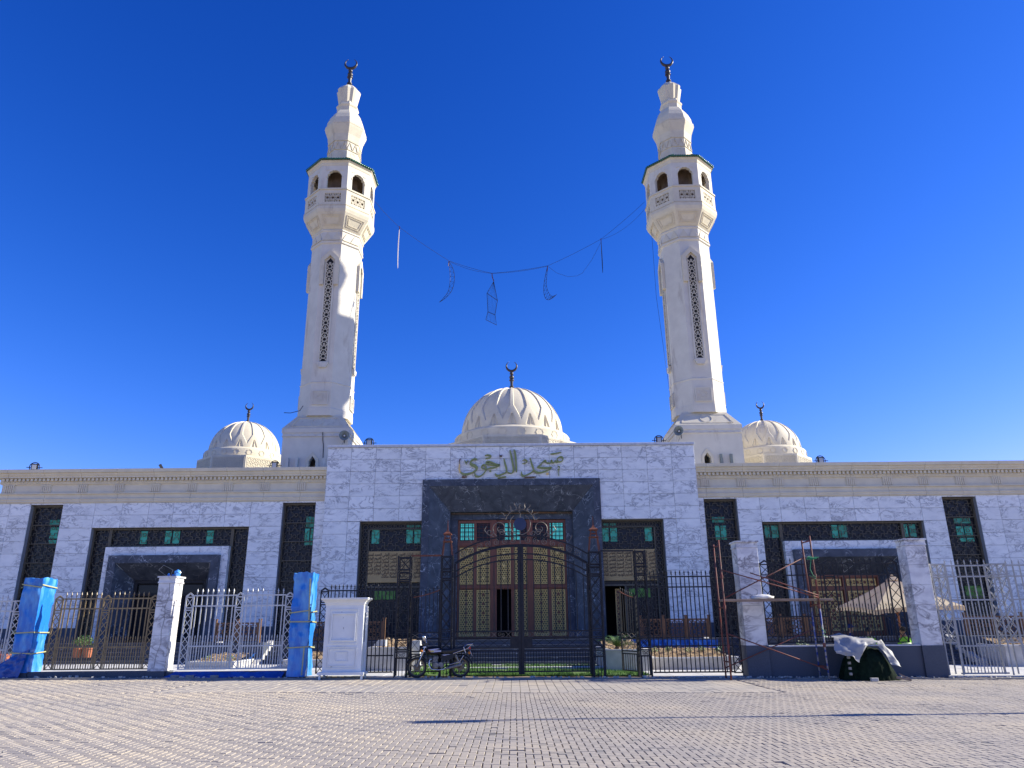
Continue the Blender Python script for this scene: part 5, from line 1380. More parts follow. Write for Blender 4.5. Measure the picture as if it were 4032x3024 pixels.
def wrap(x0, x1, y0, y1, z0, z1, label, bands):
    t = thing('plastic_wrap', label, 'plastic wrap', ((x0+x1)/2, (y0+y1)/2, z0), group='blue plastic wrapped round pillars')
    q = [(x0, y0), (x1, y0), (x1, y1), (x0, y1)]; per = []
    for i in range(4):
        a, b = q[i], q[(i+1) % 4]
        for k in range(14): per.append((a[0]+(b[0]-a[0])*k/14, a[1]+(b[1]-a[1])*k/14))
    n = len(per); cx, cy = (x0+x1)/2, (y0+y1)/2; nz = 46; vs, fs = [], []
    for j in range(nz+1):
        z = z0+(z1-z0)*j/nz
        for (x, y) in per:
            d = 0.035*noise.noise(Vector((x*2.5, y*2.5, z*1.1+x0)))+0.025*noise.noise(Vector((x*7, y*7, z*3.5)))+0.02*abs(noise.noise(Vector((x*3+z*2, y*3, z*5))))
            f = 1+1.5*d/0.3+0.08*(1 if z > z1-0.25 else 0)
            for zb in bands: f -= 0.07*math.exp(-((z-zb)/0.06)**2)
            f = max(f, 0.96)
            zz = z+(0.05*noise.noise(Vector((x*9, y*9, 1))) if j == nz else 0)
            vs.append((cx+(x-cx)*f, cy+(y-cy)*f, zz))
    for j in range(nz):
        for i in range(n): fs.append((j*n+i, j*n+(i+1) % n, (j+1)*n+(i+1) % n, (j+1)*n+i))
    k0 = len(vs); vs.append((cx, cy, z1-0.01)); fs += [(nz*n+i, nz*n+(i+1) % n, k0) for i in range(n)]
    m = MB(); m.add(vs, fs); autosmooth(m.build('film', 'plastic_blue', t, fix=False), 50)
    for zb in bands:
        m = MB(); e = 0.05
        pts = [(x0-e, y0-e), (x1+e, y0-e), (x1+e, y1+e), (x0-e, y1+e)]
        for i in range(4):
            a, b = pts[i], pts[(i+1) % 4]; dz = random.uniform(-0.05, 0.05)
            m.bar((a[0], a[1], zb+dz), (b[0], b[1], zb-dz), 0.012, 0.035)
        m.build('tape', 'tape_yellow', t)
    return t
wrap(-15.40, -14.84, 24.07, 24.77, 0.28, 3.10, 'blue plastic wrapped round the pillar at far left', (2.85, 1.45, 0.85))
wrap(-6.88, -6.32, 24.07, 24.77, 0.10, 3.18, 'blue plastic wrapped round the pillar beside the white booth', (2.0, 1.7, 0.95))
m = MB(); m.bar((-6.38, 24.0, 0.95), (-6.40, 24.0, 0.15), 0.035, 0.01); m.bar((-6.35, 24.0, 3.0), (-6.30, 24.0, 1.75), 0.04, 0.01); m.build('tape', 'tape_yellow', [o for o in COL.objects if o.name == 'plastic_wrap.001'][0])
# blue sheet trailing from the far-left pillar to the ground, blue sheet on the silver fence plinth, blue strip on the bed
def drape(name, label, corners, nu, nv, amp, matn, freq=4.0, cat='plastic sheet'):
    P = [Vector(c) for c in corners]
    def f(u, v):
        p = (P[0]*(1-u)+P[1]*u)*(1-v)+(P[3]*(1-u)+P[2]*u)*v
        d = noise.noise(p*freq)*amp+noise.noise(p*freq*2.7)*amp*0.5
        return (p.x+d*0.3, p.y-abs(d), p.z+d*0.4)
    m = MB(); m.grid(f, nu, nv); o = m.build(name, matn); autosmooth(o, 60); return tag(o, label, cat)
drape('blue_sheet', 'blue plastic sheet trailing from the far-left wrapped pillar to the ground', [(-16.3, 23.95, 0.14), (-15.0, 23.98, 0.16), (-14.86, 24.05, 0.95), (-15.35, 24.04, 0.75)], 24, 18, 0.08, 'plastic_blue_shaded')
drape('blue_sheet', 'crumpled blue sheet lying along the foot of the silver fence', [(-10.6, 24.0, 0.12), (-7.0, 24.0, 0.09), (-6.95, 24.12, 0.25), (-10.3, 24.12, 0.28)], 70, 8, 0.06, 'plastic_blue_shaded', 5)
drape('blue_sheet', 'bright blue strip draped over the bed edge below the right lattice railing', [(4.75, 31.02, 0.66), (8.15, 31.0, 0.60), (8.2, 31.12, 0.90), (4.7, 31.12, 0.93)], 60, 6, 0.05, 'plastic_blue_shaded')
drape('blue_sheet', 'small blue strip on the stair wall behind the silver fence', [(-10.32, 30.5, 0.28), (-10.22, 30.5, 0.3), (-10.2, 32.0, 0.86), (-10.3, 32.0, 0.84)], 6, 14, 0.02, 'plastic_blue')
for i, x in enumerate((-10.2, -9.75, -9.0)):
    m = MB(); m.cham(x-0.11, x+0.11, 23.82, 23.92, G(x)+0.03, G(x)+0.11, 0.01)
    tag(m.build('loose_brick', 'concrete_grey'), ('grey brick holding down the blue sheet, ' + ('leftmost', 'middle', 'rightmost')[i] + ' of three'), 'brick', 'bricks on the blue sheet')

# low walls under the fences
def low_wall(x0, x1, h, y0, y1, label, piece=1.15, coping=False):
    t = thing('low_wall', label, 'wall', ((x0+x1)/2, FY, G((x0+x1)/2)))
    n = max(1, round((x1-x0)/piece)); w = (x1-x0)/n; g = G((x0+x1)/2)
    m = MB(); m.box(x0, x1, y0+0.03, y1-0.03, g-0.1, g+h-0.01); m.build('wall_core', 'concrete_grey', t)
    for k in range(n):
        m = MB(); m.cham(x0+k*w+0.003, x0+(k+1)*w-0.003, y0, y0+0.028, g-0.1, g+h-(0.035 if coping else 0.0), 0.004); m.build('granite_slab', 'granite_blue', t)
    if coping:
        m = MB(); m.box(x0, x1, y0-0.02, y1+0.02, g+h-0.033, g+h); m.build('coping', 'coping_stone', t)
    return t
low_wall(-14.85, -11.2, 0.20, 24.14, 24.5, 'low dark granite plinth under the bronze fence')
low_wall(-10.62, -6.9, 0.20, 24.16, 24.5, 'low dark plinth under the silver fence')
low_wall(-19, -15.4, 0.12, 24.14, 24.5, 'low plinth under the white fence at far left')
low_wall(7.92, 12.6, 0.95, 24.1, 24.55, 'waist-high blue-grey granite wall behind the scaffold', 2.35, True)

# ================================================================ FENCES
def tip(m, x, y, z, s=1.0):
    m.lathe([(0.011*s, z), (0.011*s, z+0.05*s), (0.034*s, z+0.065*s), (0.012*s, z+0.085*s), (0.030*s, z+0.12*s), (0.003, z+0.21*s)], 6, (x, y))
def bar_mesh(h, matn, w=0.028, s=0.9):
    def f():
        m = MB(); m.box(-w/2, w/2, -w/2, w/2, 0, h); tip(m, 0, 0, h, s); return m.mesh('bar', matn)
    return cached(('bar', round(h, 3), matn, w, s), f)
def plain_bar(h, matn, w=0.02):
    return cached(('pbar', round(h, 3), matn, w), lambda: MB().box(-w/2, w/2, -w/2, w/2, 0, h).mesh('bar', matn))
def lattice_post(t, x, w, z0, z1, matn, head=0.36, peak=0.10, y=FY, st=0.035, pitch=None):
    """flat latticed post: X braces between two stiles, boxed head with a gabled top"""
    m = MB(); a, b = x-w/2, x+w/2; d = 0.045
    m.box(a, a+st, y-d/2, y+d/2, z0, z1); m.box(b-st, b, y-d/2, y+d/2, z0, z1)
    zh = z1-head
    for z in (z0, zh-0.07, zh, z1-st): m.box(a+st, b-st, y-d/2, y+d/2, z, z+st)
    if peak:
        m.bar((a+0.01, y, z1), (x, y, z1+peak), 0.03, d); m.bar((b-0.01, y, z1), (x, y, z1+peak), 0.03, d)
    iw = w-2*st; n = max(1, round((zh-0.07-z0-st)/((pitch or iw*1.15)))); h = (zh-0.07-z0-st)/n
    for k in range(n):
        za = z0+st+k*h; m.bar((a+st, y, za), (b-st, y, za+h), 0.018, 0.02, (0, 1, 0)); m.bar((a+st, y-0.001, za+h), (b-st, y-0.001, za), 0.018, 0.02, (0, 1, 0))
    m.bar((a+st, y, zh+st), (b-st, y, z1-st), 0.018, 0.02, (0, 1, 0)); m.bar((a+st, y-0.001, z1-st), (b-st, y-0.001, zh+st), 0.018, 0.02, (0, 1, 0))
    return m.build('lattice_post', matn, t)
def fence(name, label, x0, x1, posts, z0, rails, bar_top, matn, pw=0.27, pz=None, short=None, nb=8, y=FY, spans=None, peak=0.10, head=0.36):
    t = thing(name, label, 'fence', ((x0+x1)/2, y, G((x0+x1)/2)), group='iron fence panels along the street')
    for p in posts: lattice_post(t, p, pw, z0, pz or rails[-1], matn, peak=peak, head=head, y=y)
    sp = spans
    if sp is None:
        ed = sorted(posts); sp = [(ed[i]+pw/2, ed[i+1]-pw/2) for i in range(len(ed)-1)]
    for (a, b) in sp:
        for z in rails:
            m = MB(); m.box(a, b, y-0.02, y+0.02, z-0.02, z+0.02); m.build('rail', matn, t)
        me = bar_mesh(bar_top-z0-0.02, matn)
        for k in range(nb):
            x = a+(b-a)*(k+0.5)/nb; put('bar', me, t, (x, y, z0+0.02))
        if short:
            ms = bar_mesh(short-z0-0.02, matn, 0.018, 0.6)
            for k in range(nb+1):
                x = a+(b-a)*k/nb
                if k in (0, nb): x += 0.03 if k == 0 else -0.03
                put('short_bar', ms, t, (x, y, z0+0.02))
    return t
fence('iron_fence', 'white iron fence at the far left edge', -18.9, -15.5, [-18.7, -17.2, -15.62], 0.26, [0.30, 0.94, 2.10, 2.40], 2.42, 'metal_silver', 0.26, 2.42, 1.15, peak=0.0)
fence('iron_fence', 'bronze-coloured iron fence right of the far-left blue pillar', -14.5, -11.2, [-14.34, -12.82, -11.32], 0.34, [0.36, 1.00, 2.15, 2.45], 2.47, 'metal_bronze', 0.26, 2.44, 1.20)
fence('iron_fence', 'silver iron fence between cracked and blue pillars', -10.4, -6.9, [-10.2, -8.61, -7.03], 0.32, [0.34, 1.00, 2.20, 2.52], 2.54, 'metal_silver', 0.27, 2.49, 1.20)
fence('iron_fence', 'black iron fence behind the white booth', -6.1, -3.68, [-5.93], 0.17, [0.20, 0.68, 2.30, 2.63], 2.64, 'metal_black', 0.27, 2.62, None, 17, spans=[(-5.79, -3.68)])
fence('iron_fence', 'black iron fence right of the gate, left of scaffold', 4.36, 7.15, [6.98], 0.08, [0.12, 0.88, 2.65, 2.97], 2.98, 'metal_black', 0.28, 2.97, None, 18, spans=[(4.36, 6.84)])
fence('iron_fence', 'dark iron fence on the waist-high granite wall', 7.95, 12.4, [8.14, 10.16, 12.2], 0.92, [0.96, 1.72, 2.98, 3.32], 3.33, 'metal_black', 0.37, 3.34, 1.98, 9)

# silver gate with box-lattice posts at far right
def box_post(t, x, y, w, d, z0, z1, matn, cells, st=0.035, xz=None):
    m = MB()
    for sx in (-1, 1):
        for sy in (-1, 1):
            px, py = x+sx*(w/2-st/2), y+sy*(d/2-st/2); m.box(px-st/2, px+st/2, py-st/2, py+st/2, z0, z1)
    for (a, b, n) in cells:
        for z in (a, b): 
            m.box(x-w/2+st, x+w/2-st, y-d/2, y-d/2+0.025, z-0.015, z+0.015); m.box(x-w/2+st, x+w/2-st, y+d/2-0.025, y+d/2, z-0.015, z+0.015)
            m.box(x-w/2, x-w/2+0.025, y-d/2+st, y+d/2-st, z-0.015, z+0.015); m.box(x+w/2-0.025, x+w/2, y-d/2+st, y+d/2-st, z-0.015, z+0.015)
        h = (b-a)/max(1, n)
        for k in range(n):
            za, zb_ = a+k*h, a+(k+1)*h; e = st
            for yy in (y-d/2+0.012, y+d/2-0.012):
                m.bar((x-w/2+e, yy, za), (x+w/2-e, yy, zb_), 0.018, 0.018, (0, 1, 0)); m.bar((x-w/2+e, yy, zb_), (x+w/2-e, yy, za), 0.018, 0.018, (0, 1, 0))
            for xx in (x-w/2+0.012, x+w/2-0.012):
                m.bar((xx, y-d/2+e, za), (xx, y+d/2-e, zb_), 0.018, 0.018, (1, 0, 0)); m.bar((xx, y-d/2+e, zb_), (xx, y+d/2-e, za), 0.018, 0.018, (1, 0, 0))
    return m.build('box_post', matn, t)
sgate = thing('silver_gate', 'silver iron gate with box-lattice posts at far right', 'gate', (15.3, FY, G(15)))
for x in (13.66, 15.62, 17.6): box_post(sgate, x, FY+0.2, 0.46, 0.46, G(x)+0.08, 3.30, 'metal_grey', [(2.95, 3.28, 1), (0.90, 2.88, 5)])
for a, b in ((13.9, 15.38), (15.86, 17.36)):
    for z in (0.0, 0.80, 1.62, 2.18, 2.90, 3.24):
        m = MB(); m.box(a, b, FY+0.13, FY+0.17, z-0.022, z+0.022); m.build('rail', 'metal_grey', sgate)
    me = bar_mesh(3.24, 'metal_grey'); ms = bar_mesh(1.98, 'metal_grey', 0.018, 0.6)
    for k in range(7): put('bar', me, sgate, (a+(b-a)*(k+0.5)/7, FY+0.15, G(a)+0.12))
    for k in range(1, 7): put('short_bar', ms, sgate, (a+(b-a)*k/7, FY+0.15, G(a)+0.12))

# ================================================================ MAIN GATE
def spiral(cx, cz, r0, r1, a0, turns, n=22, y=FY): return [(cx+(r0+(r1-r0)*k/n)*math.cos(a0+turns*2*PI*k/n), y, cz+(r0+(r1-r0)*k/n)*math.sin(a0+turns*2*PI*k/n)) for k in range(n+1)]
GX = 0.30
def arc_z(x, top): return top-0.55*(abs(x-GX)/2.1)**2.3
def gate_leaf(x0, x1, label, meet):
    t = thing('gate_leaf', label, 'gate', ((x0+x1)/2, FY, G(x0)), group='leaves of the main gate')
    g = 0.16
    for x, w, top in ((x0, 0.05, None), (x1, 0.05, None)):
        mt_ = 4.0 if abs(x-meet) < 0.1 else arc_z(x, 3.98)
        wd = 0.10 if abs(x-meet) < 0.1 else 0.065
        m = MB(); m.box(x-wd/2, x+wd/2, FY-0.03, FY+0.03, g-0.06, mt_); m.build('stile', 'metal_black', t)
    xa, xb = x0+0.03, x1-0.03
    for z in (g+0.02, 0.79, 0.87, 1.17, 1.36):
        m = MB(); m.box(xa, xb, FY-0.022, FY+0.022, z-0.02, z+0.02); m.build('rail', 'metal_black', t)
    m = MB(); s = 1 if meet > x0+0.5 else -1
    a, b = (x1-0.30, x1-0.03) if s > 0 else (x0+0.03, x0+0.30); m.box(a, b, FY-0.012, FY+0.012, 0.892, 1.148); m.build('lock_plate', 'metal_black', t)
    pa, pb = (xa, x1-0.31) if s > 0 else (x0+0.31, xb)
    m = MB(); n = 5
    for k in range(n):
        u, v = pa+(pb-pa)*k/n, pa+(pb-pa)*(k+1)/n; m.bar((u, FY, 0.90), (v, FY, 1.14), 0.014, 0.02, (0, 1, 0)); m.bar((u, FY-0.001, 1.14), (v, FY-0.001, 0.90), 0.014, 0.02, (0, 1, 0))
    m.build('brace_panel', 'metal_black', t)
    m = MB(); n = 9
    for k in range(n):
        u, v = xa+(xb-xa)*k/n, xa+(xb-xa)*(k+1)/n; c = (u+v)/2
        if k % 2: m.bar((u+0.03, FY, 1.19), (v-0.03, FY, 1.34), 0.012, 0.016, (0, 1, 0)); m.bar((u+0.03, FY-0.001, 1.34), (v-0.03, FY-0.001, 1.19), 0.012, 0.016, (0, 1, 0))
        else:
            m.tube(spiral(c-0.05, 1.265, 0.065, 0.012, 0.6, 1.2, 12), 0.008, 4); m.tube(spiral(c+0.05, 1.265, 0.065, 0.012, PI+0.6, 1.2, 12), 0.008, 4)
    m.build('scroll_band', 'metal_pale_rod', t)
    for top in (3.55, 3.73, 3.97):
        m = MB(); n = 10
        for k in range(n):
            u, v = xa+(xb-xa)*k/n, xa+(xb-xa)*(k+1)/n; m.bar((u, FY, arc_z(u, top)), (v, FY, arc_z(v, top)), 0.042, 0.04, (0, 1, 0))
        m.build('arched_rail', 'metal_black', t)
    lo = plain_bar(0.62, 'metal_black', 0.022)
    n = 24
    for k in range(n): put('short_bar', lo, t, (xa+(xb-xa)*(k+0.5)/n, FY, g+0.03))
    n = 9
    for k in range(n):
        x = xa+(xb-xa)*(k+0.5)/n; h = arc_z(x, 3.55)-1.37
        m = MB(); m.box(x-0.015, x+0.015, FY-0.015, FY+0.015, 1.37, 1.37+h)
        if k % 2 == 0: m.box(x-0.01, x+0.01, FY-0.01, FY+0.01, 1.37+h+0.01, arc_z(x, 3.97))
        m.build('bar', 'metal_black', t)
    return t
gate_leaf(-1.80, 0.255, 'left leaf of the tall black main gate, behind the motorcycle', 0.255)
gate_leaf(0.345, 2.44, 'right leaf of the tall black main gate', 0.345)

crest = thing('gate_arch', 'wrought-iron arch over the main gate with blue disc, rays and scrolls', 'gate arch', (GX, FY, 3.8))
for top in (4.31, 4.02):
    m = MB(); n = 18; pts = [(-1.82+4.28*k/n) for k in range(n+1)]
    for u, v in zip(pts[:-1], pts[1:]): m.bar((u, FY+0.06, arc_z(u, top)), (v, FY+0.06, arc_z(v, top)), 0.042, 0.035, (0, 1, 0))
    m.build('arched_rail', 'metal_black', crest)
for k in range(-7, 8):
    if k == 0: continue
    x = GX+k*0.27; z = arc_z(x, 4.165); m = MB(); s = 1 if k > 0 else -1
    m.tube(spiral(x-s*0.02, z, 0.105, 0.02, PI/2, s*1.5, 20, FY+0.06), 0.010, 4); m.build('small_scroll', 'metal_pale_rod', crest)
    m = MB(); m.bar((x+0.13*s, FY+0.06, arc_z(x, 4.02)), (x+0.11*s, FY+0.06, arc_z(x, 4.31)), 0.012); m.build('link', 'metal_black', crest)
m = MB(); m.bar((GX, FY+0.06, 3.98), (GX, FY+0.06, 4.5), 0.035); m.build('centre_rod', 'metal_pale_rod', crest)
m = MB(); m.lathe([(0.0, -0.02), (0.205, -0.02), (0.205, 0.02), (0.0, 0.02)], 32, cap=False); m.move(Matrix.Translation((GX, FY+0.02, 4.68)) @ Matrix.Rotation(PI/2, 4, 'X')); m.build('disc', 'disc_blue', crest)
for r, a0, a1 in ((0.34, 125, 300), (0.34, -60, 60), (0.50, 20, 160)):
    m = MB(); n = 18; m.tube([(GX+r*math.cos(R(a0+(a1-a0)*k/n)), FY+0.06, 4.68+r*math.sin(R(a0+(a1-a0)*k/n))) for k in range(n+1)], 0.013, 5); m.build('ring_arc', 'metal_pale_rod', crest)
for k in range(11):
    a = R(18+14.4*k); L = 0.20+0.04*math.sin(k*2.3); m = MB()
    c, s = math.cos(a), math.sin(a); w = 0.03*(1 if k % 2 else -1)
    m.tube([(GX+0.48*c, FY+0.06, 4.68+0.48*s), (GX+(0.50+L*0.35)*c-w*s, FY+0.06, 4.68+(0.50+L*0.35)*s+w*c), (GX+(0.5+L*0.7)*c+w*0.3*s, FY+0.06, 4.68+(0.5+L*0.7)*s-w*0.3*c), (GX+(0.5+L)*c, FY+0.06, 4.68+(0.5+L)*s)], [0.012, 0.014, 0.012, 0.007], 5); m.build('ray', 'metal_pale_rod', crest)
m = MB(); m.tube([(GX, FY+0.06, 4.88), (GX+0.02, FY+0.06, 5.02), (GX-0.04, FY+0.06, 5.12), (GX+0.05, FY+0.05, 5.16), (GX-0.02, FY+0.06, 5.22)], 0.014, 5); m.build('knot', 'metal_pale_rod', crest)
for s in (-1, 1):
    for (cx_, cz_, r0, r1, a0, tn) in ((0.66, 4.55, 0.26, 0.05, -1.2, 1.35), (0.60, 4.42, 0.11, 0.02, 0.4, 1.5), (0.99, 4.44, 0.13, 0.02, 2.6, 1.2), (0.42, 4.40, 0.10, 0.02, 3.0, 1.3)):
        m = MB(); m.tube([(GX+s*(p[0]), p[1], p[2]) for p in spiral(cx_, cz_, r0, r1, a0, tn, 30, FY+0.06)], 0.013, 5); m.build('large_scroll', 'metal_pale_rod', crest)
    m = MB(); m.tube([(GX+s*0.85, FY+0.06, 4.28), (GX+s*1.05, FY+0.06, 4.36), (GX+s*1.17, FY+0.06, 4.5), (GX+s*1.10, FY+0.06, 4.62)], 0.014, 5); m.build('tendril', 'metal_pale_rod', crest)
    m = MB(); m.bar((GX+s*1.58, FY+0.06, 4.10), (GX+s*1.70, FY+0.06, 4.30), 0.022); m.build('spike', 'metal_pale_rod', crest)

def gate_post(x, w, zt, spire, label):
    t = thing('gate_post', label, 'gate post', (x, FY, G(x)), group='box-lattice gate posts')
    g = G(x)+0.02
    box_post(t, x, FY+0.05, w, w, g, zt, 'metal_black', [(zt-0.42, zt-0.04, 1), (zt-0.72, zt-0.5, 0), (1.42, zt-0.78, 4), (1.18, 1.36, 0), (0.84, 1.12, 1), (0.60, 0.78, 0)], 0.04)
    m = MB()
    for (z, h) in ((zt-0.61, 0.07), (1.27, 0.06), (0.69, 0.06)):
        for s in (-1, 1): m.tube(spiral(x+s*w*0.2, z, h, 0.012, 0.5 if s > 0 else PI-0.5, s*1.2, 12, FY+0.05-w/2), 0.009, 4)
        m.bar((x-0.04, FY+0.05-w/2, z-h), (x+0.04, FY+0.05-w/2, z+h), 0.012); m.bar((x+0.04, FY+0.05-w/2, z-h), (x-0.04, FY+0.05-w/2, z+h), 0.012)
    tag(m.build('scrolls', 'metal_black', t), kind='stuff')
    for k in range(4):
        xx = x-w/2+w*(k+0.5)/4; m = MB(); m.box(xx-0.01, xx+0.01, FY+0.05-w/2, FY+0.07-w/2, g, 0.6); m.build('short_bar', 'metal_black', t)
    if spire:
        sp = node('spire', t); r0 = w/2-0.03; cy = FY+0.05
        m = MB()
        for sx in (-1, 1):
            for sy in (-1, 1): m.bar((x+sx*r0, cy+sy*r0, zt), (x+sx*r0*0.72, cy+sy*r0*0.72, zt+0.42), 0.028)
        m.build('spire_legs', 'metal_rust', sp)
        m = MB(); a = r0*0.72+0.03; m.box(x-a, x+a, cy-a, cy+a, zt+0.42, zt+0.455)
        for sx in (-1, 1):
            for sy in (-1, 1): m.bar((x+sx*r0*0.66, cy+sy*r0*0.66, zt+0.455), (x+sx*r0*0.5, cy+sy*r0*0.5, zt+0.66), 0.022)
        a = r0*0.62; m.box(x-a, x+a, cy-a, cy+a, zt+0.545, zt+0.565); m.build('spire_stage', 'metal_rust', sp)
        m = MB(); a = r0*0.82
        m.lathe([(a*1.41, zt+0.66), (a*1.41, zt+0.685), (a*0.62, zt+0.745), (a*0.24, zt+0.82), (0.022, zt+0.90), (0.012, zt+1.12)], 4, (x, cy), PI/4); m.build('spire_cap', 'metal_rust', sp)
    return t
gate_post(-3.42, 0.42, 3.68, False, 'black box-lattice post at the left end of the gate')
gate_post(-2.06, 0.38, 3.70, True, 'black box-lattice post with rust spire, behind the motorcycle')
gate_post(2.69, 0.40, 3.80, True, 'black box-lattice post with rust spire, right of the main gate')
gate_post(4.14, 0.36, 3.81, False, 'black box-lattice post at the right end of the gate')
for (a, b, z, lab) in ((-3.2, -2.26, 3.70, 'rusty lintel bar over the small left side gate'), (2.9, 3.95, 3.80, 'dark lintel bar over the open right side gate')):
    m = MB(); m.box(a, b, FY+0.02, FY+0.07, z-0.025, z+0.025); tag(m.build('lintel_bar', 'metal_rust' if a < 0 else 'metal_black'), lab, 'bar')

def side_gate(hx, hy, w, ang, label, d):
    """small arched leaf hinged at hx"""
    t = thing('side_gate', label, 'gate', (hx, hy, G(hx)+0.02), group='small side gates', local=True, rz=ang)
    top = lambda u: 2.36+0.22*(u/w)**1.6
    m = MB(); m.box(0, 0.06, -0.03, 0.03, 0.0, 2.44); m.build('stile', 'metal_black', t); m = MB(); m.box(d*w-0.02, d*w+0.02, -0.02, 0.02, 0.14, top(w)); m.build('stile', 'metal_black', t)
    for z in (0.16, 0.66, 0.74, 1.12, 1.30):
        m = MB(); m.box(min(0, d*w), max(0, d*w), -0.018, 0.018, z-0.018, z+0.018); m.build('rail', 'metal_black', t)
    m = MB(); n = 8
    for k in range(n):
        u, v = w*k/n, w*(k+1)/n; m.bar((d*u, 0, top(u)), (d*v, 0, top(v)), 0.03, 0.035, (0, 1, 0))
    m.build('arched_rail', 'metal_rust', t)
    m = MB()
    for k in range(3):
        u, v = d*w*k/3, d*w*(k+1)/3
        for (za, zb_) in ((0.75, 1.11), (1.13, 1.29)): m.bar((u, 0, za), (v, 0, zb_), 0.014); m.bar((u, 0.001, zb_), (v, 0.001, za), 0.014)
    m.build('brace_panel', 'metal_pale_rod', t)
    n = 7
    for k in range(n):
        x = d*w*(k+0.5)/n; u = w*(k+0.5)/n
        m = MB(); m.box(x-0.01, x+0.01, -0.01, 0.01, 1.31, top(u)); tip(m, x, 0, top(u), 0.8); m.build('bar', 'metal_black', t)
        m = MB(); m.box(x-0.009, x+0.009, -0.009, 0.009, 0.17, 0.65); m.build('short_bar', 'metal_black', t)
side_gate(-3.18, FY+0.05, 0.90, 0.0, 'small closed side gate with arched rusty top, left of the motorcycle', 1)
side_gate(3.92, FY+0.1, 0.95, R(-68), 'small side gate standing open, right of the main gate', -1)

# ================================================================ WHITE BOOTH
def booth():
    x0, x1, y0, y1 = -5.70, -4.53, 23.62, 24.12
    g = G(-5.1)+0.005
    t = thing('white_booth', 'tall white painted panelled booth with flared cornice', 'booth', (-5.1, 23.85, g))
    zb = g+0.20
    m = MB(); m.box(x0, x1, y0, y1, zb, 2.20); m.build('body', 'paint_white', t)
    m = MB(); prof = [(0.0, 2.17), (0.02, 2.20), (0.03, 2.24), (0.07, 2.29), (0.12, 2.33), (0.135, 2.35), (0.135, 2.39)]
    vs, fs = [], []
    for d, z in prof: vs += [(x0-d, y0-d, z), (x1+d, y0-d, z), (x1+d, y1+d, z), (x0-d, y1+d, z)]
    for i in range(len(prof)-1):
        for k in range(4): fs.append((i*4+k, i*4+(k+1) % 4, (i+1)*4+(k+1) % 4, (i+1)*4+k))
    k = 4*(len(prof)-1); fs.append((k, k+1, k+2, k+3)); m.add(vs, fs); m.build('cornice', 'paint_white', t)
    for (a, b, c, d, w) in ((x0+0.12, x1-0.16, 1.05, 2.06, 0.02), (x0+0.20, x1-0.22, 1.13, 1.94, 0.035), (x0+0.10, x1-0.15, 0.36, 0.97, 0.02), (x0+0.16, x1-0.20, 0.42, 0.91, 0.018), (x0+0.37, x1-0.42, 0.55, 0.82, 0.018)):
        m = MB(); frame_rect(m, a, b, c, d, w, y0-0.022 if w != 0.035 else y0-0.045, y0-0.001); m.build('panel_moulding', 'paint_white', t)
    m = MB(); m.box(x0-0.11, x1+0.11, y0-0.13, y1+0.10, g+0.13, g+0.20); m.build('base_board', 'paint_white', t)
    for sx in (x0-0.04, x1+0.04):
        for sy in (y0-0.06, y1): 
            m = MB(); m.box(sx-0.03, sx+0.03, sy-0.03, sy+0.03, g-0.02, g+0.129); m.build('leg', 'paint_white', t)
    # damaged right edge: ragged strip of board with a dark slot
    m = MB(); n = 22; pts = [(y1-0.02+0.03*noise.noise(Vector((k*0.9, 1, 2))), zb+(2.15-zb)*k/n) for k in range(n+1)]
    vs = [(x1+0.03, y, z) for y, z in pts]+[(x1+0.03, y1+0.13+0.03*noise.noise(Vector((k*0.7, 5, 2))), z) for k, (y, z) in enumerate(pts)]+[(x1-0.02, y, z) for y, z in pts]
    m.add(vs, [(k, k+1, n+2+k, n+1+k) for k in range(n)]+[(2*n+2+k, 2*n+3+k, k+1, k) for k in range(n)]); m.build('splintered_board', 'paint_white', t)
    m = MB(); m.box(x1+0.001, x1+0.006, y0+0.22, y0+0.30, 1.1, 1.95); m.build('dark_slot', 'interior_dark', t)
    m = MB()
    for (x, z, a, b) in ((-5.15, 1.80, 0.02, 0.03), (-5.12, 1.50, 0.018, 0.07), (-5.20, 1.97, 0.03, 0.02), (-4.70, 1.89, 0.015, 0.04), (-4.74, 0.47, 0.02, 0.06), (-5.42, 0.40, 0.06, 0.02), (-5.40, 0.96, 0.10, 0.018), (-5.30, 0.22, 0.03, 0.03), (-5.05, 0.96, 0.03, 0.03)):
        m.add([(x-a/2, y0-0.003, z-b/2), (x+a/2, y0-0.003, z-b*0.3), (x+a*0.4, y0-0.003, z+b/2), (x-a*0.3, y0-0.003, z+b*0.4)], [(0, 1, 2, 3)])
    m.build('paint_chips', 'concrete_grey', t)
booth()

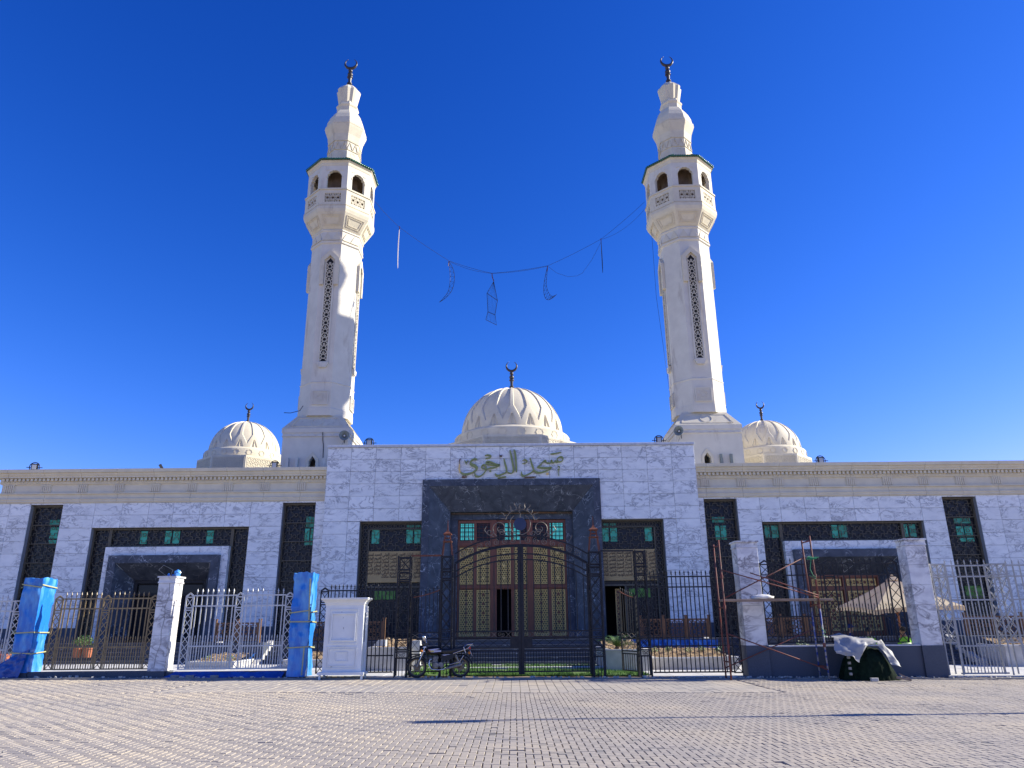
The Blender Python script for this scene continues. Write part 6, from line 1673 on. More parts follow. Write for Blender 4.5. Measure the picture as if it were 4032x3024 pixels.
# ================================================================ MOTORCYCLE (nose to the left)
def motorcycle():
    t = thing('motorcycle', 'black motorcycle parked before the main gate, nose to the left', 'motorcycle', (-2.21, 23.86, G(-2.2)+0.035), local=True, rz=R(4))
    t.rotation_euler = (R(-3), 0, R(3))
    def wheel(cx, w):
        r = node('wheel', t)
        m = MB(); n = 40; m.lathe([(0.238, -w*0.8), (0.27, -w), (0.292, -w*0.6), (0.298, 0), (0.292, w*0.6), (0.27, w), (0.238, w*0.8)], n, cap=False); M = Matrix.Translation((cx, 0, 0.298)) @ Matrix.Rotation(PI/2, 4, 'X')
        m.move(M); m.build('tyre', 'rubber_black', r, smooth=True)
        m = MB(); m.lathe([(0.243, -w*0.75), (0.238, -w*0.8), (0.215, -w*0.6), (0.212, 0), (0.215, w*0.6), (0.238, w*0.8), (0.243, w*0.75)], n, cap=False); m.lathe([(0.0, -0.06), (0.06, -0.06), (0.065, 0), (0.06, 0.06), (0.0, 0.06)], 18, cap=False)
        for k in range(5):
            a = R(90+72*k+(0 if cx < 0 else 25)); c, s = math.cos(a), math.sin(a)
            m.bar((0.05*c, 0.05*s, 0), (0.216*c, 0.216*s, 0), 0.04, 0.03)
        m.move(M); m.build('rim', 'rim_gold', r)
        m = MB(); m.lathe([(0.04, -0.05), (0.115, -0.052), (0.115, -0.048), (0.04, -0.046)], 24, cap=False); m.move(M @ Matrix.Translation((0, 0, 0 if cx < 0 else 0.0))); m.build('brake_disc' if cx < 0 else 'sprocket', 'engine_grey', r)
    wheel(-0.665, 0.042); wheel(0.645, 0.052)
    m = MB()
    for s in (-1, 1): m.tube([(-0.665, s*0.085, 0.298), (-0.585, s*0.085, 0.50)], 0.030, 10); 
    m.build('fork_slider', 'engine_grey', t)
    m = MB()
    for s in (-1, 1): m.tube([(-0.585, s*0.085, 0.50), (-0.43, s*0.085, 0.90)], 0.018, 8)
    m.box(-0.50, -0.40, -0.11, 0.11, 0.86, 0.885); m.box(-0.53, -0.43, -0.11, 0.11, 0.74, 0.765); m.build('fork_tube', 'chrome', t)
    def fender(cx, a0, a1, r, w, name, ex=0):
        m = MB(); n = 16; vs, fs = [], []
        for k in range(n+1):
            a = R(a0+(a1-a0)*k/n)
            for q, dr in ((-w, -0.02), (-w*0.7, 0.008), (0, 0.016), (w*0.7, 0.008), (w, -0.02)): vs.append((cx+(r+dr)*math.cos(a), q, 0.298+(r+dr)*math.sin(a)))
        for k in range(n):
            for j in range(4): fs.append((k*5+j, k*5+j+1, k*5+j+6, k*5+j+5))
        m.add(vs, fs); o = m.build(name, 'bike_black', t, smooth=True); mod = o.modifiers.new('s', 'SOLIDIFY'); mod.thickness = 0.006
    fender(-0.665, 40, 165, 0.335, 0.065, 'front_fender'); fender(0.645, 0, 110, 0.36, 0.075, 'rear_fender')
    # tank
    m = MB(); n = 16; secs = [(-0.40, 0.05, 0.72, 0.80), (-0.36, 0.10, 0.66, 0.87), (-0.25, 0.135, 0.64, 0.905), (-0.10, 0.14, 0.64, 0.90), (0.03, 0.115, 0.65, 0.86), (0.12, 0.085, 0.68, 0.79)]
    vs, fs = [], []
    for (x, hw, za, zb_) in secs:
        for k in range(n):
            a = 2*PI*k/n; ca, sa = math.cos(a), math.sin(a); e = 0.75
            vs.append((x, hw*math.copysign(abs(ca)**e, ca), (za+zb_)/2+(zb_-za)/2*math.copysign(abs(sa)**e, sa)))
    for i in range(len(secs)-1):
        for k in range(n): fs.append((i*n+k, i*n+(k+1) % n, (i+1)*n+(k+1) % n, (i+1)*n+k))
    fs += [tuple(range(n)), tuple((len(secs)-1)*n+k for k in range(n))]; m.add(vs, fs); m.build('fuel_tank', 'bike_black', t, smooth=True)
    for s in (-1, 1):
        for (poly, mt) in (([(-0.34, 0.80), (-0.05, 0.83), (0.02, 0.815), (-0.16, 0.78), (0.06, 0.77), (0.06, 0.735), (-0.18, 0.715), (-0.28, 0.73)], 'decal_grey'), ([(-0.30, 0.772), (-0.17, 0.775), (-0.15, 0.735), (-0.24, 0.728)], 'decal_yellow'), ([(-0.34, 0.80), (-0.28, 0.79), (-0.24, 0.735), (-0.28, 0.73)], 'decal_orange')):
            m = MB(); yy = {'decal_grey': 0.1435, 'decal_yellow': 0.1465, 'decal_orange': 0.1460}[mt]
            def ysurf(x): return 0.118+0.025*max(0, 1-((x+0.15)/0.26)**2)+yy-0.1405
            m.add([(x, s*ysurf(x), z) for x, z in poly], [tuple(range(len(poly)))]); m.build('tank_decal', mt, t)
    # seat
    m = MB(); secs = [(0.05, 0.10, 0.70, 0.79), (0.18, 0.13, 0.69, 0.80), (0.38, 0.135, 0.69, 0.82), (0.58, 0.13, 0.70, 0.86), (0.78, 0.10, 0.73, 0.895), (0.83, 0.06, 0.78, 0.885)]
    vs, fs = [], []
    for (x, hw, za, zb_) in secs: vs += [(x, -hw, za), (x, -hw, zb_-0.03), (x, -hw*0.75, zb_), (x, hw*0.75, zb_), (x, hw, zb_-0.03), (x, hw, za)]
    for i in range(len(secs)-1):
        for k in range(6): fs.append((i*6+k, i*6+(k+1) % 6, (i+1)*6+(k+1) % 6, (i+1)*6+k))
    fs += [tuple(range(6)), tuple((len(secs)-1)*6+k for k in range(6))]; m.add(vs, fs); m.build('seat', 'seat_black', t, smooth=True)
    for s in (-1, 1):
        m = MB(); m.prism([(0.06, 0.66), (0.42, 0.68), (0.50, 0.66), (0.40, 0.52), (0.12, 0.48), (0.04, 0.56)], s*0.12-0.012, s*0.12+0.012); m.build('side_cover', 'bike_black', t)
        m = MB(); m.prism([(0.08, 0.645), (0.36, 0.665), (0.16, 0.625)], s*0.134-0.002, s*0.134+0.002); m.build('cover_decal', 'decal_grey', t)
    # frame, engine
    m = MB(); m.tube([(-0.44, 0, 0.84), (-0.36, 0, 0.62), (-0.28, 0, 0.36), (-0.20, 0, 0.26), (0.08, 0, 0.24), (0.22, 0, 0.34), (0.20, 0, 0.66), (0.85, 0, 0.76)], 0.019, 8)
    m.tube([(-0.40, 0, 0.82), (0.2, 0, 0.70)], 0.02, 8)
    for s in (-1, 1): m.tube([(0.20, s*0.07, 0.34), (0.645, s*0.085, 0.298)], 0.019, 8)
    m.build('frame', 'metal_black', t)
    en = node('engine', t)
    m = MB(); m.cham(-0.20, 0.14, -0.11, 0.11, 0.28, 0.44, 0.03); m.build('crankcase', 'engine_grey', en)
    for cx_ in (-0.09, 0.06):
        m = MB(); m.lathe([(0.0, -0.135), (0.075, -0.135), (0.085, -0.11), (0.085, 0.11), (0.075, 0.135), (0.0, 0.135)], 20, cap=False); m.move(Matrix.Translation((cx_, 0, 0.36)) @ Matrix.Rotation(PI/2, 4, 'X')); m.build('cover', 'engine_grey', en)
    m = MB()
    for k in range(7): m.box(-0.20+0.008*k, -0.06+0.008*k, -0.08, 0.08, 0.445+0.022*k, 0.457+0.022*k)
    m.box(-0.16, -0.04, -0.06, 0.06, 0.44, 0.60); m.build('cylinder_fins', 'engine_grey', en)
    m = MB(); m.tube([(-0.19, -0.06, 0.55), (-0.29, -0.09, 0.50), (-0.30, -0.10, 0.36), (-0.22, -0.12, 0.24), (0.0, -0.13, 0.22), (0.2, -0.13, 0.25)], 0.020, 8); m.build('exhaust_pipe', 'chrome', t, smooth=True)
    m = MB(); m.tube([(0.18, -0.13, 0.25), (0.26, -0.14, 0.27), (0.34, -0.14, 0.285), (0.66, -0.145, 0.36), (0.68, -0.145, 0.365)], [0.022, 0.035, 0.045, 0.048, 0.036], 14); m.build('muffler', 'engine_grey', t, smooth=True)
    m = MB()
    for s in (-1, 1): m.tube([(0.50, s*0.12, 0.66), (0.645, s*0.10, 0.31)], 0.014, 8); m.tube([(0.51, s*0.12, 0.63), (0.58, s*0.11, 0.46)], 0.032, 8)
    m.build('shock_absorber', 'engine_grey', t)
    m = MB()
    for s in (-1, 1): m.tube([(0.42, s*0.13, 0.68), (0.60, s*0.15, 0.74), (0.86, s*0.13, 0.82), (0.96, s*0.08, 0.93)], 0.013, 6); m.tube([(0.80, s*0.14, 0.70), (0.74, s*0.14, 0.86), (0.83, s*0.12, 0.93), (1.0, s*0.09, 0.95)], 0.014, 6); m.tube([(0.30, s*0.13, 0.36), (0.62, s*0.15, 0.44), (0.74, s*0.14, 0.62)], 0.012, 6)
    m.tube([(1.0, -0.09, 0.95), (1.0, 0.09, 0.95)], 0.014, 6); m.tube([(0.84, -0.12, 0.93), (0.84, 0.12, 0.93)], 0.012, 6); m.build('grab_rail', 'chrome', t)
    m = MB(); m.box(0.90, 0.955, -0.07, 0.07, 0.80, 0.87); m.build('tail_light', 'lamp_red', t)
    m = MB(); m.add([(0.93, -0.09, 0.77), (0.93, 0.09, 0.77), (1.0, 0.09, 0.60), (1.0, -0.09, 0.60), (0.937, -0.09, 0.773), (0.937, 0.09, 0.773), (1.007, 0.09, 0.603), (1.007, -0.09, 0.603)], [(0, 1, 2, 3), (4, 5, 6, 7), (0, 1, 5, 4), (1, 2, 6, 5), (2, 3, 7, 6), (3, 0, 4, 7)]); m.build('number_plate', 'plate_white', t)
    m = MB(); m.bar((0.98, 0, 0.62), (1.04, 0, 0.50), 0.10, 0.008); m.build('mudflap', 'rubber_black', t)
    for s in (-1, 1):
        m = MB(); m.lathe([(0.005, -0.035), (0.035, -0.01), (0.04, 0.03), (0.01, 0.05)], 12); m.move(Matrix.Translation((0.90, s*0.16, 0.70)) @ Matrix.Rotation(PI/2, 4, 'Y')); m.build('indicator', 'lamp_amber', t)
        m = MB(); m.lathe([(0.005, -0.035), (0.035, -0.01), (0.04, 0.03), (0.01, 0.05)], 12); m.move(Matrix.Translation((-0.52, s*0.19, 0.76)) @ Matrix.Rotation(-PI/2, 4, 'Y')); m.build('indicator', 'lamp_amber', t)
    m = MB(); m.lathe([(0.02, 0.10), (0.06, 0.08), (0.085, 0.02), (0.088, -0.03), (0.075, -0.04), (0.0, -0.045)], 20, cap=False); m.move(Matrix.Translation((-0.56, 0, 0.84)) @ Matrix.Rotation(PI/2, 4, 'Y')); m.build('headlight', 'bike_black', t, smooth=True)
    m = MB(); m.lathe([(0.0, -0.052), (0.05, -0.05), (0.075, -0.041)], 20, cap=False); m.move(Matrix.Translation((-0.56, 0, 0.84)) @ Matrix.Rotation(PI/2, 4, 'Y')); m.build('headlight_glass', 'floodlight_glass', t, smooth=True)
    m = MB(); m.tube([(-0.36, -0.36, 0.97), (-0.40, -0.24, 0.98), (-0.44, -0.10, 0.93), (-0.44, 0.10, 0.93), (-0.40, 0.24, 0.98), (-0.36, 0.36, 0.97)], 0.012, 8); m.build('handlebar', 'chrome', t)
    for s in (-1, 1):
        m = MB(); m.tube([(-0.38, s*0.26, 0.975), (-0.34, s*0.38, 0.965)], 0.019, 8); m.build('grip', 'rubber_black', t)
        m = MB(); m.tube([(-0.40, s*0.22, 0.98), (-0.43, s*0.27, 1.08), (-0.46, s*0.29, 1.11)], 0.007, 6); m.tube([(-0.42, s*0.22, 0.965), (-0.45, s*0.36, 0.95)], 0.007, 6); m.build('mirror_stalk', 'chrome', t)
        m = MB(); m.lathe([(0.0, -0.012), (0.05, -0.01), (0.058, 0.0), (0.05, 0.012), (0.0, 0.014)], 16, cap=False); m.move(Matrix.Translation((-0.47, s*0.30, 1.12)) @ Matrix.Rotation(R(60), 4, 'Z') @ Matrix.Rotation(R(75), 4, 'Y') @ Matrix.Scale(1.35, 4, (1, 0, 0))); m.build('mirror', 'chrome', t, smooth=True)
    m = MB(); m.lathe([(0.0, -0.03), (0.05, -0.03), (0.05, 0.02), (0.0, 0.025)], 14, cap=False); m.move(Matrix.Translation((-0.48, 0, 0.95)) @ Matrix.Rotation(R(-40), 4, 'Y')); m.build('instrument', 'bike_black', t)
    m = MB(); m.bar((0.03, -0.10, 0.25), (-0.02, -0.24, -0.005), 0.022); m.bar((-0.05, -0.25, 0.004), (0.02, -0.25, 0.004), 0.05, 0.012); m.build('side_stand', 'metal_black', t)
    m = MB(); m.bar((0.02, -0.13, 0.30), (0.02, -0.27, 0.31), 0.03); m.bar((0.02, 0.13, 0.30), (0.02, 0.27, 0.31), 0.03); m.build('footpeg', 'rubber_black', t)
    m = MB(); m.tube([(-0.40, -0.1, 0.95), (-0.60, -0.12, 0.80), (-0.62, -0.1, 0.6), (-0.66, -0.09, 0.40)], 0.007, 5); m.tube([(-0.40, 0.1, 0.95), (-0.58, 0.08, 0.9), (-0.5, 0.05, 0.7)], 0.007, 5); m.build('cables', 'wire_black', t)
motorcycle()

# ================================================================ SCAFFOLD
def scaffold():
    t = thing('scaffold', 'rusty red pipe scaffold with crossed braces beside the tall marble pillar', 'scaffold', (7.9, 23.4, G(8)))
    ya, yb = 23.25, 23.88
    def pole(p, q, r, mt, nm='pole'):
        m = MB(); m.tube([p, q], r, 8); return m.build(nm, mt, t, smooth=True)
    g = G(8)
    pole((6.44, ya, g), (6.44, ya, 4.0), 0.027, 'metal_rust_red'); pole((6.46, yb, g), (6.44, yb, 3.92), 0.027, 'metal_rust_red')
    pole((9.31, ya, g), (9.31, ya, 2.0), 0.027, 'paint_blue_pole'); pole((9.31, ya, 1.98), (9.28, ya, 4.10), 0.027, 'metal_rust_red')
    pole((9.30, yb, g), (9.30, yb, 2.0), 0.027, 'paint_blue_pole'); pole((9.30, yb, 1.98), (9.26, yb, 4.02), 0.027, 'metal_rust_red')
    for x, zs in ((6.44, (0.45, 2.0, 3.84)), (9.30, (0.30, 2.05, 3.96))):
        for z in zs: pole((x, ya, z), (x, yb, z), 0.022, 'metal_rust_red', 'ledger')
    for z in (2.0, 0.9, 2.9):
        for xx in (9.30, 6.44):
            m = MB(); m.lathe([(0.04, z-0.06), (0.045, z), (0.04, z+0.06)], 10, (xx, ya)); m.build('coupler', 'metal_rust_red', t)
    for p, q in (((6.44, ya-0.03, 1.25), (9.30, ya-0.03, 0.22)), ((6.46, yb+0.03, 0.25), (9.30, yb+0.03, 1.35)), ((6.44, ya-0.03, 3.10), (9.30, ya-0.03, 2.26)), ((6.46, yb+0.03, 2.2), (9.28, yb+0.03, 3.5)), ((7.3, ya-0.06, 3.0), (9.30, ya-0.06, 2.32))): pole(p, q, 0.017, 'metal_rust_red', 'brace')
scaffold()
t = thing('scaffold_plank', 'weathered wooden plank lying across the scaffold', 'plank', (8.1, 23.4, 2.2))
m = MB(); m.cham(6.40, 9.78, 23.30, 23.58, 2.17, 2.235, 0.006); m.build('board', 'wood_plank', t)
m = MB(); m.cham(6.44, 9.55, 23.60, 23.82, 2.17, 2.225, 0.006); m.build('board', 'wood_plank', t)
def blob(name, label, cat, c, sx, sy, sz, matn, amp, fr, n=20, flat=True, seed=0):
    m = MB(); vs, fs = [], []
    for j in range(n//2+1):
        for i in range(n):
            a, b = 2*PI*i/n, PI*j/(n//2)
            d = Vector((math.sin(b)*math.cos(a), math.sin(b)*math.sin(a), math.cos(b)))
            k = 1+amp*noise.noise(d*fr+Vector((seed, 0, 0))); p = Vector((d.x*sx*k, d.y*sy*k, d.z*sz*k))
            if flat: p.z = max(p.z, -sz*0.6)
            vs.append((c[0]+p.x, c[1]+p.y, c[2]+p.z))
    for j in range(n//2):
        for i in range(n): fs.append((j*n+i, j*n+(i+1) % n, (j+1)*n+(i+1) % n, (j+1)*n+i))
    m.add(vs, fs); o = m.build(name, matn, smooth=True); return tag(o, label, cat)
blob('cement_sack', 'white sack lying on the scaffold plank', 'sack', (7.68, 23.44, 2.285), 0.34, 0.16, 0.085, 'sack_white', 0.3, 2.2)
t = thing('green_rope', 'tangled green rope tied to the right scaffold pole', 'rope', (9.28, 23.25, 3.4))
m = MB(); pts = []
for k in range(60):
    a = k*0.9; pts.append((9.24+0.20*math.sin(a*0.73)*noise.noise(Vector((k*0.31, 0, 0)))*2.2+0.02*math.sin(a), 23.22+0.05*math.cos(a), 3.42+0.10*noise.noise(Vector((k*0.23, 5, 0)))+0.03*math.cos(a*1.3)))
m.tube(pts, 0.012, 5); m.build('knot', 'rope_green', t)
m = MB(); m.tube([(9.22, 23.2, 3.4), (9.15, 23.2, 3.1), (9.22, 23.2, 2.9), (9.30, 23.2, 2.86)], 0.010, 5); m.tube([(9.1, 23.2, 2.92), (9.2, 23.2, 2.85), (9.3, 23.2, 2.80)], 0.009, 5); m.tube([(9.26, 23.2, 1.4), (9.36, 23.2, 1.25), (9.28, 23.2, 1.2), (9.40, 23.2, 1.12)], 0.010, 5); m.build('loose_end', 'rope_green', t)
m = MB(); m.bar((9.26, 23.95, 1.0), (9.0, 23.9, 0.55), 0.02, 0.3)

# ================================================================ COVERED HEAP
def heap():
    g = G(10.5); cx, cy = 10.55, 23.45
    t = thing('covered_heap', 'mound covered in dark green netting against the granite wall', 'heap', (cx, cy, g))
    n, nr = 90, 30; vs, fs = [], []
    for j in range(nr+1):
        rho = j/nr
        for i in range(n):
            a = 2*PI*i/n
            fold = 0.20*rho*(abs(math.sin(a*6+2.0*math.sin(a*2)))-0.5+1.4*noise.noise(Vector((math.cos(a)*3, math.sin(a)*3, rho*2)))-0.8*abs(noise.noise(Vector((math.cos(a)*6, math.sin(a)*6, rho*1.5)))))
            ax = 0.80+(0.10 if math.cos(a) > 0 else 0); k = rho*(1+fold)
            x = cx+ax*k*math.cos(a); y = cy+0.55*k*math.sin(a)
            h = max(0.10, 1.0-1.55*max(0, x-10.92)-0.06*(x-10.3)) if x > 10.3 else 1.0-0.1*(10.3-x)
            z = g+0.93*h*(1-rho**4.5)+0.09*noise.noise(Vector((x*4, y*4, 1)))*(1-rho)-0.22*abs(noise.noise(Vector((x*3.2, y*3.2+x, 4))))*rho*(1-rho**4)
            vs.append((x, min(y, 24.06), max(z, g+0.005)))
    for j in range(nr):
        for i in range(n): fs.append((j*n+i, j*n+(i+1) % n, (j+1)*n+(i+1) % n, (j+1)*n+i))
    m = MB(); m.add(vs, fs); autosmooth(m.build('netting', 'net_green', t), 55)
    m = MB()
    for k in range(5): m.box(9.84, 9.91, 23.0, 23.07, g+0.16+k*0.15, g+0.23+k*0.15)
    m.build('printed_marks', 'concrete_grey', t)
    def patch(rows, name, lab, matn):
        nv, nu = len(rows)-1, len(rows[0])-1
        m = MB(); S = 6; pts = []
        def P(u, v):
            u *= nu; v *= nv; i, j = min(int(u), nu-1), min(int(v), nv-1); fu, fv = u-i, v-j
            a = Vector(rows[j][i]).lerp(Vector(rows[j][i+1]), fu); b = Vector(rows[j+1][i]).lerp(Vector(rows[j+1][i+1]), fu); p = a.lerp(b, fv)
            d = noise.noise(p*3.1)*0.05+noise.noise(p*8)*0.03-abs(noise.noise(p*5.0))*0.05; return (p.x+d*0.5, p.y-d-0.02, p.z+d*0.6+0.02)
        m.grid(P, nu*S, nv*S); o = m.build(name, matn); autosmooth(o, 70); return tag(o, lab, 'sheet')
    patch([[(9.72, 23.9, 1.14), (10.1, 24.0, 1.20), (10.5, 24.0, 1.10), (10.98, 23.95, 1.06)],
           [(9.62, 23.25, 1.10), (10.05, 23.1, 1.10), (10.45, 23.05, 1.02), (10.93, 23.1, 0.97)],
           [(9.48, 22.95, 0.72), (9.90, 22.85, 0.72), (10.32, 22.9, 0.92), (10.60, 23.0, 0.93)],
           [(9.47, 22.93, 0.66), (9.88, 22.82, 0.58), (10.06, 22.82, 0.40), (10.34, 22.9, 0.88)]], 'grey_sheet', 'pale grey sheet thrown over the top of the green heap', 'sheet_grey')
    patch([[(10.78, 23.05, 0.97), (10.95, 23.15, 1.03), (11.08, 23.35, 0.99)], [(10.96, 23.0, 0.68), (11.14, 23.05, 0.68), (11.28, 23.2, 0.62)], [(11.12, 22.96, 0.36), (11.28, 23.0, 0.30), (11.42, 23.1, 0.22)]], 'grey_sheet', 'translucent grey sheet falling down the right side of the heap', 'sheet_grey')
    m = MB(); m.bar((11.1, 22.86, g+0.10), (11.48, 22.80, g+0.03), 0.10, 0.06); m.bar((11.18, 22.84, g+0.2), (11.44, 22.78, g+0.07), 0.05, 0.03); tag(m.build('wood_offcut', 'wood_plank'), 'broken board sticking out at the right foot of the heap', 'board')
    m = MB(); m.cham(10.32, 10.52, 22.72, 22.82, g+0.005, g+0.10, 0.01); tag(m.build('loose_brick', 'concrete_pale'), 'pale block lying at the foot of the green heap', 'block')
heap()

# ================================================================ PARASOL
def parasol():
    cx, cy, zt = 13.5, 27.0, 3.02; h = 1.5; g = G(13)+0.05
    t = thing('parasol', 'cream square parasol on a wooden pole behind the right fence', 'parasol', (cx, cy, g))
    C = [(-h, -h, 1.90), (h, -h, 2.02), (h, h, 2.14), (-h, h, 2.06)]
    for k in range(4):
        a, b = Vector(C[k]), Vector(C[(k+1) % 4])
        def f(u, v):
            e = a.lerp(b, u); zc = e.z
            p = Vector((e.x*v, e.y*v, zt+(zc-zt)*v-0.10*math.sin(PI*v)*(0.5+2*u*(1-u)))); p.z -= 0.16*4*u*(1-u)*v*v*-0.35
            return (cx+p.x, cy+p.y, p.z)
        m = MB(); m.grid(f, 14, 14); o = m.build('canopy_panel', 'canvas_cream', t, fix=False); autosmooth(o, 60)
        m = MB()
        def fl(u, v):
            e = a.lerp(b, u); z = e.z+0.16*0.35*4*u*(1-u)
            return (cx+e.x*1.0, cy+e.y*1.0, z-v*(0.14+0.015*math.sin(u*40)))
        m.grid(fl, 24, 2); m.build('valance', 'canvas_cream', t, fix=False)
        m = MB(); m.bar((cx, cy, zt-0.12), (cx+a.x*0.98, cy+a.y*0.98, a.z-0.03), 0.03); q = Vector((cx+a.x*0.5, cy+a.y*0.5, (zt+a.z)/2-0.13)); m.bar(q, (cx, cy, 1.86), 0.026); m.build('rib', 'umbrella_wood', t)
        e = a.lerp(b, 0.5); m = MB(); m.bar((cx, cy, zt-0.14), (cx+e.x*0.98, cy+e.y*0.98, e.z-0.02), 0.026); q = Vector((cx+e.x*0.55, cy+e.y*0.55, zt+(e.z-zt)*0.55-0.13)); m.bar(q, (cx, cy, 1.86), 0.024); m.build('rib', 'umbrella_wood', t)
    m = MB(); m.lathe([(0.035, g+0.1), (0.035, zt)], 12, (cx, cy)); m.build('pole', 'umbrella_wood', t, smooth=True)
    m = MB(); m.lathe([(0.07, 1.80), (0.075, 1.86), (0.05, 1.92)], 12, (cx, cy)); m.build('hub', 'umbrella_wood', t)
    m = MB(); m.lathe([(0.24, zt-0.10), (0.12, zt+0.03), (0.03, zt+0.10)], 4, (cx, cy), PI/4); m.build('top_vent', 'canvas_cream', t)
    m = MB(); m.lathe([(0.30, g), (0.30, g+0.07), (0.06, g+0.1)], 20, (cx, cy)); m.build('base', 'concrete_grey', t)
parasol()

# ================================================================ PEOPLE (seated behind the low wall)
def person(loc, rz, label, shirt, cap, scale=1.0, sit='chair'):
    t = thing('person', label, 'person', loc, local=True, rz=rz)
    # seated figure facing -y; seat at z=s
    s = 0.45 if sit == 'chair' else 0.12
    J = {'pelvis': (0, 0, s+0.10, 0.135), 'waist': (0, -0.01, s+0.26, 0.125), 'chest': (0, -0.03, s+0.44, 0.15), 'neck0': (0, -0.03, s+0.58, 0.075), 'neck': (0, -0.045, s+0.64, 0.055), 'chin': (0, -0.07, s+0.69, 0.06),
         'head': (0, -0.065, s+0.77, 0.092), 'crown': (0, -0.055, s+0.85, 0.07)}
    E_ = [('pelvis', 'waist'), ('waist', 'chest'), ('chest', 'neck0'), ('neck0', 'neck'), ('neck', 'chin'), ('chin', 'head'), ('head', 'crown')]
    for sg_, n in ((-1, 'l'), (1, 'r')):
        J.update({n+'sh': (sg_*0.17, -0.03, s+0.52, 0.065), n+'el': (sg_*0.23, -0.12, s+0.28, 0.048), n+'wr': (sg_*0.16, -0.34, s+0.24, 0.034), n+'hd': (sg_*0.12, -0.42, s+0.22, 0.036)})
        E_ += [('chest', n+'sh'), (n+'sh', n+'el'), (n+'el', n+'wr'), (n+'wr', n+'hd')]
        if sit == 'chair': J.update({n+'kn': (sg_*0.13, -0.46, s+0.09, 0.068), n+'an': (sg_*0.13, -0.44, 0.09, 0.045), n+'ft': (sg_*0.14, -0.60, 0.045, 0.038), n+'hip': (sg_*0.09, -0.05, s+0.09, 0.095)})
        else: J.update({n+'kn': (sg_*0.20, -0.42, s+0.36, 0.065), n+'an': (sg_*0.15, -0.58, 0.09, 0.045), n+'ft': (sg_*0.15, -0.72, 0.045, 0.038), n+'hip': (sg_*0.09, -0.05, s+0.09, 0.095)})
        E_ += [('pelvis', n+'hip'), (n+'hip', n+'kn'), (n+'kn', n+'an'), (n+'an', n+'ft')]
        for f in range(5):                                             # fingers
            fx = sg_*0.12+(f-2)*0.016; a = 'f%s%d' % (n, f)
            if f == 4: fx = sg_*0.12-sg_*0.045
            J[a] = (fx, -0.47-0.02*(1-abs(f-1.5)/3), s+0.195, 0.009); J[a+'b'] = (fx, -0.50-0.02*(1-abs(f-1.5)/3), s+0.165, 0.008)
            E_ += [(n+'hd', a), (a, a+'b')]
    keys = list(J); idx = {k: i for i, k in enumerate(keys)}
    me = bpy.data.meshes.new('body'); me.from_pydata([J[k][:3] for k in keys], [(idx[a], idx[b]) for a, b in E_], [])
    o = bpy.data.objects.new('body', me); COL.objects.link(o)
    sk = o.modifiers.new('skin', 'SKIN'); sk.use_smooth_shade = True; o.modifiers.new('sub', 'SUBSURF').levels = 2
    for i, k in enumerate(keys):
        v = me.skin_vertices[0].data[i]; v.radius = (J[k][3], J[k][3]*(0.75 if k in ('chest', 'waist', 'pelvis') else 1.0)); v.use_root = (k == 'pelvis')
    bpy.context.view_layer.update(); dg = bpy.context.evaluated_depsgraph_get()
    m2 = bpy.data.meshes.new_from_object(o.evaluated_get(dg)); bpy.data.objects.remove(o)
    for mm in ('skin', shirt, 'cloth_dark', 'rubber_black'): m2.materials.append(MATS[mm])
    for p in m2.polygons:
        c = p.center; z = c.z-s; k = 0
        if z < 0.64 and abs(c.x) < 0.3: k = 1
        if z > 0.60: k = 0
        if k and c.y < -0.30 and z > 0.14 and abs(c.x) < 0.2 and sit == 'chair' and z > 0.16: k = 0
        if z < 0.15 or (c.y < -0.2 and sit != 'chair' and abs(c.x) > 0.12 and z < 0.5 and c.y < -0.3 and not (0.16 < z < 0.30 and c.y > -0.55)): k = 2
        if c.z < 0.09: k = 3
        if 0.14 < z < 0.29 and c.y < -0.36 and abs(c.x) < 0.19: k = 0
        p.material_index = k
    b = bpy.data.objects.new('body', m2); COL.objects.link(b); b.parent = t
    hz, hy = s+0.775, -0.065
    m = MB()                                                           # face: nose, ears
    m.add([(0, hy-0.125, hz-0.02), (-0.016, hy-0.085, hz-0.025), (0.016, hy-0.085, hz-0.025), (0, hy-0.09, hz+0.035)], [(0, 1, 3), (0, 3, 2), (0, 2, 1)])
    for sg_ in (-1, 1): m.lathe([(0.004, -0.03), (0.014, -0.015), (0.017, 0.012), (0.006, 0.03)], 8, (sg_*0.092, hy+0.01))
    for i in range(4, len(m.v)): m.v[i] = (m.v[i][0], m.v[i][1], m.v[i][2]+hz)
    m.build('face_features', 'skin', t, smooth=True)
    for sg_ in (-1, 1):
        m = MB(); m.lathe([(max(0.001, 0.010*math.sin(PI*k/6)), -0.010*math.cos(PI*k/6)) for k in range(7)], 8); m.move(Matrix.Translation((sg_*0.034, hy-0.085, hz+0.012))); m.build('eye', 'hair_black', t)
    m = MB(); m.bar((-0.022, hy-0.084, hz-0.052), (0.022, hy-0.084, hz-0.052), 0.007); m.build('mouth', 'wood_red', t)
    m = MB(); vs = []                                                  # hair or cap shell
    m.lathe([(0.101*math.cos(R(a)), 0.112*math.sin(R(a))) for a in (-12, 5, 22, 40, 58, 75, 89)], 18); m.move(Matrix.Translation((0, hy+0.012, hz+0.015)) @ Matrix.Rotation(R(-10), 4, 'X')); m.build('cap' if cap else 'hair', 'cloth_blue' if cap else 'hair_black', t, smooth=True)
    if cap:
        m = MB(); m.prism([(-0.075, 0), (0.075, 0), (0.065, 0.012), (-0.065, 0.012)], hy-0.19, hy-0.06); m.move(Matrix.Translation((0, 0, hz+0.03))); m.build('cap_peak', 'cloth_blue', t)
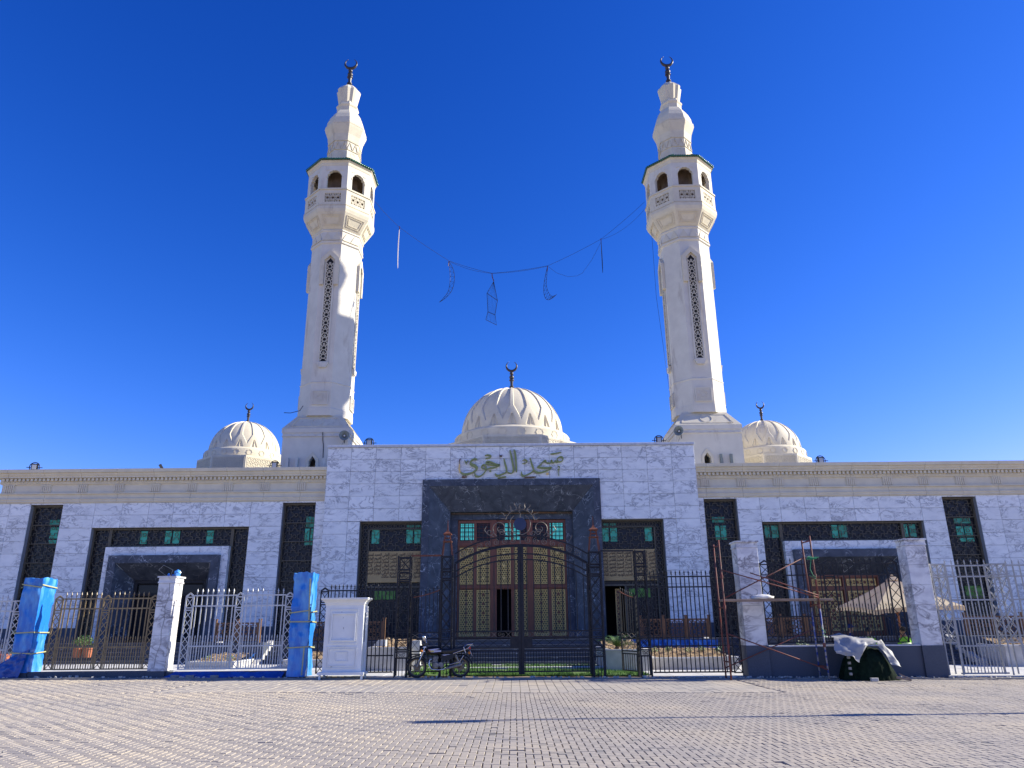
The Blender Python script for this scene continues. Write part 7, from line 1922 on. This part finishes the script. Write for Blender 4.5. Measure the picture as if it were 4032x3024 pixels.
    if shirt == 'cloth_hivis':
        for z in (0.24, 0.40):
            m = MB(); n = 20; m.tube([(0.165*math.cos(2*PI*k/n)*(0.95 if z < .3 else 1.02), -0.02+0.125*math.sin(2*PI*k/n), s+z) for k in range(n)], 0.014, 5, closed=True); m.build('reflective_band', 'plate_white', t)
    t.scale = (scale,)*3
    if sit == 'chair':
        c = thing('chair', 'dark plain chair under the '+('man in blue' if cap else label.split(', ')[1] if ', ' in label else 'vest wearer beside the parasol pole'), 'chair', loc, local=True, rz=rz, group='plain chairs behind the granite wall')
        m = MB(); m.box(-0.22, 0.22, -0.24, 0.2, 0.43, 0.455); m.build('seat', 'metal_black', c); m = MB(); m.box(-0.22, 0.22, 0.20, 0.22, 0.50, 0.88); m.build('backrest', 'metal_black', c)
        for sx in (-0.2, 0.2):
            for sy in (-0.22, 0.2):
                m = MB(); m.bar((sx, sy, 0), (sx, sy, 0.43 if sy < 0 else 0.88), 0.025); m.build('leg', 'metal_black', c)
    return t
z_in = G(12)+0.05
person((11.50, 26.5, z_in+0.18), R(75), 'seated person in dark blue shirt and cap, left of the parasol', 'cloth_blue', True)
person((11.87, 25.9, z_in), R(150), 'person in a bright green vest sitting low, left of the parasol pole', 'cloth_hivis', False, 1.06, 'chair')
person((13.08, 25.9, z_in), R(200), 'person in a bright green vest sitting low beside the parasol pole', 'cloth_hivis', False, 1.06, 'chair')
m = MB(); m.box(10.9, 12.1, 26.0, 27.1, z_in-0.02, z_in+0.178); tag(m.build('seating_step', 'concrete_grey'), 'low concrete step the seated people use', 'step')

# ================================================================ PLANTS
def cycad(c, n, L, label):
    t = thing('cycad', label, 'plant', c)
    m = MB(); m.lathe([(0.09, c[2]-0.1), (0.11, c[2]+0.05), (0.07, c[2]+0.14)], 10, c[:2]); m.build('trunk', 'wood_brown', t)
    for k in range(n):
        a = k*2.4; e = R(random.uniform(15, 75)); l = L*random.uniform(0.8, 1.1); m = MB(); pts = []
        for i in range(9):
            s = i/8; r = l*s*math.cos(e*(1-0.3*s)); z = l*s*math.sin(e)*(1-0.45*s*s)
            pts.append(Vector((c[0]+r*math.cos(a), c[1]+r*math.sin(a), c[2]+0.1+z)))
        m.tube(pts, 0.008, 4)
        for i in range(1, 9):
            for q in range(3):
                p = pts[i].lerp(pts[i-1], q/3); d = (pts[i]-pts[i-1]).normalized(); sd = d.cross(Vector((0, 0, 1))).normalized(); w = 0.15*math.sin(PI*min(1, i/8+0.12))
                for sg_ in (-1, 1):
                    e_ = p+sd*sg_*w+d*0.08+Vector((0, 0, 0.04)); m.add([p, p+d*0.018, e_], [(0, 1, 2)])
        m.build('frond', 'leaf_green', t, fix=False)
cycad((3.72, 27.6, 0.66), 22, 0.72, 'spiky cycad in the planter by the open side gate')
def shrub(c, n, r, h, label, name='shrub', matn='leaf_green', leaf=0.06, parent=None):
    t = parent or thing(name, label, 'plant', c)
    m = MB()
    for k in range(max(3, n//40)):
        a = random.uniform(0, 2*PI); m.tube([(c[0], c[1], c[2]), (c[0]+r*0.5*math.cos(a), c[1]+r*0.5*math.sin(a), c[2]+h*0.6)], [0.012, 0.006], 5)
    m.build('stem', 'wood_brown', t)
    m = MB()
    for _ in range(n):
        a, q = random.uniform(0, 2*PI), random.random()**0.5; p = Vector((c[0]+r*q*math.cos(a), c[1]+r*q*math.sin(a), c[2]+h*(0.25+0.75*random.random()*(1-0.5*q*q))))
        d = Vector((random.gauss(0, 1), random.gauss(0, 1), random.gauss(0.3, 0.7))).normalized()*leaf*random.uniform(0.6, 1.3); s = d.orthogonal().normalized()*leaf*0.3
        m.add([p, p+d*0.5+s, p+d, p+d*0.5-s], [(0, 1, 2, 3)])
    m.build('leaves', matn, t, fix=False); return t
t = thing('potted_plant', 'leafy plant in a terracotta pot on the left stairs, behind the bronze fence', 'potted plant', (-17.1, 31.2, 0.45))
zb = 0.45
for dx in (-0.16, 0.16):
    m = MB(); m.lathe([(0.13, zb), (0.17, zb+0.30), (0.20, zb+0.31), (0.20, zb+0.37), (0.16, zb+0.37), (0.14, zb+0.33)], 18, (-17.1+dx*1.3, 31.1)); m.build('pot', 'terracotta', t)
shrub((-17.1, 31.1, zb+0.33), 260, 0.36, 0.50, None, parent=t, leaf=0.09)
t = thing('potted_plant', 'terracotta pots behind the white fence at far left', 'potted plant', (-20.0, 30.0, 0.2))
for dx, s in ((0, 1.0), (0.5, 0.8)):
    m = MB(); m.lathe([(0.20*s, 0.2), (0.26*s, 0.2+0.45*s), (0.30*s, 0.2+0.47*s), (0.30*s, 0.2+0.55*s), (0.22*s, 0.2+0.52*s)], 18, (-20.0+dx, 30.0)); m.build('pot', 'terracotta', t)
for i, (x, y, z, lab) in enumerate(((5.3, 29.2, 0.45, 'first small seedling from the gate in the tan bed'), (5.9, 29.6, 0.47, 'second small seedling from the gate in the tan bed'), (6.6, 29.3, 0.46, 'third small seedling from the gate in the tan bed'), (7.2, 29.7, 0.48, 'fourth small seedling from the gate in the tan bed'), (7.7, 29.2, 0.46, 'small seedling nearest the scaffold in the tan bed'), (-11.6, 29.9, 0.28, 'left small plant in the bed behind the silver fence'), (-10.7, 29.7, 0.28, 'right small plant in the bed behind the silver fence'), (11.2, 30.2, 0.4, 'leafy plant behind the granite wall'))):
    shrub((x, y, z), 70 if i < 7 else 160, 0.14 if i < 7 else 0.3, 0.26 if i < 7 else 0.5, lab, 'seedling')

# ================================================================ RUBBLE, LAMP POST
m = MB()
for _ in range(420):
    if random.random() < 0.45: x = random.uniform(6.6, 16.8)
    else: x = random.uniform(-16, 16)
    y = random.uniform(23.72, 24.1); s = abs(random.gauss(0.02, 0.016))+0.008; z = G(x)+0.03
    if y < 23.86: z = G(x)+0.035
    k = len(m.v); a = random.uniform(0, PI)
    vs = [(x+s*random.uniform(0.6, 1.2)*math.cos(a+q*PI/2), y+s*random.uniform(0.6, 1.2)*math.sin(a+q*PI/2), z) for q in range(4)]
    tp = [(px+random.uniform(-1, 1)*s*0.3, py+random.uniform(-1, 1)*s*0.3, z+s*random.uniform(0.6, 1.2)) for px, py, _ in vs]
    m.add(vs+tp, [(4, 5, 6, 7)]+[(i, (i+1) % 4, (i+1) % 4+4, i+4) for i in range(4)])
tag(m.build('rubble', 'concrete_pale'), 'scattered rubble and stone chips along the kerb', 'rubble', kind='stuff')
m = MB()
for _ in range(60):
    x, y = random.uniform(-11, 11), random.uniform(9.6, 22); s = random.uniform(0.008, 0.02); z = G(x)+und(x, y)+0.003
    m.lathe([(s, z), (s*0.9, z+s*0.5), (s*0.3, z+s*0.8)], 6, (x, y))
tag(m.build('pebbles', 'concrete_grey'), 'small stones scattered over the plaza paving', 'pebbles', kind='stuff')

def lamp_post():
    L = 9.0; d = L/math.tan(SUN_EL)
    bx, by = -1.5+d*math.cos(SUN_AZ), 13.75+d*math.sin(SUN_AZ); g = G(bx)
    t = thing('street_lamp', 'tall street lamp standing beyond the right edge of the photo', 'street lamp', (bx, by, g))
    m = MB(); m.tube([(bx, by, g), (bx, by, g+L)], [0.09, 0.055], 10); m.build('pole', 'metal_black', t)
    m = MB(); m.cham(bx-0.12, bx+0.12, by-0.17, by+0.17, g+L-0.40, g+L+0.2, 0.03); m.build('lamp_head', 'metal_black', t)
    m = MB(); m.cham(bx-0.12, bx+0.12, by-0.15, by+0.15, g+4.4, g+5.1, 0.03); m.build('pole_box', 'metal_black', t)  # unseen box, inferred from the second blob in the pole's shadow
lamp_post()
